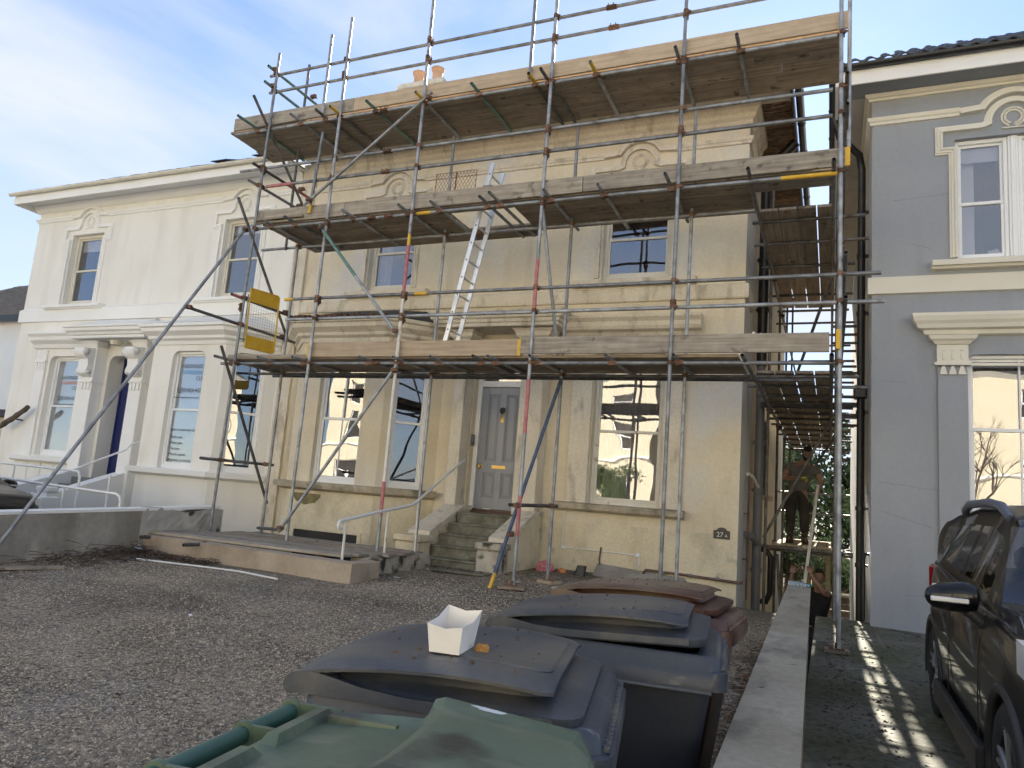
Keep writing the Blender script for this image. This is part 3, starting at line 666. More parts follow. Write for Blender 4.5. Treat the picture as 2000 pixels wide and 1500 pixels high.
m = MB(); m.box(0, .03, 0, .10, 0, .20, .006); m.build('housing', MT['grey_plastic'], bell); m = MB(); m.box(.03, .033, .02, .08, .03, .07); m.build('button_panel', MT['black_plastic'], bell)
# steps: each a stone of its own
for k in range(5):
    z1 = 1.16 - .165 * k; y0 = F - .34 - .26 * (k + 1) + .0; 
    m = MB(); xa, xb = -5.60, -4.62
    m.box(xa, xb, y0, F - .34 - .26 * k + (.5 if k == 0 else .02), z1 - .17, z1 - .03, .004); m.box(xa, xb, y0 - .025, F - .34 - .26 * k + (.5 if k == 0 else .0), z1 - .03, z1 + R_.uniform(-.002, .004), .012)
    m.build('step', MT['step_stone'], house)
m = MB(); m.box(-5.60, -4.62, F - 1.3, F + .15, 0, .30); m.build('step_core', MT['stucco_base'], house)
# flanking step walls with piers
for sgn, xa, xb in ((-1, -5.98, -5.61), (1, -4.61, -4.30)):
    m = MB()
    yA = F - .05; yB = F - 1.42; zA = 1.26; zB = .84; yC = F - 1.78
    prof = [(yA, -.1), (yA, zA - .06), (F - .40, zA - .06), (yB, zB - .05), (yB, -.1)]
    vs = [(x, y, z) for x in (xa + .03, xb - .03) for y, z in prof]; n = len(prof)
    m.add(vs, [(k, (k + 1) % n, n + (k + 1) % n, n + k) for k in range(n)] + [tuple(range(n))[::-1], tuple(range(n, 2 * n))])
    m.build('step_wall', MT['stucco_base'], house)
    m = MB(); prof = [(yA, zA - .06), (yA, zA + .01), (F - .38, zA + .01), (yB - .02, zB + .02), (yB - .02, zB - .05), (F - .40, zA - .06)]
    vs = [(x, y, z) for x in (xa, xb) for y, z in prof]; n = len(prof)
    m.add(vs, [(k, (k + 1) % n, n + (k + 1) % n, n + k) for k in range(n)] + [tuple(range(n))[::-1], tuple(range(n, 2 * n))])
    m.build('step_coping', MT['stucco_trim'], house)
    m = MB(); m.box(xa - .02, xb + .02, yC, yB, .2, .70, .02); m.box(xa - .05, xb + .05, yC - .03, yB + .03, .70, .80, .02)
    m.build('step_pier', MT['mossy_wall'] if sgn > 0 else MT['stucco_base'], house)
# small wall things
def text_mesh(name, s, size, mat, parent, M, align='LEFT', ext=.0006):
    cu = bpy.data.curves.new(name, 'FONT'); cu.body = s; cu.size = size; cu.align_x = align; cu.extrude = ext
    o = bpy.data.objects.new(name, cu); C.objects.link(o)
    dg = bpy.context.evaluated_depsgraph_get(); me = bpy.data.meshes.new_from_object(o.evaluated_get(dg))
    bpy.data.objects.remove(o); bpy.data.curves.remove(cu)
    me.materials.clear(); me.materials.append(mat); me.transform(M @ Matrix.Rotation(PI / 2, 4, 'X'))
    o = bpy.data.objects.new(name, me); C.objects.link(o); o.parent = parent
    return o
pq = empty('house_number_plaque', (-1.47, F, 1.10), 0, 'black house number plaque reading 27A on the stained stucco', 'plaque')
m = MB(); prof = [(-.12, 0), (.12, 0), (.12, .12)] + [(.07 * math.cos(t) * 1.0, .13 + .04 * math.sin(t)) for t in [PI * k / 8 for k in range(9)]] + [(-.12, .12)]
n = len(prof); vs = [(x, -.012, z) for x, z in prof] + [(x, 0, z) for x, z in prof]
m.add(vs, [tuple(range(n)), tuple(range(n, 2 * n))[::-1]] + [(k, (k + 1) % n, n + (k + 1) % n, n + k) for k in range(n)]); recalc(m.build('plate', MT['plaque_black'], pq))
text_mesh('numeral', '27', .10, MT['print_white'], pq, T(-.075, -.014, .03)); text_mesh('letter', 'A', .06, MT['print_white'], pq, T(.045, -.014, .03))
cond = empty('white_conduit', (-3.9, F, .7), 0, 'thin white cable conduit clipped low along the stucco wall', 'cable')
cond.location = (0, 0, 0)
m = MB(); m.pipe([(-3.95, F - .015, 1.40), (-3.95, F - .015, .76), (-3.93, F - .015, .74), (-2.72, F - .015, .735)], .011, 8)
m.build('conduit', MT['white_plastic'], cond)
m = MB(); m.box(-2.75, -2.68, F - .03, F, .70, .77, .01); m.tube((-2.69, F - .015, .70), (-2.69, F - .015, .58), .014, 8); m.box(-3.97, -3.90, F - .026, F, .71, .77, .008); m.build('junction_box', MT['white_plastic'], cond)
m = MB(); m.tube((-2.69, F - .012, .58), (-2.69, F - .012, .42), .004, 5); m.build('cable', MT['white_plastic'], cond)
wp = empty('brown_waste_pipe', (0, 0, 0), 0, 'brown waste pipe running low along the wall towards its right corner', 'pipe')
m = MB(); m.pipe([(-2.60, F - .05, .25), (-2.60, F - .05, .50), (-2.57, F - .05, .53), (-2.0, F - .05, .525), (XR + .02, F - .06, .50), (XR + .07, F - .03, .50), (XR + .07, F + .05, .50)], .021, 10); m.build('pipe_run', MT['copper_brown'], wp)
m = MB(); 
for x in (-2.3, -1.9, -1.5): m = MB(); m.tube((x - .02, F - .05, .525), (x + .02, F - .05, .52), .027, 10); m.build('pipe_collar', MT['grey_plastic'], wp)
gr = empty('air_vent_pipe', (0, 0, 0), 0, 'short dark pipe loop curving up the wall below the white conduit', 'pipe')
m = MB(); m.pipe([(-3.30, F - .03, .80), (-3.32, F - .03, .6), (-3.28, F - .04, .45), (-3.2, F - .08, .36)], .013, 8); m.build('pipe_bend', MT['copper_brown'], gr)
# ================================================================== LEFT HOUSE
lh = empty('white_villa', (0, 0, 0), 0, 'freshly painted cream and white villa housing a clinic, left of the scaffolding', 'house')
LX0, LX1 = -18.62, -10.19
m = MB(M0)
wall(m, LX0, LX1, .0, 7.84, ((-17.28, -16.18, 1.58, 3.95, .16), (-17.22, -16.12, 5.22, 7.0, 0), (-12.25, -11.2, 5.22, 7.0, 0), (-15.2, -14.25, 1.16, 3.95, .2), (-13.0, -10.3, 1.36, 4.1, 0)), .2)
m.add([(LX0, 10, 0), (LX0, 0, 0), (LX0, 0, 7.84), (LX0, 10, 7.84)], [(0, 1, 2, 3)]); m.box(LX0 + .1, LX1, 9.5, 10, 0, 7.8)
m.build('front_wall', MT['stucco_left'], lh)
W_ = MT['white_trim']
m = MB(M0); m.prof_path([(0, 4.80), (.06, 4.81), (.06, 5.10), (.02, 5.14), (0, 5.15)], [(LX0, 1.2), (LX0, 0), (LX1, 0)]); m.build('string_course', W_, lh)
m = MB(M0); BZL = 7.46
prf = [(0, BZL - .06), (.03, BZL - .055), (.035, BZL - .02), (.055, BZL), (.07, BZL + .045), (0, BZL + .06)]
m.prof_path(prf, [(LX0, .8), (LX0, 0), (-16.67 - .62, 0)])
for a, b in ((-16.67 + .62, -11.72 - .62), (-11.72 + .62, LX1)): m.extrude_profile(prf, a, b)
m.build('band_moulding', W_, lh)
m = MB(M0); m.prof_path([(0, 7.66), (.05, 7.68), (.10, 7.75), (.14, 7.835), (0, 7.838)], [(LX0, 1.5), (LX0, 0), (LX1, 0)]); m.build('cornice', W_, lh)
m = MB(M0); m.box(LX0 - .14, LX1 + .05, -.58, .02, 7.84, 7.88); m.box(LX0 - .14, LX0 - .001, .02, 10, 7.84, 7.88); m.build('soffit', W_, lh)
m = MB(M0); m.box(LX0 - .16, LX1 + .05, -.61, -.581, 7.70, 7.92, .004); m.box(LX0 - .17, LX0 - .141, -.58, 10, 7.70, 7.92); m.build('fascia', W_, lh)
gutter(lh, (LX0 - .24, F - .68, 7.95), (LX1 - .0, F - .68, 7.93), .062, MT['cream_trim'], .95)
lrf = hip(lh, LX0 - .16, LX1, F - .66, F + 10.6, 7.94, 2.6, 3.6, MT['slate'])
for k in range(60):     # lifted eaves slates
    x = LX0 - .1 + k * (LX1 - LX0 + .1) / 60; sl_ = MB(T(x, F - .62, 8.00)); 
    rise = .0 + (.06 if k in (46, 47, 48, 54, 55, 56) else .012 * R_.random())
    sl_.add([(0, -.08, -.03 + rise), (.138, -.08, -.035 + rise * 1.1), (.138, .36, .16 + rise), (0, .36, .16 + rise), (0, -.08, -.045 + rise), (.138, -.08, -.05 + rise), (.138, .36, .145), (0, .36, .145)], [(0, 1, 2, 3), (7, 6, 5, 4), (0, 4, 5, 1), (1, 5, 6, 2), (2, 6, 7, 3), (3, 7, 4, 0)])
    sl_.build('slate', MT['slate'], lh)
eyebrow(lh, M0, -16.67, .60, 5.2, 7.0, W_, BZL); eyebrow(lh, M0, -11.72, .60, 5.2, 7.0, W_, BZL)
shelf(lh, M0, -17.7, -15.7, 5.19, .18, .07, W_); shelf(lh, M0, -12.75, -10.75, 5.19, .18, .07, W_)
Ml = T(0, F + .13)
sash(lh, Ml, -17.22, -16.12, 5.22, 7.0, 0, 'cream_trim', .5, blind=.30, label='first floor sash window nearest the left corner')
sash(lh, Ml, -12.25, -11.2, 5.22, 7.0, 0, 'cream_trim', .5, blind=.22, label='first floor sash window above the bay, partly behind the scaffold')
sash(lh, Ml, -17.28, -16.18, 1.58, 3.95, 0, 'white_paint', .5, film=True, label='ground floor sash window with frosted clinic lettering, left of the blue door')
bay(lh, -12.92, -10.95, -13.15, -10.26, F - .75, 4.20, 0.0, 1.50, MT['stucco_left'], W_, W_, (-12.36, -11.46, 3.88), (.16, .80), 'white_paint', None, 'left')
# hood over left ground window with brackets
m = MB(M0); m.prof_path([(0, 4.12), (.07, 4.14), (.10, 4.22), (.22, 4.30), (.24, 4.38), (.30, 4.44), (.30, 4.50), (0, 4.53)], [(-17.85, 0), (-15.97, 0)]); m.build('window_hood', W_, lh)
m = MB(M0)
for xa in (-17.72, -16.1):
    m = MB(M0); m.box(xa, xa + .34, -.05, -.001, 1.5, 4.1, .006); m.box(xa - .02, xa + .36, -.08, -.001, 3.78, 3.84, .006)
    for q in range(3): m.box(xa + .03 + q * .10, xa + .10 + q * .10, -.075, -.05, 3.62, 3.77, .004); m.box(xa + .05 + q * .10, xa + .08 + q * .10, -.06, -.05, 3.88, 4.05, .004)
    m.build('pilaster', W_, lh)
shelf(lh, M0, -17.95, -15.35, 1.55, .2, .1, W_)
# porch: two deep piers with scroll brackets, slab and sloping top
for xa in (-15.70, -14.12):
    m = MB(T(0, F)); m.box(xa, xa + .38, -.27, -.001, .3, 4.24, .01); m.box(xa - .03, xa + .41, -.31, -.001, 3.28, 3.34, .006)
    for q in range(3): m.box(xa + .04 + q * .11, xa + .12 + q * .11, -.30, -.27, 3.12, 3.27, .004)
    m.build('porch_pier', W_, lh)
    m = MB(T(0, F)); 
    pr = [(-.62, 4.02), (-.90, 3.98), (-.92, 3.86), (-.86, 3.78), (-.78, 3.74), (-.76, 3.60), (-.80, 3.48), (-.76, 3.40), (-.66, 3.36), (-.62, 3.36)]
    n = len(pr); pr = [(y + .35, z + .05) for y, z in pr]; vs = [(x, y, z) for x in (xa + .03, xa + .35) for y, z in pr]
    m.add(vs, [(k, (k + 1) % n, n + (k + 1) % n, n + k) for k in range(n)] + [tuple(range(n))[::-1], tuple(range(n, 2 * n))])
    m.tube((xa + .02, -.49, 3.95), (xa + .36, -.49, 3.95), .085, 16); m.tube((xa + .02, -.38, 3.50), (xa + .36, -.38, 3.50), .06, 14)
    m.prof_path([(-.02, 4.10), (.03, 4.11), (.06, 4.18), (.12, 4.23), (-.02, 4.235)], [(xa, -.05), (xa, -.27), (xa + .38, -.27), (xa + .38, -.05)])
    recalc(m.build('scroll_bracket', W_, lh))
m = MB(T(0, F)); m.box(-15.9, -13.55, -.55, -.001, 4.245, 4.31, .006)
m.prof_path([(0, 4.31), (.03, 4.32), (.05, 4.37), (.10, 4.40), (.11, 4.46), (.14, 4.48), (.14, 4.52), (0, 4.53)], [(-15.9, 0), (-15.9, -.55), (-13.55, -.55), (-13.55, 0)])
m.add([(-16.0, -.62, 4.53), (-13.45, -.62, 4.53), (-13.9, -.02, 4.80), (-15.6, -.02, 4.80), (-16.0, 0, 4.53), (-13.45, 0, 4.53)], [(0, 1, 2, 3), (0, 3, 4), (1, 5, 2)])
m.build('porch_hood', W_, lh)
m = MB(T(0, F)); m.tube((-14.75, -.25, 4.17), (-14.75, -.25, 4.245), .13, 20); m.tube((-14.75, -.25, 4.14), (-14.75, -.25, 4.17), .12, 20); m.build('porch_light', MT['cream_trim'], lh)
m = MB(T(0, F)); m.box(-14.60, -14.54, -.05, 0, 4.02, 4.08, .01)
for x in (-14.66, -14.48): m.tube((x, -.04, 4.04), (x + .02, -.13, 3.99), .04, 10, .05)
m.tube((-14.57, -.04, 4.0), (-14.57, -.10, 3.95), .035, 10); m.build('security_light', MT['old_paint'], lh)
MB_ = T(0, F + .36)
m = MB(T(0, F)); m.box(-15.24, -15.201, .2, .45, 1.1, 4.0); m.box(-14.249, -14.21, .2, .45, 1.1, 4.0); m.box(-15.24, -14.21, .2, .45, 3.951, 4.0); m.build('porch_reveal', MT['stucco_left'], lh)
m = MB(MB_); X0, X1, Z0, Z1 = -15.15, -14.30, 1.2, 3.3; cx = (X0 + X1) / 2
m.box(X0, X1, .02, .06, Z0, Z1, .003); m.box(X0 - .04, X0, 0, .07, Z0, 3.95); m.box(X1, X1 + .04, 0, .07, Z0, 3.95); m.box(X0, X1, 0, .07, Z1, Z1 + .08); m.box(X0, X1, 0, .07, 3.87, 3.95)
bd = m.build('front_door', MT['blue_door'], lh)
for xa, xb in ((X0 + .1, cx - .05), (cx + .05, X1 - .1)):
    for za, zb in ((Z0 + .2, 1.95), (2.15, Z1 - .15)):
        p = MB(MB_); p.box(xa, xb, .005, .02, za, zb, .006); p.box(xa + .04, xb - .04, -.004, .005, za + .04, zb - .04, .004); p.build('door_panel', MT['blue_door'], bd)
p = MB(MB_); p.box(X0, X1, .03, .036, 3.38, 3.87); p.build('fanlight_pane', MT['window_glass'], bd); room(bd, MB_, X0, X1, 3.35, 3.9, .08, .5)
# steps and stepped white side walls
for k in range(6):
    z1 = 1.16 - .15 * k; m = MB(); y0 = F - .1 - .28 * k
    m.box(-15.28, -14.13, y0 - .30 + .0, y0 + (.8 if k == 0 else .0), z1 - .16, z1, .008); m.build('step', MT['left_step'], lh)
for xa in (-15.60, -14.12):
    m = MB(); prof = [(F - .01, .1), (F - .01, 1.32), (F - .30, 1.32), (F - 1.7, .86), (F - 1.9, .86), (F - 1.9, .1)]
    vs = [(x, y, z) for x in (xa, xa + .30) for y, z in prof]; n = len(prof)
    m.add(vs, [(k, (k + 1) % n, n + (k + 1) % n, n + k) for k in range(n)] + [tuple(range(n))[::-1], tuple(range(n, 2 * n))])
    m.box(xa - .03, xa + .33, F - 1.92, F - 1.68, .861, .97, .02); m.box(xa - .06, xa + .36, F - 2.0, F - 1.66, .1, .78, .02)
    m.build('step_wall', W_, lh)
# bin store cladding under the left window, basement window
m = MB(M0); 
for k in range(6): m.box(-18.2 + k * .46, -17.76 + k * .46, -.10, -.001, .2, 1.38, .01)
m.build('timber_cladding', MT['stucco_left'], lh)
m = MB(T(-10.6, F - .42)); m.box(-.62, -.12, -.12, -.06, .30, .62, .004); m.build('basement_frame', W_, lh)
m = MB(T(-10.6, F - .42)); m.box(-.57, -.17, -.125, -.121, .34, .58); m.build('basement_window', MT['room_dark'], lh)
# window lettering
Mt = T(-12.36 + 0, F - .75 + .12)
def lettering(M, x, z, par, hue, full):
    t = [('clinic_name', 'HASTINGS', .115, 0, 0, 'print_black'), ('clinic_name', 'CHIROPRACTIC', .115, .0, -.125, hue), ('clinic_name', 'CLINIC', .115, .42, -.25, 'print_black'),
         ('phone_number', '\u260e01424 429047', .125, -.06, -.50, 'print_black'), ('web_address', 'www.hastingschiropracticclinic.co.uk', .052, -.12, -.62, 'print_black')]
    if full:
        t.append(('treatment_list', 'Expert treatment for', .088, -.12, -1.29, 'print_black'))
        for k, q in enumerate(('Back pain', 'Neck pain', 'Tension', 'Muscle spasm', 'Migraine prevention', 'Joint pain')): t.append(('treatment_list', '\u2713 ' + q, .082, -.12, -1.44 - .115 * k, 'print_black'))
    for n_, s_, sz, dx, dz, mt in t: text_mesh(n_, s_, sz, MT[mt], par, M @ Matrix.Translation((x + dx, 0, z + dz)))
lettering(T(0, F - .75 + .09 + .038 - .0), -12.20, 3.55, lh, 'print_blue', True)
lettering(T(0, F + .13 + .038), -17.0, 3.42, lh, 'print_orange', False)

# ================================================================== BOUNDARY WALL LEFT
bw = empty('boundary_wall', (0, 0, 0), 0, 'low grey cement wall with white capping between the two forecourts', 'wall')
BX = -8.9
m = MB(); m.add([(BX, -1.0, 0), (BX, 7.55, .1), (BX, 7.55, .88), (BX, 5.6, .81), (BX, 3, .72), (BX, -1, .6)], [(5, 4, 3, 2, 1, 0)])
m.box(BX - .2, BX - .05, -1, 7.55, -.1, .6); m.build('cement_face', MT['grey_cement'], bw)
m = MB()
for ya, yb, za, zb in ((-1, 3, .6, .72), (3, 5.6, .72, .81), (5.6, 9.0, .81, .93)):
    vs = [(x, y, z + dz) for y, z in ((ya, za), (yb, zb)) for x, dz in ((BX - .26, 0), (BX + .012, 0), (BX + .012, .036), (BX - .26, .036))]
    m.add(vs, [(0, 1, 5, 4), (1, 2, 6, 5), (2, 3, 7, 6), (3, 0, 4, 7), (0, 3, 2, 1), (4, 5, 6, 7)])
m.build('white_capping', MT['white_trim'], bw)
def rough_slab(name, mat, parent, x0, x1, y0, y1, zt, z0, nx=2, ny=14, nz=8, amp=.03, seed=3, sub=None):
    r = random.Random(seed); m = MB(); 
    def grid(f, a, b):
        vs = [f(i / a, j / b) for j in range(b + 1) for i in range(a + 1)]; m.add(vs, [(j * (a + 1) + i, j * (a + 1) + i + 1, (j + 1) * (a + 1) + i + 1, (j + 1) * (a + 1) + i) for j in range(b) for i in range(a)])
    H_ = {}
    def n(y, z): 
        k = (round(y, 3), round(z, 3)); 
        if k not in H_: H_[k] = r.uniform(-amp, amp)
        return H_[k]
    grid(lambda u, v: (x1 + n(u, v), y0 + (y1 - y0) * u, z0 + (zt(u) - z0) * v), ny, nz)
    grid(lambda u, v: (x1 + (n(v, 1.0)) * (1 - u) + (x0 - x1) * u, y0 + (y1 - y0) * v, zt(v)), 2, ny)
    grid(lambda u, v: (x0 + (x1 - x0) * u + (n(1.0, v) if u == 1 else 0), y1, z0 + (zt(1.0) - z0) * v), 2, nz)
    grid(lambda u, v: (x1 + (x0 - x1) * u + (n(0.0, v) if u == 0 else 0), y0, z0 + (zt(0.0) - z0) * v), 2, nz)
    return m.build(name, mat, parent)
rough_slab('rubble_stretch', MT['rubble'], bw, BX - .22, BX + .01, 7.55, 9.05, lambda u: .90 + .03 * math.sin(u * 9), .2, ny=20, nz=10, amp=.008)
# ================================================================== PLANTER / LIGHT WELL KERB
kw = empty('well_kerb', (0, 0, 0), 0, 'low tan rendered kerb wall around the basement light well', 'wall')
m = MB(); m.prof_path([(0, .05), (0, .55), (-.20, .56), (-.20, .05)], [(-8.88, 7.62), (-8.2, 7.53), (-7.4, 7.49), (-6.4, 7.44), (-5.16, 7.38)]); m.box(-5.36, -5.17, 7.40, 8.0, .05, .552, .006)
m.build('render_wall', MT['tan_cement'], kw)
rough_slab('mossy_return', MT['mossy_wall'], kw, -5.62, -5.36, 8.0, 9.62, lambda u: .56 + .015 * math.sin(u * 17), .1, amp=.007, seed=8)
# ================================================================== GREY HOUSE
gh = empty('grey_villa', (0, 0, 0), 0, 'grey rendered villa with cream mouldings behind the parked black car', 'house')
GY = 10.9; GX = .50; Mg = T(0, GY)
m = MB(Mg); wall(m, GX, 9, .0, 7.6, ((1.52, 2.88, 5.05, 6.80, 0), (1.62, 3.4, 1.75, 3.78, .12)), .15); m.build('front_wall', MT['grey_render'], gh)
m = MB(Mg); m.add([(GX, 11, -1.4), (GX, 0, -1.4), (GX, 0, 7.6), (GX, 11, 7.6)], [(0, 1, 2, 3)]); m.add([(9, 0, -1), (9, 11, -1), (9, 11, 7.6), (9, 0, 7.6)], [(0, 1, 2, 3)]); m.box(GX + .1, 8.9, 10.5, 11, -1.4, 7.6); m.build('side_wall', MT['grey_side'], gh)
ct = MT['cream_trim']
m = MB(Mg); m.prof_path([(0, 4.62), (.05, 4.63), (.05, 4.86), (0, 4.88)], [(GX, 1.6), (GX, 0), (9, 0)]); m.build('string_course', ct, gh)
m = MB(Mg); bz = 7.19
prf = [(0, bz - .06), (.03, bz - .055), (.035, bz - .02), (.055, bz), (.07, bz + .045), (0, bz + .06)]
GC = 2.20
m.prof_path(prf, [(GX, 3.0), (GX, 0), (GC - .62, 0)]); m.extrude_profile(prf, GC + .62, 9); m.build('band_moulding', ct, gh)
m = MB(Mg); m.prof_path([(0, 7.50), (.04, 7.505), (.05, 7.53), (.08, 7.545), (.10, 7.59), (0, 7.595)], [(GX, 3.0), (GX, 0), (9, 0)]); m.build('cornice', ct, gh)
m = MB(Mg); m.box(GX - .45, 9, -.46, .02, 7.60, 7.63); m.build('soffit', MT['grey_render'], gh)
m = MB(Mg); m.box(GX - .45, GX - .002, .02, 11, 7.60, 7.63); m.build('side_soffit', MT['grey_side'], gh)
m = MB(Mg); m.box(GX - .48, 9, -.49, -.461, 7.55, 7.76, .004); m.box(GX - .49, GX - .451, -.46, 11, 7.55, 7.76); m.build('fascia', MT['white_trim'], gh)
gutter(gh, (GX - .50, GY - .56, 7.80), (9, GY - .56, 7.80), .06, MT['black_plastic'], .9); gutter(gh, (GX - .53, GY - .7, 7.80), (GX - .53, GY + 11, 7.76), .05, MT['black_plastic'], .9)
rf2 = MB(); rf2.quad((GX - .55, GY - .58, 7.78), (9, GY - .58, 7.78), (9, GY + 5, 11.45), (GX + 4, GY + 5, 11.45)); rf2.quad((GX - .55, GY + 11, 7.78), (GX - .55, GY - .58, 7.78), (GX + 4, GY + 5, 11.45), (GX + 4, GY + 8, 11.45)); rf2.build('roof', MT['slate'], gh)
def ptile(k, j):
    x = GX - .5 + (k + j) * .205; y = GY - .60 + j * .26; z = 7.80 + j * .26 * .658
    t = MB(Matrix.Translation((x, y, z)) @ Matrix.Rotation(math.radians(33 + R_.uniform(-1.5, 1.5)), 4, 'X')); n = 6
    top = [(.21 * i / n, 0, .035 * math.sin(PI * 2 * i / n) * .6 + .03) for i in range(n + 1)]
    vs = [(a, 0, c) for a, b, c in top] + [(a, .32, c) for a, b, c in top] + [(a, 0, c - .018) for a, b, c in top]
    t.add(vs, [(i, i + 1, n + 2 + i, n + 1 + i) for i in range(n)] + [(2 * n + 2 + i, 2 * n + 3 + i, i + 1, i) for i in range(n)])
    t.build('roof_tile', MT['slate'], gh)
for j in range(5):
    for k in range(20 + j * 0): ptile(k, j)
# windows
eyebrow(gh, Mg, GC, .68, 5.08, 6.80, ct, bz)
Mgw = T(0, GY + .08)
sash(gh, Mgw, 1.52, 2.14, 5.05, 6.80, 0, 'white_paint', .48, blind=.22, fw=.05, label='left sash of the first floor pair, with a white roller blind')
m = MB(Mgw); m.box(1.57, 1.78, .22, .24, 5.1, 6.6); m.build('shutter_leaf', MT['blind_white'], gh)
sash(gh, Mgw, 2.26, 2.88, 5.05, 6.80, 0, 'white_paint', .48, blind=.22, fw=.05, label='right sash of the first floor pair, cut by the photo edge')
m = MB(Mgw); m.box(2.141, 2.259, -.02, .08, 5.05, 6.80, .005); m.box(2.17, 2.23, -.035, -.02, 5.05, 6.80, .005); m.build('mullion', MT['white_paint'], gh)
shelf(gh, Mg, 1.22, 3.8, 5.04, .18, .08, ct)
m = MB(Mgw); fl = MB(Mgw)
for k in range(9): fl.tube((1.98 + R_.uniform(-.06, .1), .12, 5.14 + R_.uniform(0, .05)), (1.98 + R_.uniform(-.06, .1), .12, 5.2 + R_.uniform(0, .06)), .012, 5, .03)
fl.build('dried_flowers', ct, gh)
sash(gh, Mgw, 1.62, 3.4, 1.75, 3.78, 0, 'white_paint', .52, bars=2, fw=.045, label='large ground floor sash window above the parked car')
# hood, capital, pilaster
m = MB(Mg); m.prof_path([(0, 4.02), (.07, 4.04), (.09, 4.09), (.15, 4.11), (.17, 4.16), (.20, 4.20), (.22, 4.26), (.22, 4.30), (0, 4.32)], [(1.20, .0), (1.20, -.001), (9, -.001)]); m.build('window_hood', ct, gh)
m = MB(Mg); m.box(1.28, 1.62, -.05, -.001, .2, 3.60, .006); m.build('pilaster', MT['grey_render'], gh)
m = MB(Mg); m.prof_path([(0, 3.90), (.02, 3.90), (.05, 3.94), (.08, 3.96), (.10, 4.01), (0, 4.015)], [(1.27, .0), (1.27, -.07), (1.63, -.07), (1.63, 0)]); m.box(1.27, 1.63, -.07, -.001, 3.66, 3.90, .004); m.box(1.24, 1.66, -.09, -.001, 3.62, 3.66, .004)
for q in range(3):
    xa = 1.30 + q * .105; m.add([(xa + .03, -.08, 3.61), (xa + .06, -.08, 3.61), (xa + .09, -.08, 3.50), (xa, -.08, 3.50), (xa + .03, -.05, 3.61), (xa + .06, -.05, 3.61), (xa + .09, -.05, 3.50), (xa, -.05, 3.50)], [(0, 3, 2, 1), (0, 4, 7, 3), (1, 2, 6, 5), (2, 3, 7, 6)])
    m.box(xa + .03, xa + .065, -.082, -.07, 3.70, 3.79, .004); m.box(xa + .03, xa + .065, -.082, -.07, 3.82, 3.835)
m.box(1.66, 9, -.04, -.001, 3.62, 3.66, .004); m.build('capital', ct, gh)
r = random.Random(17)
for x0, z0, L_, sl in ((.58, 2.05, .75, -.03), (.60, 1.68, .6, -.10), (.75, 5.98, .8, .02), (.95, 5.35, .28, -.12), (.62, 3.42, .3, -.02), (.9, .62, .5, .03)):
    m = MB(Mg); n = 12; pts = [(x0 + L_ * k / n, -.0006, z0 + sl * k / n * L_ * 3 + r.uniform(-.006, .006)) for k in range(n + 1)]
    for a, b in zip(pts[:-1], pts[1:]): m.add([a, b, (b[0], b[1], b[2] + .003 * r.random() + .0012), (a[0], a[1], a[2] + .002)], [(0, 1, 2, 3)])
    m.build('wall_crack', MT['slate'], gh)
# black downpipes on the side wall
dp = empty('black_downpipe', (0, 0, 0), 0, 'black soil pipe on the flank of the grey villa, beside the alley', 'pipe')
m = MB(); m.pipe([(GX - .10, GY + .9, -1.3), (GX - .10, GY + .9, 6.9), (GX - .14, GY + .8, 7.1), (GX - .42, GY + .55, 7.3), (GX - .5, GY + .5, 7.6)], .055, 12); m.build('pipe', MT['black_plastic'], dp)
m = MB()
for z in (.9, 1.7, 3.1, 4.6, 5.5, 6.2): m = MB(); m.tube((GX - .10, GY + .9, z - .03), (GX - .10, GY + .9, z + .03), .068, 12); m.box(GX - .1, GX, GY + .86, GY + .94, z - .015, z + .015); m.build('pipe_collar', MT['black_plastic'], dp)
m = MB(); m.box(GX - .20, GX - .02, GY + .8, GY + 1.0, 3.3, 3.5, .02); m.build('hopper', MT['black_plastic'], dp)
d2 = empty('black_waste_pipe', (0, 0, 0), 0, 'thin black waste pipe bending down at the foot of the grey villa', 'pipe')
m = MB(); m.pipe([(GX - .0, GY + .45, 1.08), (GX - .05, GY + .45, 1.08), (GX - .07, GY + .42, 1.02), (GX - .07, GY + .42, .2)], .022, 8); m.build('pipe', MT['black_plastic'], d2)

# ================================================================== pipes on the alley side of main house
def down(name, label, pts, r, mat, cat='pipe', cols=()):
    t = empty(name, (0, 0, 0), 0, label, cat); m = MB(); m.pipe(pts, r, 12); m.build('pipe', mat, t)
    if cols:
        for c in cols: m = MB(); m.tube((pts[0][0], pts[0][1], c - .035), (pts[0][0], pts[0][1], c + .035), r * 1.22, 12); m.box(pts[0][0] - .12, pts[0][0], pts[0][1] - .03, pts[0][1] + .03, c - .01, c + .01); m.build('pipe_collar', mat, t)
down('grey_soil_pipe', 'thick grey soil pipe on the alley corner of the stained villa', [(-1.10, 12.9, -1.3), (-1.10, 12.9, 4.0)], .075, MT['grey_plastic'], cols=(.6, 1.9, 2.7))
down('black_rainwater_pipe', 'wide black rainwater pipe high on the alley corner of the stained villa', [(-1.10, 12.9, 4.0), (-1.10, 12.9, 7.2), (-.9, 12.8, 7.7), (-.6, 12.7, 7.95)], .085, MT['black_plastic'], cols=(5.0, 5.9))
down('brown_service_pipe', 'thin brown service pipe beside the corner downpipes', [(-1.17, 12.1, .2), (-1.17, 12.1, 2.1)], .015, MT['copper_brown'], cols=(.8, 1.5))
down('grey_branch_pipe', 'grey branch pipe joining the soil pipe at an angle', [(-1.2, 12.2, 1.18), (-1.14, 12.45, 1.15), (-1.10, 12.8, 1.05)], .055, MT['grey_plastic'])
down('white_branch_pipe', 'pale overflow pipe sloping into the corner soil pipe', [(-1.2, 12.15, 2.12), (-1.15, 12.4, 2.1), (-1.10, 12.8, 1.95)], .03, MT['old_paint'])
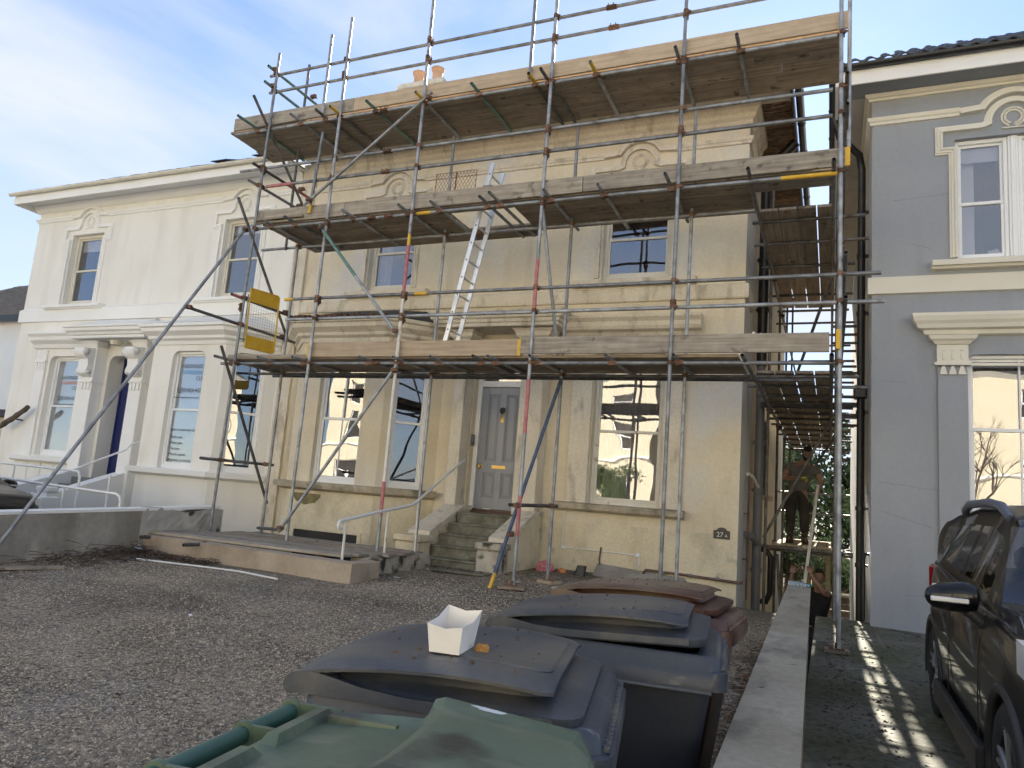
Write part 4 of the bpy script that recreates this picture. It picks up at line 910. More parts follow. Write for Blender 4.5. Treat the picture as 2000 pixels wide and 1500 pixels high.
down('black_trap_pipe', 'black curved trap pipe low in the alley', [(-1.2, 13.6, .9), (-1.0, 13.5, .92), (-.92, 13.5, .8), (-.92, 13.5, .2), (-.98, 13.5, .05), (-1.15, 13.5, .05)], .05, MT['black_plastic'])
# alley window and ledge on main side wall
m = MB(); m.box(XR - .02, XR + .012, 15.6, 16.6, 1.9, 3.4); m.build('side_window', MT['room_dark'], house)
m = MB(); m.box(XR, XR + .12, 15.5, 16.7, 1.8, 1.9, .01); m.build('side_sill', MT['sill_stone'], house)

# ================================================================== FAR LEFT HOUSE
fh = empty('tiled_bungalow', (0, 0, 0), 0, 'pale house with a brown tiled roof at the far left edge', 'house')
m = MB(); m.box(-40, -25.2, 17.2, 26, 0, 6.55); m.build('wall', MT['white_trim'], fh)
m = MB(); z0, z1 = 6.6, 9.6
m.quad((-40, 16.9, z0), (-24.9, 16.9, z0), (-28.2, 21.6, z1), (-36, 21.6, z1)); m.add([(-24.9, 16.9, z0), (-24.9, 26.4, z0), (-28.2, 21.6, z1)], [(0, 1, 2)]); rfx = m.build('roof', MT['brown_tile'], fh)
m = MB(); 
for j in range(20):
    t = j / 20; y = 16.9 + 4.7 * t; z = z0 + 3 * t; xr = -24.9 - 3.3 * t
    for k in range(26): 
        xa = xr - .3 * (k + 1) - (.15 if j % 2 else 0); m.add([(xa, y - .02, z + .03), (xa + .27, y - .02, z + .03), (xa + .27, y + .24, z + .17), (xa, y + .24, z + .17), (xa, y - .02, z), (xa + .27, y - .02, z)], [(0, 1, 2, 3), (4, 5, 1, 0)])
tag(m.build('tiles', MT['brown_tile'], fh), kind='stuff')
m = MB(); m.box(-40, -24.8, 16.75, 16.9, 6.45, 6.7); m.tube((-24.9, 16.85, 6.62), (-28.2, 21.6, 9.68), .12, 8); m.build('black_fascia', MT['black_plastic'], fh)
lo = MB(); lo.box(-40, -24.6, 15.4, 17.1, .0, 2.75); lb = lo.build('porch_wall', MT['opp_cream'], fh); lo = MB(); lo.box(-40, -24.4, 15.1, 17.15, 2.76, 2.98); lo.build('porch_roof', MT['slate'], fh)
lg = empty('driftwood_log', (-17.55, 11.15, 2.12), 0, 'weathered piece of dark driftwood leaning at the left of the white villa', 'log')
m = MB(); P0 = Vector((-.75, 0, .05)); P1 = Vector((.15, 0, .55)); d = P1 - P0
m.pipe([P0 + d * (k / 8) + Vector((R_.uniform(-.01, .01), 0, R_.uniform(-.012, .012))) for k in range(9)], [.05, .07, .065, .07, .06, .065, .055, .06, .05], 8); m.build('log', MT['bark'], lg)
m = MB(); m.tube((-.35, 0, .27), (-.35, .25, .25), .02, 6); m.build('bracket', MT['steel_dark'], lg)

# ================================================================== OPPOSITE SIDE (seen only reflected in the glass)
def opposite(x, wdt, label, seed, hh=9.0):
    t = empty('cream_terrace_house', (x, -20, 0), 0, label, 'house', 'sunlit houses across the street'); r = random.Random(seed)
    Mo = Matrix.Rotation(PI, 4, 'Z'); ops = []
    for i in range(3):
        cx = -wdt / 2 + wdt * (i + .5) / 3
        for z in (1.2, 4.6, 7.2 if hh > 9 else 99): 
            if z < 90: ops.append((cx - .5, cx + .5, z, z + (1.9 if z < 7 else 1.3)))
    m = MB(Mo); wall(m, -wdt / 2, wdt / 2, -.2, hh, ops, .2); m.box(-wdt / 2, wdt / 2, .4, 8, -.2, hh); m.build('wall', MT['opp_cream'], t)
    for o in ops:
        f = MB(Mo); fw = .07; f.box(o[0], o[0] + fw, .12, .18, o[2], o[3]); f.box(o[1] - fw, o[1], .12, .18, o[2], o[3]); f.box(o[0], o[1], .12, .18, o[3] - fw, o[3]); f.box(o[0], o[1], .12, .18, o[2], o[2] + fw); f.box(o[0], o[1], .12, .18, (o[2] + o[3]) / 2 - .03, (o[2] + o[3]) / 2 + .03)
        wd = f.build('window', MT['white_paint'], t); p = MB(Mo); p.box(o[0], o[1], .17, .18, o[2], o[3]); p.build('pane', MT['room_dark'], wd)
    m = MB(Mo); m.prof_path([(0, 4.0), (.2, 4.1), (.2, 4.2), (0, 4.22)], [(-wdt / 2, 0), (wdt / 2, 0)]); m.prof_path([(0, hh - .3), (.4, hh), (0, hh + .02)], [(-wdt / 2, 0), (wdt / 2, 0)]); m.build('cornice', MT['white_trim'], t)
    m = MB(Mo); m.add([(-wdt / 2, -.4, hh), (wdt / 2, -.4, hh), (wdt / 2 - 1, 4, hh + 2.5), (-wdt / 2 + 1, 4, hh + 2.5), (wdt / 2, 8, hh), (-wdt / 2, 8, hh)], [(0, 1, 2, 3), (1, 4, 2), (5, 0, 3), (4, 5, 3, 2)]); m.build('roof', MT['slate'], t)
opposite(-3, 10.5, 'sunlit cream house across the street, opposite the front door', 1, 9.6); opposite(-15, 10.5, 'sunlit cream house across the street, opposite the clinic', 2, 9.4)
opposite(9, 10.5, 'sunlit cream house across the street, opposite the grey villa', 3, 9.2); opposite(-27, 10.5, 'sunlit cream house across the street, left end of the row', 4, 9.4); opposite(21, 10.5, 'sunlit cream house across the street, right end of the row', 5, 9.4)

def tree(name, x, y, z0, h, cr, label, cat, leaf, nleaf, seed, size=.09, bare=False, group=None, low=.3, squash=1.0, open_=.0):
    r = random.Random(seed); t = empty(name, (x, y, z0), 0, label, cat, group)
    m = MB(); tips = []
    def branch(p, d, L_, rad, lev):
        n = 4; pts = [p]; 
        for k in range(n):
            d = (d + Vector((r.uniform(-.18, .18), r.uniform(-.18, .18), r.uniform(-.05, .12)))).normalized(); pts.append(pts[-1] + d * (L_ / n))
        m.pipe(pts, [rad * (1 - .45 * k / n) for k in range(n + 1)], 5 if lev else 9)
        if lev >= (4 if bare else 2): tips.append(pts[-1]); return
        for k in range(r.randint(3, 4)):
            q = pts[r.randint(2, n)]; a = r.uniform(0, 2 * PI); dd = (d * .7 + Vector((math.cos(a), math.sin(a), r.uniform(0, .6))) * .8).normalized()
            branch(q, dd, L_ * r.uniform(.55, .75), rad * .5, lev + 1)
    branch(Vector((0, 0, 0)), Vector((0, 0, 1)), h * .42, h * .022, 0)
    m.build('trunk', MT['bark'], t)
    if not bare:
        f = MB(); cl = [Vector((0, 0, h * .62)) + Vector((r.gauss(0, .42) * cr, r.gauss(0, .42) * cr, r.gauss(0, .42) * cr * squash)) for _ in range(26)] + tips[:10]
        vs = []; fs = []
        for k in range(nleaf):
            c = cl[r.randrange(len(cl))]; s_ = cr * .30
            p = c + Vector((r.gauss(0, .5), r.gauss(0, .5), r.gauss(0, .4))) * s_
            if p.z < h * low * .5: continue
            a = Vector((r.gauss(0, 1), r.gauss(0, 1), r.gauss(0, 1))).normalized(); b = a.orthogonal().normalized(); q = size * r.uniform(.6, 1.4); i = len(vs)
            vs += [p - a * q, p + b * q * .45, p + a * q, p - b * q * .45]; fs.append((i, i + 1, i + 2, i + 3))
        f.add(vs, fs); f.build('crown', MT[leaf], t)
    return t
tree('evergreen_shrub', -10.5, -13.4, 0, 3.2, 1.5, 'round evergreen shrub across the street', 'tree', 'leaf_mid', 6000, 11, .09)
tree('bare_tree', -2.5, -14.5, 0, 9, 3, 'bare winter tree across the street', 'tree', 'leaf_dark', 0, 12, bare=True)
tree('bare_tree', 5.5, -14.5, 0, 8, 3, 'second bare winter tree across the street, further right', 'tree', 'leaf_dark', 0, 13, bare=True)
# behind the alley
tree('garden_tree', -1.8, 27.5, LOW, 6.4, 2.5, 'dark evergreen tree left of the gap at the end of the alley', 'tree', 'leaf_dark', 12000, 21, .12)
tree('garden_tree', 1.6, 29, LOW, 6.8, 2.6, 'dark evergreen tree right of the gap at the end of the alley', 'tree', 'leaf_dark', 12000, 22, .12)
tree('garden_shrub', .2, 24.6, LOW, 1.9, .9, 'sunlit leafy shrub at the end of the alley', 'shrub', 'leaf_mid', 5000, 23, .06)
tree('garden_shrub', -1.3, 24.2, LOW, 2.6, .9, 'dark leafy shrub against the back fence', 'shrub', 'leaf_dark', 5000, 24, .06)
gf = empty('garden_fence', (0, 0, 0), 0, 'weathered timber fence closing the far end of the alley', 'fence')
for k in range(22):
    x = -3.2 + k * .27; m = MB(); m.box(x, x + .255, 25.4 + (k % 2) * .02, 25.43 + (k % 2) * .02, LOW, LOW + 1.5 + R_.uniform(-.02, .03), .004); m.build('fence_board', MT['fence_wood'], gf)
for x in (-2.2, 0, 2.2): m = MB(); m.box(x, x + .1, 25.45, 25.55, LOW, LOW + 1.8, .006); m.build('fence_post', MT['fence_wood'], gf)
gl = empty('garden_planter', (.0, 22.6, LOW), 0, 'low sunlit timber planter beyond the alley', 'planter')
for k in range(3): m = MB(); m.box(-.6, .9, 0, .05, .05 + k * .17, .2 + k * .17, .006); m.build('planter_board', MT['fence_wood'], gl)
m = MB(); m.box(-.65, .95, -.05, .6, .56, .62, .01); m.build('planter_cap', MT['bare_board'], gl)

# ================================================================== DIVIDER WALL
dw = empty('dividing_wall', (0, 0, 0), 0, 'low cement dividing wall with a broad flat coping between gravel and driveway', 'wall')
def dwx(y): return -.287 - .0172 * (y - 2.4)
m = MB(); ys = [-.6 + .5 * k for k in range(20)]; ys[-1] = 8.98
def strip(m, xo0, xo1, z0, z1f):
    for a, b in zip(ys[:-1], ys[1:]):
        xa0, xa1 = dwx(a) + xo0, dwx(a) + xo1; xb0, xb1 = dwx(b) + xo0, dwx(b) + xo1; za, zb = z1f(a), z1f(b)
        m.quad((xa0, a, za), (xa1, a, za), (xb1, b, zb), (xb0, b, zb)); m.quad((xa0, a, z0), (xa0, a, za), (xb0, b, zb), (xb0, b, z0)); m.quad((xa1, a, za), (xa1, a, z0), (xb1, b, z0), (xb1, b, zb))
    b = ys[-1]; m.quad((dwx(b) + xo0, b, z0), (dwx(b) + xo1, b, z0), (dwx(b) + xo1, b, z1f(b)), (dwx(b) + xo0, b, z1f(b)))
strip(m, .0, .20, -.2, lambda y: .70); m.build('wall_body', MT['coping'], dw)
m = MB(); strip(m, -.025, .215, .701, lambda y: .745 + .002 * math.sin(y * 5)); m.build('wall_coping', MT['coping'], dw)
bt = empty('water_bottle', (dwx(8.9) - .02, 8.86, .745 + .032), 0, 'clear plastic water bottle lying on the far end of the dividing wall', 'bottle')
m = MB(); m.M = Matrix.Rotation(PI / 2, 4, 'Y'); m.lathe([(.0, 0), (.028, .004), (.033, .015), (.033, .08), (.030, .09), (.033, .10), (.033, .15), (.022, .185), (.013, .20), (.013, .215)], 16); m.build('bottle_body', MT['bottle_clear'], bt)
m = MB(); m.M = Matrix.Rotation(PI / 2, 4, 'Y'); m.lathe([(.015, .21), (.015, .228), (0, .229)], 12); m.build('bottle_cap', MT['print_blue'], bt)
# ================================================================== SCAFFOLD
sf = empty('scaffold', (0, 0, 0), 0, 'tube and board scaffold of three lifts around the stained villa', 'scaffold')
TR = .0242
S = 8.6; SI = 9.5
def tb(name, a, b, mat='steel_tube', r=TR, n=10, parent=None, hollow=True):
    a = Vector(a); b = Vector(b); d = b - a; L_ = d.length
    m = MB(); m.tube((0, 0, 0), (L_, 0, 0), r, n, hollow=hollow)
    o = m.build(name, MT[mat], parent or sf); o.rotation_mode = 'QUATERNION'
    o.rotation_quaternion = d.to_track_quat('X', 'Z'); o.location = a
    return o
def band(par, t0, t1, mat):   # painted length of a tube, on its own x axis
    m = MB(); m.tube((t0, 0, 0), (t1, 0, 0), TR + .0012, 10, caps=False); m.build('paint_band', MT[mat], par)
# coupler shared mesh
m = MB()
for ax in ('x', 'z'):
    if ax == 'x': m.tube((-.026, 0, 0), (.026, 0, 0), .036, 10); m.box(-.02, .02, -.062, -.03, -.014, .014, .004); m.tube((0, -.06, .0), (0, -.085, .0), .009, 6)
    else: m.tube((0, -.05, -.026), (0, -.05, .026), .034, 10); m.box(-.018, .018, -.022, .004, -.02, .02); m.tube((.03, -.05, 0), (.066, -.05, .0), .010, 6); m.box(.026, .05, -.062, -.038, -.015, .015, .003)
cpl = m.build('coupler', MT['coupler_rust'], sf); CM = cpl.data; cpl.location = (0, -50, -50)
bpy.data.objects.remove(cpl)
def cp(p, rz=0, rx=0, ry=0, mat=None):
    o = bpy.data.objects.new('coupler', CM); C.objects.link(o); o.parent = sf; o.location = p; o.rotation_euler = (rx + R_.uniform(-.1, .1), ry + R_.uniform(-.1, .1), rz); return o
def sleeve(p, axis='x'):
    m = MB(); m.tube((-.07, 0, 0), (.07, 0, 0), .034, 10); m.box(-.06, .06, -.05, .0, -.02, .012, .003)
    for q in (-.035, .035): m.tube((q, -.05, -.03), (q, -.05, .03), .008, 6)
    o = m.build('sleeve_coupler', MT['coupler_rust'], sf); o.location = p
    if axis == 'z': o.rotation_euler = (0, PI / 2, 0)
Z1, Z2, Z3 = 3.22, 5.45, 7.19
zg = lambda x, y: G(x, y)
SX = [-8.60, -7.165, -5.63, -3.59, -1.775, .075]
# front standards (base, top)
front = [(SX[0], .56, 8.53), (SX[1], .50, 8.89), (SX[2], -.5, 9.6), (SX[3], .38, 9.6), (SX[4], .24, 9.6), (SX[5], .155, 9.2)]
lean = [(-.06, .04), (-.02, .03), (0, 0), (0, 0), (0, 0), (0.02, -.02)]
for (x, zb, zt), (l0, l1) in zip(front, lean):
    o = tb('standard', (x + l0, S, zb), (x + l1, S, zt))
    if x == SX[2]: o['label'] = 'standard with a pink and white painted lower half'; band(o, 4.25 - zb, 4.95 - zb, 'red_band'); band(o, 1.1 - zb, 1.55 - zb, 'red_band'); band(o, 1.55 - zb, 4.2 - zb, 'old_paint'); band(o, 4.95 - zb, 5.12 - zb, 'yellow_paint')
    if x == SX[3]: o['label'] = 'standard with faded red painted lengths in front of the grey door'; band(o, 3.92 - zb, 4.62 - zb, 'red_band'); band(o, 2.3 - zb, 3.0 - zb, 'red_band'); band(o, 1.0 - zb, 1.5 - zb, 'red_band')
# inner standards
for x, zb, zt in ((-8.46, .45, Z2), (-8.72, 5.4, 8.9), (-5.57, .45, 7.1), (-3.475, .36, 7.0), (-1.76, .22, 7.0)):
    tb('standard', (x, SI, zb), (x, SI, zt), 'steel_tube' if x != -8.72 else 'steel_dark')
# short hanging posts on the front rails
o = tb('puncheon', (-7.52, S, 5.60), (-7.44, S, 6.95)); band(o, 0, .14, 'yellow_paint')
tb('puncheon', (-7.50, S, 7.22), (-7.50, S, 8.66)); tb('puncheon', (-3.92, S, 7.28), (-3.93, S, 9.0))
tb('puncheon', (.16, S + .35, 5.9), (.16, S + .35, 8.4)); 
# front ledgers and guard rails
def rail(z, x0, x1, y=S + .05, mat='steel_tube', name='ledger', z1=None, seg=None, off=.05):
    return tb(name, (x0, y, z), (x1, y, z if z1 is None else z1), mat)
o = rail(Z1, -8.95, .12); o = rail(Z2, -8.62, .08); band(o, 3.05, 3.28, 'yellow_paint'); band(o, 8.05, 8.66, 'yellow_paint')
rail(Z3, -9.35, .02)
for z, a, b, q in ((3.91, -7.75, .52, 0), (4.235, -7.82, .49, 1), (6.17, -8.52, -.02, 0), (6.50, -9.12, -.02, 0), (7.86, -8.72, .3, 0), (8.17, -8.75, .3, 0)):
    o = rail(z, a, b, name='guard_rail')
    if q: band(o, 0, .18, 'yellow_paint'); band(o, 2.35, 2.55, 'yellow_paint')
    if z == 6.17: band(o, .05, .55, 'red_band')
# inner ledgers
for z, a, b in ((Z1, -9.2, -.95), (Z1 + .02, -9.0, -.2), (Z2, -9.3, -.95)):
    tb('ledger', (a, SI + .05 if z != Z1 + .02 else 9.9, z), (b, SI + .05 if z != Z1 + .02 else 9.9, z), 'steel_dark' if z < 5 else 'steel_tube')
# couplers front
for x in SX:
    for z in (Z1, 3.91, 4.235, Z2, 6.17, 6.50, Z3, 7.86, 8.17):
        if x == SX[0] and z in (3.91, 4.235): continue
        lx = x
        cp((lx, S + .05, z), 0)
        cp((lx, S, z + .06 * R_.choice((-1, 1))), PI, 0, PI / 2) if R_.random() < .35 else None
for x in (-8.46, -5.57, -3.475, -1.76):
    for z in (Z1, Z2): cp((x, SI + .05, z), 0)
for x, z in ((-6.35, Z3 + 0), (-6.2, 6.50), (-6.2, 6.17), (-6.0, Z1), (-6.35, Z2), (-2.8, 8.17), (-2.75, 7.86), (-6.05, Z2)): sleeve((x, S + .05, z))
sleeve((-5.0, SI + .05, Z2)); sleeve((SX[0] - .03, S, 4.12), 'z')
# transoms
def transom(x, z, y0, y1, mat='steel_tube', col=None, dz=0):
    o = tb('transom', (x, y0, z), (x, y1, z + dz), mat)
    if col: band(o, 0, .28, col)
    cp((x, S + .05, z - .05), PI / 2, 0, 0)
    return o
zt3 = Z3 + .05
for x, yl, c, mt in ((-8.88, 8.20, 0, 'green_tube'), (-7.97, 8.4, 0, 'steel_tube'), (-7.47, 8.4, 0, 'steel_dark'), (-7.18, 8.38, 'yellow_paint', 'steel_dark'), (-6.52, 8.4, 0, 'green_tube'), (-5.65, 8.4, 'yellow_paint', 'steel_tube'), (-4.74, 8.42, 0, 'green_tube'), (-3.86, 8.42, 'yellow_paint', 'steel_dark'), (-3.66, 8.36, 0, 'steel_dark'), (-2.97, 8.4, 'yellow_paint', 'steel_tube'), (-1.85, 8.4, 0, 'steel_tube'), (-1.10, 8.36, 0, 'steel_tube')):
    transom(x, zt3, yl, 9.85, mt, c)
for x, yl in ((-8.3, 8.5), (-7.82, 8.4), (-6.71, 8.38), (-5.74, 8.4), (-5.21, 8.4), (-4.44, 8.4), (-4.25, 8.3), (-3.5, 8.4), (-2.76, 8.4), (-1.88, 8.3)): transom(x, Z2 + .05, yl, 9.95 + R_.uniform(-.1, .05))
for x, yl in ((-8.75, 8.3), (-7.98, 8.4), (-7.32, 8.4), (-6.14, 8.42), (-5.6, 8.45), (-4.99, 8.43), (-4.33, 8.4), (-4.12, 8.42), (-3.52, 8.4), (-2.52, 8.4), (-1.70, 8.4)): transom(x, Z1 + .05, yl, 9.85 + R_.uniform(-.1, .1))
# left end returns (along Y)
XE = -8.66
for y0, y1, z, mt in ((8.48, 9.9, 8.25, 'green_tube'), (8.45, 9.75, 7.95, 'green_tube'), (8.45, 9.95, 6.50, 'steel_dark'), (8.4, 9.7, 6.19, 'steel_tube'), (8.38, 9.85, 4.28, 'steel_dark'), (7.55, 9.95, 3.85, 'steel_dark'), (8.22, 9.8, 1.69, 'steel_tube')):
    o = tb('return_rail', (XE, y0, z), (XE, y1, z), mt)
    if z == 4.28: band(o, 0, .2, 'red_band')
    if z == 6.50: band(o, .8, 1.4, 'red_band')
    cp((XE + .02, S, z), PI / 2); cp((XE + .1, SI, z), PI / 2)
# braces
def brace(a, b, mt='steel_tube'): return tb('brace', a, b, mt)
o = tb('raking_brace', (-8.76, 5.42, .26), (-8.67, 8.50, 5.42), r=TR)
cp((-8.68, 7.60, 3.86), PI / 2); cp((-8.66, 8.5, 5.38), 0)
brace((XE + .06, 8.26, 3.42), (XE + .06, 9.70, 1.05), 'steel_dark'); brace((XE + .06, 8.18, 5.80), (XE + .06, 9.72, 3.82), 'steel_dark'); brace((XE + .06, 8.2, 7.55), (XE + .06, 9.95, 6.0), 'steel_dark')
brace((-7.30, S - .05, .72), (-5.58, S - .05, 3.18)); brace((-7.60, S - .05, 5.72), (-5.46, S - .05, 7.30))
o = brace((-7.24, S - .05, 5.36), (-5.64, S - .05, 3.62)); band(o, 0, 1.15, 'green_tube')
brace((-3.62, S + .08, 5.42), (-3.50, SI - .06, 3.35), 'steel_tube'); o = brace((-3.83, 8.42, .34), (-3.45, SI - .06, 3.16), 'blue_tube'); band(o, 0, .2, 'yellow_paint')
tb('tie_tube', (-3.66, 8.45, 1.38), (-3.44, 9.58, 1.40), 'steel_dark')
tb('tie_tube', (-7.35, S + .06, .74), (-8.5, SI - .05, .66), 'steel_dark')
for p in ((-7.27, S - .04, .78), (-5.61, S - .04, 3.1), (-5.5, S - .04, 7.2), (-7.5, S - .04, 5.8), (-7.2, S - .04, 5.3), (-5.66, S - .04, 3.66), (-3.6, S - .04, 1.38), (-3.66, S - .03, 1.02), (-3.475, 9.46, 1.4)): cp(p, 0)
# ---------------------------------------------------------------- boards
BM = {}
def board(L_, mat, parent=None, name='board', thick=.038, w_=.222):
    key = (round(L_, 2), mat, thick, w_)
    if key not in BM:
        m = MB(); m.box(0, L_, -w_ / 2, w_ / 2, 0, thick, .004)
        me = bpy.data.meshes.new(name); me.from_pydata(m.v, [], m.f); me.materials.append(MT[mat]); BM[key] = me
    o = bpy.data.objects.new(name, BM[key]); C.objects.link(o); o.parent = parent or sf; return o
def deck(x0, x1, y0, z, n, mat, cuts, skip=None, pitch=.2265):
    for j in range(n):
        xs = [x0] + [c + R_.uniform(-.35, .35) for c in cuts if x0 < c < x1] + [x1]
        for a, b in zip(xs[:-1], xs[1:]):
            a2 = a + (R_.uniform(-.06, .04) if a == x0 else 0)
            if skip and skip(j, a, b) : 
                continue
            o = board(round(b - a2 - .006, 2), mat); o.location = (a2, y0 + (j + .5) * pitch, z + R_.uniform(0, .004)); o.rotation_euler = (R_.uniform(-.012, .012), R_.uniform(-.0012, .0012), R_.uniform(-.0015, .0015))
deck(-9.55, .06, 8.715, Z3 + .078, 5, 'old_board', (-5.7, -3.6, -.9))
for (a, b, j0, j1) in ((-8.55, -5.2, 0, 6), (-5.2, -4.15, 0, 1), (-5.2, -4.15, 4, 6), (-4.15, -.95, 0, 5)):
    for j in range(j0, j1):
        o = board(round(b - a - .006, 2), 'old_board'); o.location = (a, 8.715 + (j + .5) * .2265, Z2 + .078 + R_.uniform(0, .004)); o.rotation_euler = (R_.uniform(-.01, .01), 0, R_.uniform(-.0015, .0015))
o = board(.95, 'grey_board'); o.location = (-.95, 8.83, Z2 + .08); o = board(.95, 'grey_board'); o.location = (-.95, 9.06, Z2 + .08)
deck(-8.9, -1.0, 8.70, Z1 + .078, 5, 'old_board', (-5.2,))
o = board(1.9, 'grey_board'); o.location = (-8.9, 8.82, Z1 + .118)
for k, (x, m_) in enumerate(((-8.6, 'grey_board'), (-8.2, 'old_board'))):
    o = board(1.2, m_); o.location = (x, 8.7, Z2 + .118); o.rotation_euler = (0, 0, PI / 2 * .0 + .02 * k); o.scale = (.45, 1, 1)
def toe(x0, x1, z, mat, y=8.69, ends=(0, 0), dz=0):
    o = board(round(x1 - x0, 2), mat, None, 'toe_board'); o.rotation_euler = (PI / 2, -dz / (x1 - x0), 0); o.location = (x0, y, z + .113)
    for e, x in zip(ends, (0, x1 - x0 - .05)):
        if e: m = MB(); m.box(x - .002, x + .05, -.1125, .1125, -.0015, .0395, .001); b = m.build('end_band', MT['yellow_paint'], o)
    return o
toe(-9.42, -6.95, Z3 + .085, 'grey_board'); toe(-6.945, -3.1, Z3 + .085, 'new_board', ends=(0, 0)); toe(-3.095, .13, Z3 + .085, 'new_board')
toe(-8.62, -6.9, Z2 + .085, 'grey_board'); toe(-6.895, -3.05, Z2 + .085, 'grey_board', y=8.692); toe(-3.045, .17, Z2 + .085, 'grey_board', ends=(0, 1))
toe(-7.27, -3.76, Z1 + .10, 'new_board', ends=(1, 1)); toe(-3.755, -.02, Z1 + .12, 'grey_board', y=8.66)
# splashes on the lower toe board
m = MB(T(0, 8.639))
for cx, cz, s_ in ((-2.33, 3.43, .03), (-2.15, 3.50, .012), (-2.10, 3.44, .012), (-1.98, 3.46, .01), (-.93, 3.455, .03), (-.85, 3.48, .012), (-.83, 3.55, .03), (-.75, 3.55, .02)):
    n = 9; m.add([(cx + s_ * R_.uniform(.6, 1.2) * math.cos(PI * 2 * k / n), 0, cz + s_ * R_.uniform(.6, 1.4) * math.sin(PI * 2 * k / n)) for k in range(n)], [tuple(range(n))])
m.box(-2.62, -2.47, -.004, 0, 3.50, 3.56); m.build('plaster_splash', MT['old_paint'], sf)
m = MB(); m.box(.04, .09, 8.55, 8.74, 3.36, 3.58, .004); m.build('end_toe', MT['yellow_paint'], sf)
# well platform boards and the tubes below them
for j, (x0, L_, y, mt) in enumerate(((-8.95, 3.4, 7.80, 'grey_board'), (-8.9, 3.45, 8.03, 'grey_board'), (-8.9, 3.5, 8.27, 'grey_board'), (-8.7, 3.4, 8.50, 'grey_board'), (-8.6, 3.3, 8.86, 'old_board'), (-8.6, 3.2, 9.1, 'grey_board'), (-8.5, 3.1, 9.34, 'grey_board'))):
    o = board(L_, mt); o.location = (x0, y, .562 + .004 * (j % 2)); o.rotation_euler = (0, R_.uniform(-.003, .003), R_.uniform(-.004, .004))
for x, y0 in ((-8.75, 7.45), (-7.72, 7.25), (-5.95, 7.42)): tb('transom', (x, y0, .530 if x > -8 else .530), (x + .03, 9.6, .53), 'steel_dark'); cp((x, y0 + .35, .53), PI / 2)
# sole plates
for n_, x, y, sx, sy, mt in (('sole_board', -3.60, 8.55, .17, .12, 'old_board'), ('sole_board', -3.45, 9.5, .13, .11, 'new_board'), ('sole_board', .08, 8.6, .12, .07, 'grey_board'), ('sole_board', -1.77, 8.6, .2, .11, 'grey_board')):
    m = MB(); m.box(-sx, sx, -sy, sy, 0, .038, .004); o = m.build(n_, MT[mt], sf); o.location = (x, y, G(x, y) + .005); o.rotation_euler = (0, 0, R_.uniform(-.4, .4) if x < -1 else 0)
    m = MB(); m.box(-.075, .075, -.075, .075, .038, .046, .002); m.tube((0, 0, .046), (0, 0, .10), .019, 8); q = m.build('base_plate', MT['coupler_rust'], sf); q.location = (x, y, G(x, y) + .005)
# ---------------------------------------------------------------- alley scaffold
for z, zb in ((Z1 - .02, Z1 + .06), (Z2 - .02, Z2 + .06)):
    for x in (-.92, -.0): tb('ledger', (x, 8.35, z + .05), (x, 21.5, z + .05), 'steel_dark')
    ys = (9.95, 10.75, 11.6, 12.3, 12.55, 12.8, 13.6, 14.4, 15.3, 16.2, 17.2, 18.3, 19.6, 20.8) if z < 4 else (10.2, 11.1, 12.2, 13.9, 15.0, 16.0, 17.1, 18.2, 20)
    for y in ys: tb('transom', (-1.10 + R_.uniform(0, .12), y, z + .10), (.34 + R_.uniform(-.05, .14), y, z + .10), 'steel_dark')
    for j in range(4):
        y = 9.88; 
        while y < (20.5 if z < 4 else 14.0):
            L_ = 3.55 if z < 4 else 2.5; o = board(L_, 'old_board'); o.rotation_euler = (0, R_.uniform(-.003, .003), PI / 2 + R_.uniform(-.003, .003)); o.location = (-.80 + j * .2385 + R_.uniform(-.003, .003), y, z + .127); y += L_ + .01
for x, y in ((-.95, 12.6), (-.95, 15.0), (-.95, 17.4), (.07, 10.95), (.07, 13.3), (.1, 15.7), (.1, 18.0), (-.95, 19.9), (.1, 20.4)):
    tb('standard', (x, y, LOW), (x, y, 7.2), 'steel_dark'); 
    for z in (Z1, Z2, 1.0): cp((x, y + .03, z), PI / 2)
for x in (-.96, .13):
    for z in (3.95, 4.45, 6.2, 6.6): 
        if x > 0: tb('guard_rail', (x, 8.36 if z != 6.6 else 8.4, z - .06), (x, 21, z - .06), 'steel_dark')
for y, z in ((17.6, 2.05), (17.6, 1.62)): tb('guard_rail', (-1.1, y, z), (.4, y, z), 'steel_tube')
for x in (.08,):
    for z in (2.0, 1.5, .75): o = tb('guard_rail', (x, 12.2, z), (x, 18.2, z), 'steel_dark')
# short tube ends crossing beyond the right hand line
for k in range(26):
    z = 3.0 + R_.choice((0, .12, .9, 1.3, 1.7)) + R_.uniform(-.05, .05); y = 12.5 + k * .33
    tb('end_tube', (.0, y, z), (.42, y, z), 'steel_dark', n=6)
brace((.12, 13.55, 3.42), (-1.05, 13.55, 1.12), 'steel_tube'); brace((.12, 10.5, 5.2), (-.75, 13.9, 3.5), 'steel_dark'); brace((.1, 16, 3.2), (-.5, 16, 2.2), 'steel_dark'); brace((-.78, 12.9, .9), (-.62, 12.9, -1.2), 'steel_dark')
tb('transom', (-1.16, 13.55, .98), (.36, 13.55, .98), 'steel_tube'); tb('transom', (-1.16, 13.62, .93), (.36, 13.62, .93), 'steel_dark'); tb('transom', (-1.1, 16.5, .98), (.36, 16.5, .98), 'steel_dark')
for j in range(4): o = board(3.55, 'bare_board'); o.rotation_euler = (0, 0, PI / 2); o.location = (-.80 + j * .2385, 13.45, 1.01)

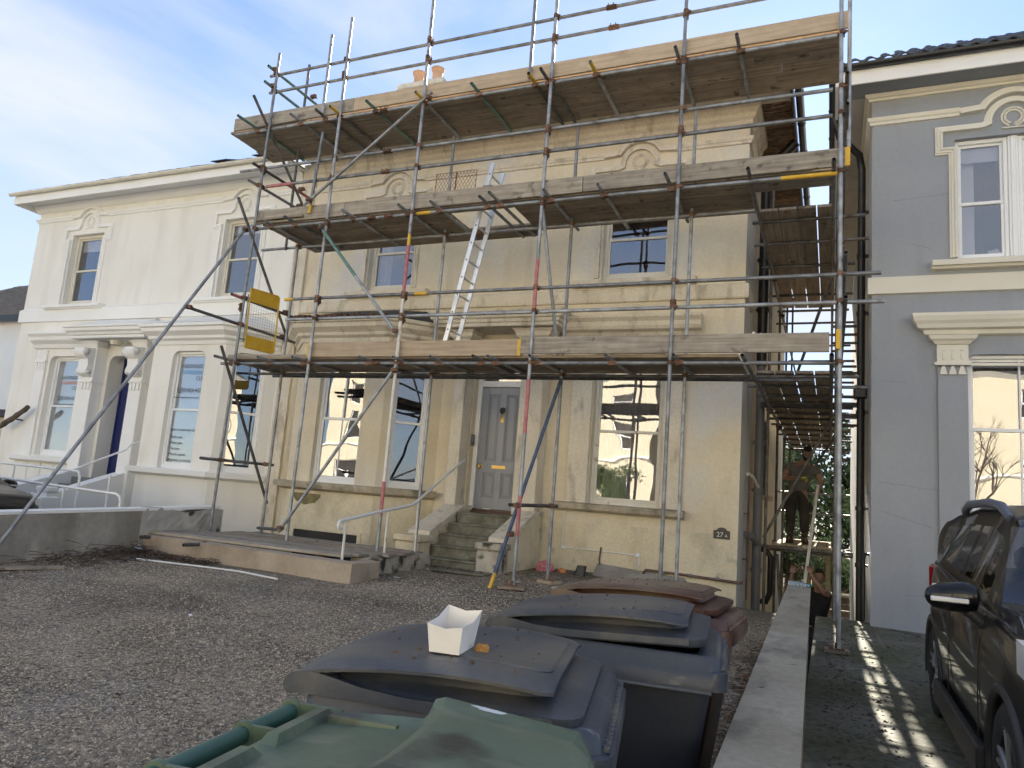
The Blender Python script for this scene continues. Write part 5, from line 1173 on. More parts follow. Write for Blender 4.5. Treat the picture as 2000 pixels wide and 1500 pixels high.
# ================================================================== things on the scaffold
def place(root, parts): return root
ld = empty('ladder', (-5.13, 8.95, Z1 + .12), 0, 'aluminium ladder rising through the middle deck beside the bay', 'ladder')
dv = Vector((.198, 0, 1)).normalized(); LL = 2.98
for y in (0, .35):
    m = MB(); m.M = Matrix.Rotation(math.atan2(.198, 1), 4, 'Y'); m.box(-.034, .034, y - .013, y + .013, 0, LL, .003)
    m.box(-.038, .038, y - .018, y + .018, 0, .05, .004); m.build('stile', MT['aluminium'], ld)
for k in range(11):
    p = dv * (.18 + k * .262); m = MB(); m.tube((p.x, .013, p.z), (p.x, .337, p.z), .016, 8); m.box(p.x - .012, p.x + .012, -.0155, -.0132, p.z - .012, p.z + .012); m.build('rung', MT['aluminium'], ld)
    m = MB(); m.box(p.x - .011, p.x + .011, -.0158, -.0132, p.z - .011, p.z + .011, .001); m.build('rung_socket', MT['black_plastic'], ld)
m = MB(); p = dv * 2.6; m.box(p.x - .05, p.x + .10, -.03, -.018, p.z - .02, p.z + .02, .003); m.tube((p.x + .08, -.05, p.z), (p.x + .08, .02, p.z + .02), .01, 6); m.build('hook', MT['grey_plastic'], ld)
gt = empty('scaffold_gate', (-8.58, 8.72, 3.50), 0, 'yellow ladder-access safety gate with a mesh middle, hung at the left end', 'gate')
M_ = Matrix.Rotation(PI / 2 - .10, 4, 'Z')
w0, h0 = .60, .97
m = MB(M_); c = .05
pts = [(0, 0, 0), (0, 0, h0)] + [(w0 - c + c * math.sin(t), 0, h0 - c + c * math.cos(t)) for t in [PI / 2 * k / 5 for k in range(6)]] + [(w0 - c + c * math.cos(t), 0, c - c * math.sin(t)) for t in [PI / 2 * k / 5 for k in range(6)]] + [(0, 0, 0)]
m.pipe(pts, .014, 8); m.build('gate_frame', MT['yellow_paint'], gt)
m = MB(M_); m.box(.01, w0 - .01, -.004, .004, .75, h0 - .005); m.build('top_panel', MT['yellow_paint'], gt)
m = MB(M_); m.box(.01, w0 - .01, -.004, .004, .005, .20); m.build('kick_panel', MT['yellow_paint'], gt)
m = MB(M_)
for k in range(1, 12): m.tube((w0 * k / 12, 0, .2), (w0 * k / 12, 0, .75), .0022, 4, caps=False)
for k in range(1, 12): m.tube((0, .003, .2 + .55 * k / 12), (w0, .003, .2 + .55 * k / 12), .0022, 4, caps=False)
m.build('wire_mesh', MT['wire_steel'], gt)
m = MB(M_); m.tube((-.04, 0, .08), (-.04, 0, .85), .012, 8)
for z in (.12, .8): m.tube((-.11, 0, z), (.0, 0, z), .011, 6)
m.build('hinge_post', MT['steel_tube'], gt); gt.rotation_euler = (.03, 0, 0)
bg_ = empty('brick_guard', (-5.37, 8.75, Z2 + .13), 0, 'rusty diamond mesh brick guard standing behind the middle toe board', 'mesh guard')
for q, xa in enumerate((0, .335)):
    m = MB(); W2, H2 = .325, .50
    m.pipe([(xa, 0, 0), (xa + W2, 0, 0), (xa + W2 + .01, 0, H2), (xa + .01, 0, H2), (xa, 0, 0)], .006, 6)
    m.build('guard_frame', MT['wire_rust'], bg_)
    m = MB(); st = .055
    for k in range(-9, 8):
        for s_ in (1, -1):
            a = (k * st, 0) if s_ > 0 else (k * st + H2 * .6, 0); b = (k * st + H2 * .6, H2) if s_ > 0 else (k * st, H2)
            # clip to 0..W2
            (ax, az), (bx, bz_) = a, b; pts = []
            t0, t1 = 0.0, 1.0; dx = bx - ax
            lo_, hi_ = sorted(((0 - ax) / dx, (W2 - ax) / dx)); t0 = max(t0, lo_); t1 = min(t1, hi_)
            if t1 - t0 > .05: m.tube((xa + ax + dx * t0, 0, az + (bz_ - az) * t0), (xa + ax + dx * t1, 0, az + (bz_ - az) * t1), .0026, 4, caps=False)
    m.build('diamond_mesh', MT['wire_rust'], bg_)
# ================================================================== HANDRAIL by the steps
hr = empty('step_handrail', (0, 0, 0), 0, 'chipped white tubular handrail running from the kerb wall up to the porch', 'handrail')
HX = -5.48
m = MB(); cur = [(HX, 7.50 + .05 * (1 - math.cos(t)) * 0 + .05 * math.sin(t) * -1 + .02, 1.03 - .05 + .05 * math.cos(t)) for t in [PI * 1.25 - PI * 1.25 * k / 8 for k in range(9)]]
m.pipe(cur + [(HX, 8.5, 1.17), (HX, 9.15, 1.25), (HX - .01, 9.25, 1.28), (HX - .12, 10.4, 1.78), (HX - .2, 11.05, 2.02)], .021, 10); m.build('rail', MT['white_plastic'], hr)
for y, z1 in ((7.62, 1.05), (8.55, 1.18), (9.35, 1.33)):
    m = MB(); m.tube((HX, y, .50), (HX - (.02 if y > 9 else 0), y, z1), .017, 8); m.build('post', MT['old_paint'], hr)
# clinic railings
cr_ = empty('ramp_railing', (0, 0, 0), 0, 'white tubular ramp railing in front of the white villa steps', 'railing')
m = MB()
m.pipe([(-16.2, 8.5, 1.14), (-13.7, 8.5, 1.10), (-11.0, 8.5, 1.03), (-10.66, 8.5, 1.02), (-10.58, 8.5, .98), (-10.55, 8.5, .90), (-10.55, 8.5, .3)], .022, 8); m.build('rail', MT['white_paint'], cr_)
m = MB(); m.pipe([(-15.6, 9.3, 1.36), (-12.9, 9.3, 1.32), (-12.75, 9.3, 1.31), (-12.7, 9.3, 1.22), (-12.7, 9.3, .4)], .022, 8); m.build('rail', MT['white_paint'], cr_)
for x, y, z in ((-13.3, 8.5, 1.10), (-11.95, 8.5, 1.06), (-11.9, 9.3, 1.3), (-14.6, 9.3, 1.3)): m = MB(); m.tube((x, y, .3), (x, y, z), .018, 8); m.build('post', MT['white_paint'], cr_)
m = MB(); m.pipe([(-12.95, 9.3, 1.32), (-12.99, 10.4, 1.80), (-12.99, 10.5, 1.92), (-13.0, 10.6, 1.96), (-13.0, 10.9, 2.02)], .02, 8); m.build('rail', MT['white_paint'], cr_)

# ================================================================== BINS
def rrect(x0, x1, w0, w1, z, r, n=4):
    """ring of a rounded rectangle; w0/w1 half widths at x0/x1"""
    P = []
    for cx, cy, a0 in ((x1 - r, w1 - r, 0), (x0 + r, w0 - r, PI / 2), (x0 + r, -w0 + r, PI), (x1 - r, -w1 + r, 1.5 * PI)):
        for k in range(n + 1): t = a0 + PI / 2 * k / n; P.append((cx + r * math.cos(t), cy + r * math.sin(t), z(cx + r * math.cos(t)) if callable(z) else z))
    return P
def wheelie(name, label, loc, rz, L_, W, H, cb, cl, tubecol, style='dome', lift=0.0, group='wheelie bins by the dividing wall', dark='bin_dark'):
    t = empty(name, (loc[0], loc[1], loc[2]), rz, label, 'wheelie bin', group); hw = W / 2
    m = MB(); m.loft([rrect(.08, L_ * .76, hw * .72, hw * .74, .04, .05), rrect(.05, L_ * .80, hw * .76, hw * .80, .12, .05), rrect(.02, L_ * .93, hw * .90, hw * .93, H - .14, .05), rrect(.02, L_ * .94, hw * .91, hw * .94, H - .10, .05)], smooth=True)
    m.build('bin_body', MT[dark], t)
    m = MB(); e = L_
    m.loft([rrect(.00, e - .04, hw * .93, hw * .95, H - .13, .05), rrect(-.01, e, hw * .97, hw * 1.0, H - .12, .05), rrect(-.01, e, hw * .97, hw * 1.0, H - .06, .05), rrect(-.005, e - .02, hw * .96, hw * .985, H - .055, .05), rrect(-.005, e - .03, hw * .95, hw * .975, H - .02, .05), rrect(.0, e - .045, hw * .93, hw * .955, H - .01, .045), rrect(.02, e - .10, hw * .86, hw * .86, H - .012, .04), rrect(.03, e - .12, hw * .84, hw * .84, H - .2, .04)], caps=False)
    for k in range(18):
        y = -hw * .86 + hw * 1.72 * k / 17; m.box(e - .026, e - .008, y - .005, y + .005, H - .057, H - .040, .002)
    for sd_ in (-1, 1): m.box(.03, e - .05, sd_ * hw * .985 - .006, sd_ * hw * .985 + .006, H - .135, H - .118, .004)
    m.build('bin_rim', MT[cb], t)
    # lid
    lid = empty('lid', (0, 0, 0)); lid.parent = t; lid.location = (-.02, 0, H - .012); lid.rotation_euler = (0, -lift, 0)
    LL_ = L_ - .06
    def tp(u): return .052 + .040 * math.sin(PI * (.06 + .72 * min(max(u, 0), 1))) + (.012 if style == 'tall' else 0)
    m = MB()
    m.loft([rrect(.03, LL_, hw * .93, hw * .95, -.012, .06), rrect(.02, LL_ + .01, hw * .96, hw * .97, .0, .06), rrect(.02, LL_ + .01, hw * .96, hw * .97, .018, .06), rrect(.04, LL_ - .015, hw * .90, hw * .915, .026, .06),
            rrect(.06, LL_ - .07, hw * .80, hw * .80, lambda x: .034 + .01 * math.sin(PI * x / LL_), .08), rrect(.07, LL_ - .085, hw * .77, hw * .77, lambda x: tp(x / LL_) - .012, .08), rrect(.10, LL_ - .13, hw * .7, hw * .7, lambda x: tp(x / LL_) - .010, .07)])
    m.build('lid_base', MT[cl], lid)
    # top plate with overhanging grip lips
    m = MB(); nu, nv = 22, 14; vs = []
    for side in (0, 1):
        for i in range(nu + 1):
            u = i / nu; x = .0 + (LL_ - .055) * u
            edge = hw * (.955 + .025 * math.sin(PI * min(1, u * 1.05)))
            if u > .93: edge *= 1 - ((u - .93) / .07) ** 2 * .10
            for j in range(nv + 1):
                v = -1 + 2 * j / nv; y = edge * v
                z = tp(u) - .014 * abs(v) ** 4 - (.008 * (1 - min(1, u * 7)) ** 2) - .004 * max(0, (u - .85) / .15) ** 2
                ridge = .007 * math.exp(-((abs(v) - .78) / .07) ** 2) * (1 if .08 < u < .97 else 0)
                vs.append((x, y, z + ridge - side * .007))
    n1 = (nu + 1) * (nv + 1); fs = []
    for side in (0, 1):
        for i in range(nu):
            for j in range(nv):
                a = side * n1 + i * (nv + 1) + j; q = (a, a + nv + 1, a + nv + 2, a + 1); fs.append(q if side == 0 else q[::-1])
    for i in range(nu):
        for j in (0, nv): a = i * (nv + 1) + j; fs.append((a, a + nv + 1, n1 + a + nv + 1, n1 + a))
    for j in range(nv):
        for i in (0, nu): a = i * (nv + 1) + j; fs.append((a, a + 1, n1 + a + 1, n1 + a))
    m.add(vs, fs, True); o = recalc(m.build('lid_plate', MT[cl], lid))
    m = MB(); m.loft([rrect(LL_ - .30, LL_ - .075, hw * .62, hw * .60, lambda x: tp(x / (LL_ - .055)) - .0015, .04), rrect(LL_ - .295, LL_ - .080, hw * .61, hw * .59, lambda x: tp(x / (LL_ - .055)) + .0025, .04)]); m.build('grip_pad', MT[cl], lid)
    r9 = random.Random(int(abs(loc[1]) * 100)); m = MB()
    for q in range(26):
        x_ = r9.uniform(.08, LL_ - .12); y_ = r9.uniform(-hw * .8, hw * .8); s_ = r9.uniform(.0015, .004); z_ = tp(x_ / (LL_ - .055)) + .001
        m.box(x_ - s_, x_ + s_ * 1.4, y_ - s_, y_ + s_, z_ - .002, z_ + s_ * .7)
    tag(m.build('lid_crumbs', MT['white_card' if style == 'x' else 'leaf_litter'], lid), kind='stuff')
    for sd_ in (-1, 1):
        m = MB(); rr = []
        for x_, z_, h_ in ((-.022, .004, .024), (-.008, .0, .040), (.03, -.001, .050), (.09, -.002, .042), (.16, -.003, .030), (.26, -.004, .024), (LL_ - .05, -.004, .022)):
            y_ = sd_ * hw * (.955 if x_ < .2 else .972); rr.append([(x_, y_ - .008, z_), (x_, y_ + .008, z_), (x_, y_ + .006, z_ + h_), (x_, y_ - .006, z_ + h_)])
        m.loft(rr, smooth=False); m.build('lid_side_rail', MT[cl], lid)
    # hinge arms and handle tube
    m = MB(); m.tube((-.035, -hw * .86, .012), (-.035, hw * .86, .012), .014, 12); m.build('handle', MT[tubecol], t).location = (0, 0, H - .015)
    for y in (-hw * .86, -hw * .30, hw * .30, hw * .86):
        a = MB(); a.tube((-.035, y - .018, .012), (-.035, y + .018, .012), .020, 12); a.loft([[(-.04, y - .010, -.006), (-.04, y + .010, -.006), (-.04, y + .010, .028), (-.04, y - .010, .028)], [(.07, y - .014, .0), (.07, y + .014, .0), (.07, y + .014, .040), (.07, y - .014, .040)]], smooth=False)
        o = a.build('hinge_arm', MT[cb], t); o.location = (0, 0, H - .015)
    for y in (-hw * .8, hw * .8 - .045):
        a = MB(); a.tube((.06, y, .10), (.06, y + .045, .10), .10, 18); a.build('wheel', MT['tyre'], t)
    a = MB(); a.tube((.06, -hw * .8, .1), (.06, hw * .8, .1), .012, 8); a.build('axle', MT['steel_dark'], t)
    return t, lid
# grey, nearest grey: (positions from the measured corners)
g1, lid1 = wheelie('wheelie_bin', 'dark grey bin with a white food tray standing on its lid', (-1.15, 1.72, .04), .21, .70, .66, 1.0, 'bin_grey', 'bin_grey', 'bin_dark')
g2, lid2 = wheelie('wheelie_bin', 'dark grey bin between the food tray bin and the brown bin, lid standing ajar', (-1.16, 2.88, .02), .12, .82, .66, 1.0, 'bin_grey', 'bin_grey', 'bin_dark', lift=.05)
b1, lid3 = wheelie('wheelie_bin', 'maroon brown bin, furthest from the camera of the four', (-1.22, 3.80, .03), -.03, .84, .56, 1.0, 'bin_brown', 'bin_brown', 'bin_dark', dark='bin_brown', lift=.03)
for q_, (tx, sz_) in enumerate((('Hastings', .03), ('Waste', .055), ('Only', .035))):
    text_mesh('bin_lettering', tx, sz_, MT['print_white'], g2, Matrix.Translation((.7155 + .0 * q_, .02, .62 - .075 * q_)) @ Matrix.Rotation(PI / 2 , 4, 'Z') @ Matrix.Rotation(-.09, 4, 'X'))
# green bin, closest
def green_bin():
    t = empty('wheelie_bin', (-.865, .99, .042), .14, 'green bin nearest the camera with a torn white sticker on its lid', 'wheelie bin', 'wheelie bins by the dividing wall')
    L_, W, H = .60, .56, .985; hw = W / 2
    m = MB(); m.loft([rrect(.08, L_ * .76, hw * .72, hw * .74, .04, .05), rrect(.02, L_ * .93, hw * .90, hw * .93, H - .14, .05), rrect(.02, L_ * .94, hw * .91, hw * .94, H - .10, .05)]); m.build('bin_body', MT['bin_green'], t)
    m = MB(); m.loft([rrect(.0, L_ - .03, hw * .93, hw * .95, H - .13, .04), rrect(-.01, L_, hw * .97, hw, H - .12, .04), rrect(-.01, L_, hw * .97, hw, H - .03, .04), rrect(.0, L_ - .02, hw * .94, hw * .96, H - .02, .04), rrect(.02, L_ - .06, hw * .86, hw * .86, H - .03, .04)], caps=False); m.build('bin_rim', MT['bin_green'], t)
    lid = empty('lid', (0, 0, 0)); lid.parent = t; lid.location = (0, 0, H)
    XS = [.0, .03, .22, .262, .272, .292, .50, .54, .555, .56]; ZS = [.035, .045, .058, .060, .085, .092, .070, .055, .03, .0]
    nv = 16; vs = []
    for side in (0, 1):
        for x, z in zip(XS, ZS):
            for j in range(nv + 1):
                v = -1 + 2 * j / nv; e = hw * (.93 + .07 * (x > .265)); y = e * v; zz = z - .012 * abs(v) ** 3
                if x > .265: 
                    if .76 < abs(v) < .9: zz -= .006
                    elif abs(v) >= .9: zz += .006
                else:
                    if .68 < abs(v) < .80: zz += .012
                    if abs(v) >= .99: zz -= .03
                vs.append((x + (.05 * abs(v) ** 2 if .18 < x < .3 else 0) * -1 - (.03 * abs(v) ** 4 if x > .5 else 0), y, zz - side * .008))
    nu = len(XS) - 1; n1 = (nu + 1) * (nv + 1); fs = []
    for side in (0, 1):
        for i in range(nu):
            for j in range(nv): a = side * n1 + i * (nv + 1) + j; q = (a, a + nv + 1, a + nv + 2, a + 1); fs.append(q if side == 0 else q[::-1])
    for i in range(nu):
        for j in (0, nv): a = i * (nv + 1) + j; fs.append((a, a + nv + 1, n1 + a + nv + 1, n1 + a))
    for j in range(nv):
        for i in (0, nu): a = i * (nv + 1) + j; fs.append((a, a + 1, n1 + a + 1, n1 + a))
    m = MB(); m.add(vs, fs, True); o = recalc(m.build('lid_plate', MT['bin_green'], lid)); b = o.modifiers.new('bevel', 'BEVEL'); b.width = .003; b.segments = 2; b.limit_method = 'ANGLE'; b.angle_limit = .35
    m = MB()
    for ya, yb in ((-.24, -.03), (.0, .20)):
        m.loft([[(.022, ya, .040), (.060, ya, .044), (.052, ya + .02, .062), (.030, ya + .02, .060)], [(.022, yb, .040), (.060, yb, .044), (.052, yb - .02, .062), (.030, yb - .02, .060)]], smooth=False)
    m.loft([[(.065, .155, .045), (.065, .170, .045), (.065, .168, .058), (.065, .157, .058)], [(.20, .150, .050), (.20, .165, .050), (.20, .163, .060), (.20, .152, .060)]], smooth=False)
    m.build('lid_rib', MT['bin_green'], lid)
    m = MB(); r = random.Random(5); n = 22
    m.add([(.405 + .022 * r.uniform(.7, 1.3) * math.sin(PI * 2 * k / n), .247 - 0 + .0 , .0) for k in range(0)], [])
    ctr = (.345, .222); pts = [(ctr[0] + .034 * r.uniform(.6, 1.15) * math.cos(PI * 2 * k / n), ctr[1] + .011 * r.uniform(.5, 1.1) * math.sin(PI * 2 * k / n)) for k in range(n)]
    m.add([(x, y, .0925 - (x - .34) * .088) for x, y in pts], [tuple(range(n))]); m.build('torn_sticker', MT['print_white'], lid)
    m = MB(); m.tube((-.070, -hw - .1, .0), (-.070, hw * .97, .0), .0160, 14); o = m.build('handle', MT['bin_green_tube'], t); o.location = (0, 0, H + .018)
    for y in (hw * .94, hw * .38, -hw * .38):
        a = MB(); a.tube((-.070, y - .006, 0), (-.070, y + .006, 0), .023, 16); a.loft([[(-.075, y - .005, -.020), (-.075, y + .005, -.020), (-.075, y + .005, .018), (-.075, y - .005, .018)], [(.04, y - .006, -.02), (.04, y + .006, -.02), (.04, y + .006, .018), (.04, y - .006, .018)]], smooth=False)
        o = a.build('hinge_ring', MT['bin_green'], t); o.location = (0, 0, H + .018)
    for y in (-hw * .8, hw * .8 - .045): a = MB(); a.tube((.06, y, .10), (.06, y + .045, .10), .10, 18); a.build('wheel', MT['tyre'], t)
green_bin()
# food tray and nugget on bin 1
ft = empty('food_tray', (-.835, 1.645, 1.122), .16, 'open white cardboard food tray standing on the grey bin lid', 'food tray')
m = MB()
b0 = [(-.037, -.058, 0), (.037, -.058, 0), (.037, .058, 0), (-.037, .058, 0)]; top = [(-.045, -.066, .066), (.043, -.068, .064), (.050, .066, .088), (-.040, .068, .092)]
for i in range(4):
    j = (i + 1) % 4; a, b, c, d = Vector(b0[i]), Vector(b0[j]), Vector(top[j]), Vector(top[i]); mid = (c + d) / 2 + Vector((R_.uniform(-.003, .003), R_.uniform(-.003, .003), -.008)); m.add([a, b, c, mid, d], [(0, 1, 2, 3, 4)])
m.add(b0, [(3, 2, 1, 0)]); o = m.build('tray', MT['white_card'], ft); q = o.modifiers.new('solid', 'SOLIDIFY'); q.thickness = .0012
m = MB(); m.add([(-.035, .05, .03), (.035, .045, .03), (.03, -.03, .012), (-.033, -.02, .012)], [(0, 1, 2, 3)]); m.build('grease_liner', MT['bare_board'], ft)
ng = empty('food_scrap', (-.772, 1.685, 1.111), .3, 'small golden brown scrap of food beside the white tray', 'food scrap')
m = MB(); m.box(-.018, .016, -.014, .014, 0, .026, .006); m.build('scrap', MT['nugget'], ng)
m = MB()
# ================================================================== CARS
def lerp_tab(tab, s):
    if s <= tab[0][0]: return tab[0][1]
    for (a, va), (b, vb) in zip(tab[:-1], tab[1:]):
        if s <= b:
            t = (s - a) / (b - a); t = t * t * (3 - 2 * t) * .5 + t * .5; return va + (vb - va) * t
    return tab[-1][1]
def cut_mesh(o, cutters):
    for c in cutters:
        md = o.modifiers.new('cut', 'BOOLEAN'); md.operation = 'DIFFERENCE'; md.object = c; md.solver = 'EXACT'
    bpy.context.view_layer.update()
    dg = bpy.context.evaluated_depsgraph_get(); me = bpy.data.meshes.new_from_object(o.evaluated_get(dg))
    o.modifiers.clear(); old = o.data; o.data = me; me.name = old.name
def make_car(name, label, loc, rz, L_=4.1, WB=2.52, HW=.875, group=None):
    t = empty(name, loc, rz, label, 'car', group)
    top = [(0, .62), (.05, .80), (.25, .98), (.6, 1.04), (1.05, 1.10), (1.75, 1.56), (2.1, 1.615), (2.8, 1.62), (3.5, 1.57), (3.72, 1.50), (4.0, 1.02), (4.08, .85), (4.1, .6)]
    hw = [(0, .60), (.08, .74), (.3, .84), (.8, HW), (3.3, HW), (3.8, .83), (4.02, .76), (4.1, .62)]
    belt = [(0, .60), (.08, .78), (.25, .90), (.7, .99), (1.1, 1.02), (2.4, 1.07), (3.3, 1.14), (3.7, 1.16), (4.0, 1.0), (4.1, .6)]
    gl0 = [(1.0, 0), (1.78, 1), (3.4, 1), (3.98, 0)]
    NS = 82; NR = 26; grid = []
    for i in range(NS + 1):
        s = L_ * i / NS; H = lerp_tab(top, s); W = lerp_tab(hw, s); B = min(lerp_tab(belt, s), H - .0); g = lerp_tab(gl0, s) if 1.0 < s < 3.98 else 0
        sill = .24 + .16 * max(0, 1 - s / .3) + .14 * max(0, 1 - (L_ - s) / .3)
        # control points of the half section
        cx = [W * .90, W * .97, W, W * .985, W * .955]; cz = [sill, sill + .10, (sill + B) * .52, B - .14, B - .02]
        gx = W * .955 * (1 - g) + g * .655; gz = H - .10 * g - .02
        gx2 = W * .80 * (1 - g) + g * .585
        cx += [W * .93, gx if g > .02 else W * .86, gx2, W * .40, 0]; cz += [B + .005, gz if g > .02 else B + (H - B) * .55, H - .025 * (1 if g > 0 else 1.2), H - .006, H]
        row = []
        kk = len(cx) - 1
        for j in range(NR + 1):
            q = j / NR * kk; a = min(int(q), kk - 1); f = q - a
            def cr_(P):
                p0 = P[max(a - 1, 0)]; p1 = P[a]; p2 = P[a + 1]; p3 = P[min(a + 2, kk)]
                return .5 * ((2 * p1) + (-p0 + p2) * f + (2 * p0 - 5 * p1 + 4 * p2 - p3) * f * f + (-p0 + 3 * p1 - 3 * p2 + p3) * f ** 3)
            row.append((cr_(cx), s, cr_(cz), q))
        grid.append(row)
    body = MB(); groups = {}
    for sd in (1, -1):
        for i in range(NS):
            s = L_ * (i + .5) / NS
            for j in range(NR):
                q = (grid[i][j][3] + grid[i][j + 1][3]) / 2
                vs = [(grid[a][b][0] * sd, grid[a][b][1], grid[a][b][2]) for a, b in ((i, j), (i + 1, j), (i + 1, j + 1), (i, j + 1))]
                if sd < 0: vs = vs[::-1]
                kind = None
                if 5.15 < q < 5.95:
                    # A pillar runs diagonally with the windscreen
                    if 1.42 + (q - 5) * .25 < s < 2.36: kind = 'front_side_window'
                    elif 2.46 < s < 3.22 - (q - 5) * .05: kind = 'rear_side_window'
                    elif 3.30 < s < 3.62: kind = 'quarter_window'
                if q > 6.4 and 1.10 < s < 1.72: kind = 'windscreen'
                if q > 6.4 and 3.74 < s < 3.96: kind = 'rear_window'
                if kind: key = kind + ('' if kind in ('windscreen', 'rear_window') else str(sd)); groups.setdefault(key, MB()).add(vs, [(0, 1, 2, 3)], True)
                else: body.add(vs, [(0, 1, 2, 3)], True)
    for i, rev in ((0, 0), (NS, 1)):
        ring = [(p[0], p[1], p[2]) for p in grid[i]] + [(-p[0], p[1], p[2]) for p in grid[i][::-1][1:]]
        body.add(ring, [tuple(range(len(ring)))[::(-1 if rev else 1)]])
    bo = body.build('body', MT['car_paint'], None); recalc(bo)
    wy = (.80, .80 + WB)
    cuts = []
    for y in wy:
        for x in (-1, 1):
            c = MB(); c.tube((x * .55, y, .335), (x * 1.1, y, .335), .385, 36); c_ = c.build('c', MT['car_trim']); cuts.append(c_)
    cut_mesh(bo, cuts)
    for c in cuts: bpy.data.objects.remove(c)
    bo.parent = t
    for k_, g_ in groups.items():
        nm = k_.replace('-1', '').replace('1', ''); o = g_.build(nm, MT['car_glass'], t); recalc(o)
    # wells, lips, wheels
    for y in wy:
        for x in (-1, 1):
            w_ = MB(); n = 20; r = .385
            vs = [(x * xx, y + r * math.cos(PI * k / n * 1.16 - .25), .335 + r * math.sin(PI * k / n * 1.16 - .25)) for xx in (.5, .86) for k in range(n + 1)]
            w_.add(vs, [(k, k + 1, n + 2 + k, n + 1 + k) for k in range(n)]); w_.add([vs[k] for k in range(n + 1)], [tuple(range(n + 1))]); w_.build('wheel_well', MT['car_trim'], t)
            l = MB(); l.pipe([(x * (HW - .012 - .012 * abs(math.cos(a))), y + .395 * math.cos(a), .335 + .395 * math.sin(a)) for a in [PI * k / 22 * 1.12 - .19 for k in range(23)]], .026, 8); l.build('arch_trim', MT['car_trim'], t)
            wh = empty('wheel', (x * (HW - .115), y, .335)); wh.parent = t; wh.rotation_euler = (0, PI / 2 * x, 0)
            m = MB(); m.lathe([(.20, -.09), (.235, -.10), (.31, -.10), (.333, -.085), (.335, -.03), (.335, .03), (.333, .085), (.31, .10), (.235, .10), (.20, .09), (.20, -.09)], 40, caps=False); m.build('tyre', MT['tyre'], wh)
            m = MB(); m.lathe([(.225, .098), (.232, .09), (.21, .07), (.205, -.06), (.22, -.09)], 32, caps=False)
            for k in range(5):
                a = 2 * PI * k / 5
                for q in (-.16, .16):
                    c0 = Vector((.05 * math.cos(a), .05 * math.sin(a), .075)); c1 = Vector((.215 * math.cos(a + q), .215 * math.sin(a + q), .085)); m.tube(c0, c1, .019, 6, .015)
            m.lathe([(0, .088), (.045, .085), (.06, .07), (.05, .05)], 16, caps=False); m.build('rim', MT['alloy'], wh)
            m = MB(); m.lathe([(0, .0), (.19, .0), (.19, .01)], 20); m.build('brake_disc', MT['steel_dark'], wh)
    # sill cladding, roof rails, mirrors, handles, lamps
    for x in (-1, 1):
        m = MB(); m.box(x * HW - .035, x * HW + .012, wy[0] + .42, wy[1] - .42, .20, .36, .012); m.build('sill_trim', MT['car_trim'], t)
        m = MB(); m.pipe([(x * .63, 1.80, 1.515), (x * .645, 1.95, 1.585), (x * .65, 2.3, 1.61), (x * .65, 3.0, 1.605), (x * .63, 3.35, 1.565), (x * .61, 3.5, 1.51)], [.022, .03, .03, .03, .03, .02], 10); m.build('roof_rail', MT['rail_grey'], t)
        ml = empty('door_mirror', (x * (HW + .115), 1.38, 1.07)); ml.parent = t
        m = MB(); rr = []
        for k, (xx, sc_) in enumerate(((-.125, .3), (-.11, .75), (-.05, .96), (.03, 1.0), (.09, .85), (.12, .5), (.13, .2))):
            rr.append([(x * xx, -.045 + .06 * sc_ * math.cos(a) * 1.0, .0 + (.075 + .01 * (xx < 0)) * sc_ * math.sin(a) + .008 * (xx < 0)) for a in [2 * PI * q / 20 for q in range(20)]])
        m.loft(rr); recalc(m.build('mirror_shell', MT['car_paint'], ml))
        m = MB(); m.box(*( (x * .02 - .09, x * .02 + .09)), -.112, -.10, -.022, .004, .005); m.build('repeater_lamp', MT['lamp_clear'], ml)
        m = MB(); m.box(-.10, .10, .008, .016, -.05, .055, .006); m.build('mirror_glass', MT['car_glass'], ml)
        m = MB(); m.tube((-x * .06, -.02, -.05), (-x * .16, -.02, -.13), .03, 10, .035); m.build('mirror_stalk', MT['car_trim'], ml)
        for y in (2.20, 3.08):
            m = MB(); m.pipe([(x * (HW + .0), y - .08, .93), (x * (HW + .035), y - .05, .935), (x * (HW + .035), y + .06, .935), (x * (HW + .0), y + .08, .93)], .013, 8); m.build('door_handle', MT['car_paint'], t)
        m = MB(); m.loft([[(x * (hw_ - .0), y, z + dz) for dz in (-.07, .07)] + [(x * (hw_ - .10), y - .02, z + dz) for dz in (.07, -.07)] for y, hw_, z in ((.14, .755, .84), (.32, .84, .90), (.50, .865, .93))], smooth=False); m.build('headlight', MT['lamp_clear'], t)
        m = MB(); m.loft([[(x * hw_, y, z + dz) for dz in (-.09, .10)] + [(x * (hw_ - .08), y + .03, z + dz) for dz in (.10, -.09)] for y, hw_, z in ((3.80, .835, .98), (3.92, .805, 1.0), (4.02, .73, 1.0))], smooth=False); m.build('tail_light', MT['lamp_red'], t)
        for y in (1.36, 2.42, 3.28):  # door shut lines
            m = MB(); m.pipe([(x * (HW + .0005), y, .34), (x * (HW + .002), y, .6), (x * (HW - .006), y, .9), (x * (HW - .03), y + .0, 1.02)], .004, 4); m.build('shut_line', MT['black_plastic'], t)
        m = MB(); m.pipe([(x * (.875 - .035), 1.42 + 1.9 * k / 8, 1.045 + .1 * k / 8) for k in range(9)], .008, 6); m.build('waist_trim', MT['black_plastic'], t)
    m = MB(); m.box(-.50, .50, -.02, .03, .36, .60, .02); m.build('grille', MT['car_trim'], t)
    m = MB(); m.box(-.26, .26, -.03, -.021, .44, .55, .003); m.build('number_plate', MT['white_paint'], t)
    m = MB(); m.box(-.62, .62, 1.35, 3.6, .30, .62, .03)
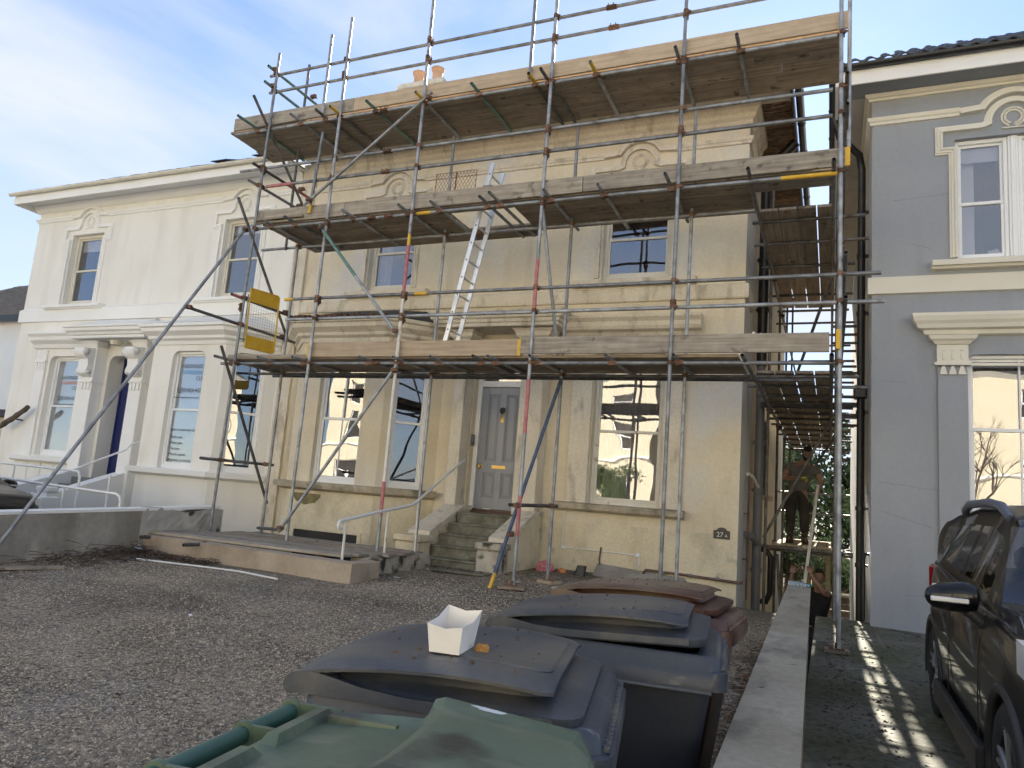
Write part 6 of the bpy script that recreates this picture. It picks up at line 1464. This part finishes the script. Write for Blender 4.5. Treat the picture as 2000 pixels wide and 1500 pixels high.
    for x in (-.36, .36): m.box(x - .24, x + .24, 1.95, 2.55, .55, .72, .05); m.box(x - .23, x + .23, 2.42, 2.58, .70, 1.16, .05); m.box(x - .12, x + .12, 2.46, 2.56, 1.18, 1.34, .04)
    m.box(-.60, .60, 3.15, 3.32, .6, 1.16, .05); m.box(-.68, .68, 1.12, 1.42, .75, 1.02, .05); m.build('cabin_interior', MT['room_dark'], t)
    return t
car1 = make_car('parked_car', 'black compact SUV with silver-grey roof rails parked on the right driveway', (1.60, 3.36, .055), 0)
car1.rotation_euler = (.012, 0, 0)
car2 = make_car('parked_car', 'black car nose just showing over the left boundary wall', (-11.10, 6.9, -.04), -PI / 2 * -1)

# ================================================================== PEOPLE
def skinny(name, pts, edges, rad, mat, parent, root=0, sub=2):
    me = bpy.data.meshes.new(name); me.from_pydata([tuple(p) for p in pts], edges, []); me.update(); o = bpy.data.objects.new(name, me); C.objects.link(o)
    md = o.modifiers.new('skin', 'SKIN'); md.use_smooth_shade = True; md.branch_smoothing = .6
    for k, r in enumerate(rad):
        sv_ = me.skin_vertices[0].data[k]; sv_.radius = (r, r) if not isinstance(r, tuple) else r; sv_.use_root = (k == root)
    s_ = o.modifiers.new('sub', 'SUBSURF'); s_.levels = sub; s_.render_levels = sub
    dg = bpy.context.evaluated_depsgraph_get(); bpy.context.view_layer.update(); dg.update()
    me2 = bpy.data.meshes.new_from_object(o.evaluated_get(dg)); o.modifiers.clear(); o.data = me2; me2.materials.clear(); me2.materials.append(mat)
    for p in me2.polygons: p.use_smooth = True
    o.parent = parent; return o
def head(parent, c, pitch, yaw, skinm, beard=True):
    h = empty('head', c); h.parent = parent; h.rotation_euler = (pitch, 0, yaw)
    m = MB(); rings = []; N = 20
    for i in range(15):
        ph = PI * i / 14; z = .118 * math.cos(ph); r = math.sin(ph) ** .85
        w = .076 * r * (1 if z > -.02 else 1 - .30 * (-(z + .02) / .1)); d = .094 * r * (1 if z > -.02 else 1 - .15 * (-(z + .02) / .1)); ring = []
        for k in range(N):
            a = 2 * PI * k / N; x = w * math.cos(a); y = d * math.sin(a) + (.012 if z > 0 else -.008)
            if math.sin(a) < -.85: # face profile: brow, nose, chin
                y -= .022 * math.exp(-((z + .012) / .020) ** 2) * (1 if abs(x) < .02 else 0) + .006 * math.exp(-((z - .03) / .015) ** 2) - .008 * math.exp(-((z - .012) / .012) ** 2)
            ring.append((x, y, z))
        rings.append(ring)
    m.loft(rings); m.build('face', skinm, h)
    e = MB()
    for s_ in (-1, 1): e.lathe([(0, 0), (.009, .003), (.0, .006)], 8, (s_ * .03, -.086, .01))
    e.build('eyes', MT['hair'], h)
    e = MB(); e.pipe([(-.024, -.090, -.055), (0, -.096, -.053), (.024, -.090, -.055)], .005, 6); e.build('mouth', MT['pink_bag'] if not beard else MT['hair'], h)
    for s_ in (-1, 1): e = MB(); e.tube((s_ * .072, .005, -.01), (s_ * .086, .012, -.008), .026, 10, .018); e.build('ear', skinm, h)
    m = MB(); rings = []
    for i in range(9):
        ph = PI * .56 * i / 8; z = .129 * math.cos(ph); r = math.sin(ph) ** .8; rings.append([(.084 * r * math.cos(2 * PI * k / N), .104 * r * math.sin(2 * PI * k / N) + .016 + (.03 if (math.sin(2 * PI * k / N) < -.3 and z < .07) else 0), z + R_.uniform(-.003, .003)) for k in range(N)])
    m.loft(rings); m.build('hair', MT['hair'], h)
    if beard:
        m = MB(); rings = []
        for z, w, d in ((-.03, .078, .05), (-.06, .070, .082), (-.09, .058, .086), (-.118, .035, .070), (-.128, .01, .05)):
            rings.append([(w * math.sin(a), -d * math.cos(a) - .012, z) for a in [-1.5 + 3.0 * k / 12 for k in range(13)]])
        m.loft(rings, close=False, caps=False); o = m.build('beard', MT['hair'], h); q = o.modifiers.new('solid', 'SOLIDIFY'); q.thickness = .012
    return h
def hand(parent, wrist, d, up, mat, curl=1.0, s=1):
    wrist = Vector(wrist); d = Vector(d).normalized(); up = Vector(up); up = (up - d * up.dot(d)).normalized(); sd = d.cross(up)
    m = MB(); P = lambda a, b, c: wrist + d * a + sd * b * s + up * c
    m.loft([[P(0, -.025, -.016), P(0, .025, -.016), P(0, .025, .016), P(0, -.025, .016)], [P(.045, -.040, -.015), P(.045, .038, -.015), P(.045, .038, .014), P(.045, -.040, .014)], [P(.092, -.041, -.013), P(.092, .038, -.013), P(.092, .038, .012), P(.092, -.041, .012)]])
    for b, L_ in ((-.032, .066), (-.011, .076), (.011, .072), (.031, .056)):
        p = P(.085, b, 0); pts = [p]; ang = .2
        for k in range(3): ang += .62 * curl; q = pts[-1] + (d * math.cos(ang) - up * math.sin(ang)) * (L_ / 3 * 1.1); pts.append(q)
        m.pipe(pts, [.0105, .0095, .009, .007], 7)
    m.pipe([P(.02, -.034, 0), P(.045, -.062, -.012), P(.068, -.066, -.034 * curl), P(.08, -.055, -.052 * curl)], [.014, .012, .011, .008], 7)
    return m.build('hand', mat, parent)
def V(*a): return Vector(a)
p1 = empty('person', (-.52, 14.0, 1.05), 0, 'bearded scaffolder in grey T-shirt and dark cargo trousers standing on the alley deck', 'person')
J = dict(pel=V(0, 0, .93), sp=V(.0, -.02, 1.10), ch=V(.06, -.07, 1.30), ne=V(.12, -.13, 1.44), hd=V(.155, -.20, 1.52), ls=V(-.13, -.10, 1.38), rs=V(.29, -.10, 1.34), le=V(-.24, -.16, 1.12), lh=V(.06, -.36, 1.13), re=V(.37, -.12, 1.08), rh=V(.32, -.26, .84),
         lk=V(-.12, -.04, .50), la=V(-.12, .02, .10), lt=V(-.13, -.14, .04), rk=V(.11, -.05, .50), ra=V(.12, .02, .10), rt=V(.14, -.14, .04), lhp=V(-.09, 0, .90), rhp=V(.09, 0, .90))
nm = list(J); ix = {k: i for i, k in enumerate(nm)}
ed = [('pel', 'sp'), ('sp', 'ch'), ('ch', 'ne'), ('ne', 'hd'), ('ch', 'ls'), ('ls', 'le'), ('le', 'lh'), ('ch', 'rs'), ('rs', 're'), ('re', 'rh'), ('pel', 'lhp'), ('lhp', 'lk'), ('lk', 'la'), ('la', 'lt'), ('pel', 'rhp'), ('rhp', 'rk'), ('rk', 'ra'), ('ra', 'rt')]
rd = dict(pel=(.14, .10), sp=(.14, .10), ch=(.17, .12), ne=.06, hd=.05, ls=.068, rs=.068, le=.046, lh=.030, re=.046, rh=.030, lk=.06, la=.045, lt=.035, rk=.06, ra=.045, rt=.035, lhp=.10, rhp=.10)
skinny('body', [J[k] for k in nm], [(ix[a], ix[b]) for a, b in ed], [rd[k] for k in nm], MT['skin'], p1)
def cloth(nm_, keys, eds, rads, mat, par, Jd, extra=None):
    pts = [Jd[k] if isinstance(k, str) else k for k in keys]; return skinny(nm_, pts, eds, rads, mat, par)
L5 = lambda a, b, t: a + (b - a) * t
cloth('t_shirt', ['sp', L5(J['pel'], J['lhp'] + (J['rhp'] - J['lhp']) / 2, 1.6), 'ch', L5(J['ch'], J['ne'], .55), 'ls', L5(J['ls'], J['le'], .62), 'rs', L5(J['rs'], J['re'], .60)], [(0, 1), (0, 2), (2, 3), (2, 4), (4, 5), (2, 6), (6, 7)], [(.185, .14), (.175, .135), (.225, .165), .115, .105, .078, .105, .078], MT['shirt_grey'], p1, J)
cloth('cargo_trousers', ['pel', L5(J['pel'], J['sp'], .3), 'lhp', 'lk', L5(J['lk'], J['la'], .82), 'rhp', 'rk', L5(J['rk'], J['ra'], .82)], [(0, 1), (0, 2), (2, 3), (3, 4), (0, 5), (5, 6), (6, 7)], [(.16, .12), (.15, .11), .125, .092, .082, .125, .092, .082], MT['trouser'], p1, J)
for s_ in (-1, 1): m = MB(); m.box(s_ * .20 - .03, s_ * .20 + .03, -.06, .06, .58, .74, .02); m.build('cargo_pocket', MT['trouser'], p1)
for a, b in (('la', 'lt'), ('ra', 'rt')):
    x = J[a].x; m = MB(); m.loft([rrect(-.17, .07, .045, .05, 0, .03), rrect(-.18, .075, .052, .054, .025, .03), rrect(-.15, .07, .048, .052, .07, .03), rrect(-.06, .07, .045, .05, .11, .03), rrect(-.055, .065, .05, .052, .20, .03)]); m.M = None
    o = m.build('boot', MT['boot'], p1); o.rotation_euler = (0, 0, PI / 2 + (0.15 if x > 0 else -.15)); o.location = (x, .02, 0.005)
head(p1, J['hd'] + V(0, -.03, .06), .75, .1, MT['skin'])
hand(p1, J['lh'], V(1, -.2, .05), V(0, .3, 1), MT['glove'], 1.3); hand(p1, J['rh'], V(-.05, -.3, -1), V(1, 0, 0), MT['glove'], 1.3)
p2 = empty('person', (-.30, 13.1, LOW), 0, 'dark-haired man in a black top low in the alley, arms raised beyond the dividing wall', 'person')
J2 = dict(pel=V(.12, 0, .95), sp=V(.12, 0, 1.12), ch=V(.12, -.02, 1.35), ne=V(.13, -.04, 1.53), hd=V(.13, -.06, 1.62), ls=V(-.07, -.02, 1.46), rs=V(.30, -.02, 1.46), le=V(-.30, -.20, 1.42), lh=V(-.24, -.28, 1.74), re=V(.22, -.32, 1.50), rh=V(.02, -.38, 1.78),
          lk=V(.02, -.04, .50), la=V(.02, .02, .10), lt=V(.0, -.14, .04), rk=V(.22, -.05, .50), ra=V(.22, .02, .10), rt=V(.24, -.14, .04), lhp=V(.03, 0, .92), rhp=V(.21, 0, .92))
skinny('body', [J2[k] for k in nm], [(ix[a], ix[b]) for a, b in ed], [rd[k] for k in nm], MT['skin'], p2)
cloth('black_top', ['sp', L5(J2['pel'], J2['lhp'] + (J2['rhp'] - J2['lhp']) / 2, 1.6), 'ch', L5(J2['ch'], J2['ne'], .5), 'ls', L5(J2['ls'], J2['le'], .4), 'rs', L5(J2['rs'], J2['re'], .4)], [(0, 1), (0, 2), (2, 3), (2, 4), (4, 5), (2, 6), (6, 7)], [(.185, .14), (.175, .135), (.215, .16), .105, .10, .078, .10, .078], MT['shirt_black'], p2, J2)
cloth('trousers', ['pel', L5(J2['pel'], J2['sp'], .3), 'lhp', 'lk', L5(J2['lk'], J2['la'], .82), 'rhp', 'rk', L5(J2['rk'], J2['ra'], .82)], [(0, 1), (0, 2), (2, 3), (3, 4), (0, 5), (5, 6), (6, 7)], [(.16, .12), (.15, .11), .12, .09, .08, .12, .09, .08], MT['trouser'], p2, J2)
head(p2, J2['hd'] + V(.02, -.02, .09), .15, -.3, MT['skin'], beard=False)
hand(p2, J2['lh'], V(.1, 0, 1), V(0, 1, 0), MT['skin'], .8); hand(p2, J2['rh'], V(-.1, 0, 1), V(0, 1, 0), MT['skin'], 1.2)
bt_ = empty('timber_batten', (0, 0, 0), 0, 'long pale batten passed between the man on the deck and the man below', 'batten')
a = V(-.19, 13.66, 2.08); b = V(-.35, 12.66, .50); m = MB(); d = (b - a); L_ = d.length; m.box(0, L_, -.024, .024, -.008, .008, .002); o = m.build('batten', MT['white_card'], bt_); o.rotation_mode = 'QUATERNION'; o.rotation_quaternion = d.to_track_quat('X', 'Z'); o.location = a
dt = empty('upright_timber', (-.02, 14.6, LOW), 0, 'reddish upright timber post behind the lower man', 'post'); m = MB(); m.box(-.04, .04, -.03, .03, 0, 2.2, .004); m.build('post', MT['new_board'], dt)

# ================================================================== GROUND CLUTTER
def scatter(name, mat, pts, kind='stuff', label=None, cat=None, shape='peb', smin=.004, smax=.012, seed=1):
    r = random.Random(seed); vs = []; fs = []
    for (x, y, z) in pts:
        s = r.uniform(smin, smax) * (1.6 if r.random() < .08 else 1); i = len(vs); a = r.uniform(0, PI)
        ca, sa = math.cos(a), math.sin(a)
        if shape == 'peb':
            sx, sy, sz = s, s * r.uniform(.5, .9), s * r.uniform(.35, .7)
            for px, py, pz in ((1, 0, 0), (0, 1, 0), (-1, 0, .1), (0, -1, 0), (.2, .1, 1)):
                vs.append((x + (px * sx * ca - py * sy * sa), y + (px * sx * sa + py * sy * ca), z + pz * sz))
            fs += [(i, i + 1, i + 4), (i + 1, i + 2, i + 4), (i + 2, i + 3, i + 4), (i + 3, i, i + 4)]
        elif shape == 'leaf':
            t1, t2 = r.uniform(-.5, .5), r.uniform(-.5, .5)
            for px, py, pz in ((1, 0, t1), (0, .45, t2), (-1, 0, -t1), (0, -.45, -t2)):
                vs.append((x + (px * s * ca - py * s * sa), y + (px * s * sa + py * s * ca), z + .004 + (pz + .5) * s * .6))
            fs.append((i, i + 1, i + 2, i + 3))
    m = MB(); m.v = vs; m.f = fs; m.m = [0] * len(fs); m.sm = [False] * len(fs)
    o = m.build(name, mat if isinstance(mat, list) else MT[mat]); tag(o, label, cat, None, kind); return o
gx = lambda x, y: G(x, y) + .012 * math.sin(x * 2.1 + y) * math.sin(y * 1.7 - x)
r = random.Random(99)
for nm_, col, n_, sd in (('pebble_grey', None, 130000, 1), ('pebble_pale', None, 30000, 2)):
    pts = []
    while len(pts) < n_:
        u = r.random(); y = .9 + 9.5 * u ** 1.35; x = -8.8 + 8.3 * r.random()
        if HX0 - .3 < x < HX1 + .3 and y > 7.3: continue
        if -5.7 < x < -4.5 and y > 9.6: continue
        if y > 5 and r.random() < .25: continue
        if -1.4 < x and y < 3.7: continue
        if r.random() < .55 * max(0, math.sin(1.3 * x - .55 * y + .6 * math.sin(y))) ** 3: continue
        pts.append((x, y, gx(x, y) - .001))
    if nm_ == 'pebble_grey': scatter('gravel', 'pebble', pts, label='grey brown gravel covering the forecourt', cat='gravel', smin=.005, smax=.011, seed=sd)
    else:
        mk('pebble_pale', (.26, .24, .21), (.42, .39, .34), 30, .8); scatter('gravel', 'pebble_pale', pts, label='pale chips among the forecourt gravel', cat='gravel', smin=.004, smax=.010, seed=sd)
pts = []
while len(pts) < 2600:
    y = .9 + 9 * r.random() ** 1.3; x = -8.7 + 8.1 * r.random()
    if (HX0 - .3 < x < HX1 + .3 and y > 7.3) or (-5.7 < x < -4.5 and y > 9.6): continue
    pts.append((x, y, gx(x, y) - .002))
scatter('loose_stones', 'pebble', pts, smin=.010, smax=.022, seed=41, label='larger loose stones scattered over the gravel', cat='stones')
pts = []
while len(pts) < 420:
    y = 1.5 + 8.5 * r.random(); x = -8.6 + 8 * r.random()
    if (HX0 - .3 < x < HX1 + .3 and y > 7.3) or (-5.7 < x < -4.5 and y > 9.6): continue
    pts.append((x, y, gx(x, y) + .004))
scatter('leaf_litter', 'leaf_litter', pts, shape='leaf', smin=.010, smax=.022, seed=42, label='few dead leaves blown across the open gravel', cat='leaves')
pts = []
while len(pts) < 2600:
    y = 1.9 + 6.5 * r.random(); x = dwx(y) - .05 - abs(r.gauss(0, .16))
    pts.append((x, y, gx(x, y) + r.uniform(0, .02)))
scatter('leaf_litter', 'leaf_litter', pts, shape='leaf', smin=.012, smax=.035, seed=5, label='dead leaves lying along the dividing wall', cat='leaves')
pts = [(-5.0 + r.gauss(0, .35), 9.5 + r.gauss(0, .06), .39 + r.uniform(0, .01)) for _ in range(160)] + [(-8.2 + r.gauss(0, .35), 7.25 + r.gauss(0, .1), gx(-8.2, 7.2) + r.uniform(0, .04)) for _ in range(600)]
scatter('leaf_litter', 'leaf_litter', pts, shape='leaf', smin=.012, smax=.03, seed=6, label='dead leaves drifted at the steps and the wall corner', cat='leaves')
pts = []
for k in range(200): y = 8.9 + 2.0 * r.random(); x = -1.0 + .5 * r.random(); pts.append((x, y, gx(x, y)))
mk('weed_green', (.03, .06, .015), (.07, .11, .03), 10, .8); scatter('weeds', 'weed_green', [(XR - .15 - abs(r.gauss(0, .5)), F - .03 - abs(r.gauss(0, .05)), gx(-1.5, 11.3)) for _ in range(350)] + [(-.75 + r.gauss(0, .12), 2.5 + 3 * r.random(), gx(-.7, 3) + .01) for _ in range(260)] + [(-5.5 + r.gauss(0, .1), 8.6 + r.gauss(0, .5), .36) for _ in range(160)], shape='leaf', smin=.012, smax=.03, seed=8, label='small weeds at the foot of the walls', cat='weeds')
# twig pile
m = MB(); r = random.Random(4)
for k in range(420):
    t = r.random(); x = -8.78 + abs(r.gauss(0, .22)) + .9 * t * (r.random()); y = 7.30 - 1.7 * (r.random() ** 1.2) * (1 - .5 * t); 
    if k < 150: x = -8.7 + 1.6 * r.random(); y = 7.36 - abs(r.gauss(0, .10))
    z = gx(x, y) + abs(r.gauss(0, .05)) * (1.2 if x < -8.3 else .5); a = r.uniform(0, PI); L_ = r.uniform(.06, .30)
    d = Vector((math.cos(a), math.sin(a), r.uniform(-.2, .3))) * L_; c_ = Vector((x, y, z + .01)); b_ = Vector((r.uniform(-.04, .04), r.uniform(-.04, .04), r.uniform(0, .03)))
    if c_.x - abs(d.x) / 2 < BX + .02: c_.x = BX + .02 + abs(d.x) / 2
    m.pipe([c_ - d / 2, c_ + b_, c_ + d / 2], [.005, .004, .002], 4)
tag(m.build('twig_pile', MT['twig']), 'heap of dead twigs and leaves in the corner of the boundary and kerb walls', 'twigs', None, 'stuff')
# strips and scraps
def simple(name, label, cat, mb, mat, loc=(0, 0, 0), rz=0, part=None):
    t = empty(name, loc, rz, label, cat); mb.build(part or name.split('_')[-1], MT[mat], t); return t
m = MB(); m.pipe([(-8.05, 6.85, gx(-8, 6.85) + .03), (-7.3, 7.05, gx(-7.3, 7) + .02), (-6.6, 7.12, gx(-6.6, 7.1) + .012), (-5.95, 7.05, gx(-6, 7) + .012)], .011, 6); simple('plastic_trim', 'long white plastic trim strip lying along the kerb wall', 'trim strip', m, 'white_plastic')
m = MB(); m.box(-.45, .45, -.06, .06, 0, .03, .003); simple('timber_offcut', 'short flat timber offcut at the foot of the boundary wall, far left', 'timber', m, 'grey_board', (-8.35, 5.55, gx(-8.4, 5.6) + .008), 1.2)
def paper(name, label, x, y, sz, mat, seed, z=None):
    rr = random.Random(seed); m = MB(); n = 5; vs = [(sz * (i / n - .5) * 2, sz * .35 * (j / 2 - .5) * 2 + rr.uniform(-.1, .1) * sz, .004 + rr.uniform(0, .22) * sz) for j in range(3) for i in range(n + 1)]
    m.add(vs, [(j * (n + 1) + i, j * (n + 1) + i + 1, (j + 1) * (n + 1) + i + 1, (j + 1) * (n + 1) + i) for j in range(2) for i in range(n)]); return simple(name, label, 'litter', m, mat, (x, y, (gx(x, y) + .006) if z is None else z), rr.uniform(0, 3))
paper('paper_scrap', 'white scrap of paper alone on the open gravel', -5.16, 5.03, .045, 'print_white', 1)
paper('paper_scrap', 'white scrap at the foot of the kerb wall corner near the steps', -5.0, 8.15, .05, 'print_white', 2)
paper('paper_scrap', 'small crumpled wrapper by the bottom step', -5.25, 9.35, .05, 'print_white', 3)
paper('plastic_wrapper', 'pale blue crumpled plastic in the twig heap', -8.35, 7.10, .09, 'bottle_clear', 4, gx(-8.3, 7.1) + .10)
paper('plastic_scrap', 'white torn plastic beside the bare timber pad under the scaffold', -3.75, 9.05, .10, 'print_white', 6)
m = MB(); m.box(-.42, .42, -.20, .20, 0, .025, .004); simple('paving_slab', 'worn flat paving slab in the gravel before the bottom step', 'slab', m, 'step_stone', (-4.75, 9.45, .372), .06)
# bags and clutter at the wall foot
def lump(name, label, cat, x, y, z, sx, sy, sz, mat, seed):
    rr = random.Random(seed); m = MB(); rings = []
    for i in range(7):
        ph = PI * i / 6; rings.append([(sx * math.sin(ph) * math.cos(a) * rr.uniform(.75, 1.15), sy * math.sin(ph) * math.sin(a) * rr.uniform(.75, 1.15), sz + sz * math.cos(ph) * rr.uniform(.85, 1.0)) for a in [2 * PI * k / 10 for k in range(10)]])
    m.loft(rings, smooth=False); return simple(name, label, cat, m, mat, (x, y, z))
lump('crumpled_bag', 'crumpled red and pink bag against the stucco wall beside the steps', 'bag', -4.05, 10.9, .29, .16, .12, .13, 'pink_bag', 1)
lump('crumpled_bag', 'small orange crumpled bag next to the red one', 'bag', -3.78, 10.95, .30, .08, .06, .08, 'orange_bag', 2)
m = MB(); m.loft([rrect(-.2, .12, .06, .07, 0, .04), rrect(-.2, .12, .065, .07, .05, .04), rrect(-.05, .12, .05, .055, .11, .04), rrect(.0, .14, .04, .045, .24, .03)]); simple('black_boot', 'black rubber boot lying by the wall next to the orange bag', 'boot', m, 'black_plastic', (-3.50, 10.85, .29), .3)
m = MB(); m.tube((-4.2, 10.35, .33), (-2.95, 10.55, .31), .045, 10, hollow=True); simple('ground_tube', 'dark rubber-wrapped tube lying on the ground behind the bins', 'tube', m, 'black_plastic')
m = MB(); m.tube((-4.1, 10.2, .33), (-3.1, 10.32, .30), .03, 10, hollow=True); simple('ground_tube', 'thinner dark tube lying in front of the rubber-wrapped one', 'tube', m, 'steel_dark')
m = MB(); m.loft([[(-3.35, F - .01, .55), (-3.35, F - .32, .34), (-3.35, F - .32, .1), (-3.35, F - .01, .1)], [(-1.98, F - .01, .47), (-1.98, F - .32, .27), (-1.98, F - .32, .1), (-1.98, F - .01, .1)]], smooth=False); simple('cement_haunch', 'sloping grey cement haunch along the foot of the stucco wall', 'haunch', m, 'grey_cement')
m = MB(); m.pipe([(-1.98, F - .15, .33), (-1.82, F - .15, .36), (-1.72, F - .15, .33), (-1.70, F - .15, .26), (-1.78, F - .15, .22), (-1.96, F - .15, .22)], .02, 8); simple('drain_hoop', 'black looped hose end beside the cement haunch', 'hose', m, 'black_plastic')
for k, (x, y, s_, lb) in enumerate(((-.60, 3.05, .07, 'broken brick half in the leaf litter nearest the camera'), (-.55, 3.45, .05, 'smaller broken stone behind the brick half'), (-3.2, 9.1, .06, 'loose brick fragment near the bare timber pad'))):
    m = MB(); m.box(-s_, s_, -s_ * .6, s_ * .6, 0, s_ * .7, s_ * .15); simple('rubble_stone', lb, 'stone', m, 'rubble', (x, y, gx(x, y)), R_.uniform(0, 3))
m = MB(); r = random.Random(77)
gd = lambda x, y: .03 + .014 * y + .01 * math.sin(x * 1.9 + y * .7) * math.sin(y * 1.3)
for y0, sl in ((8.3, -.03), (5.75, -.10)):
    pts = [(-.08 + .1 * k, y0 + sl * .1 * k + r.uniform(-.012, .012)) for k in range(30)]
    for a, b in zip(pts[:-1], pts[1:]): wd = r.uniform(.006, .016); m.quad((a[0], a[1], gd(*a) + .005), (b[0], b[1], gd(*b) + .005), (b[0], b[1] + wd, gd(*b) + .005), (a[0], a[1] + wd, gd(*a) + .005))
tag(m.build('driveway_joint', MT['earth']), kind='structure')
# crumbs of mud on the driveway
r = random.Random(31); pts = [(-.02 + abs(r.gauss(0, .25)), 4.2 + 6.5 * r.random(), 0) for _ in range(700)] + [(.1 + 2.2 * r.random(), 3 + 8 * r.random(), 0) for _ in range(500)]
pts = [(x, y, .03 + .014 * y + .01 * math.sin(x * 1.9 + y * .7) * math.sin(y * 1.3)) for x, y, z in pts]
scatter('drive_grit', 'earth', pts, smin=.006, smax=.022, seed=14, label='crumbs of mud and grit on the driveway', cat='grit')
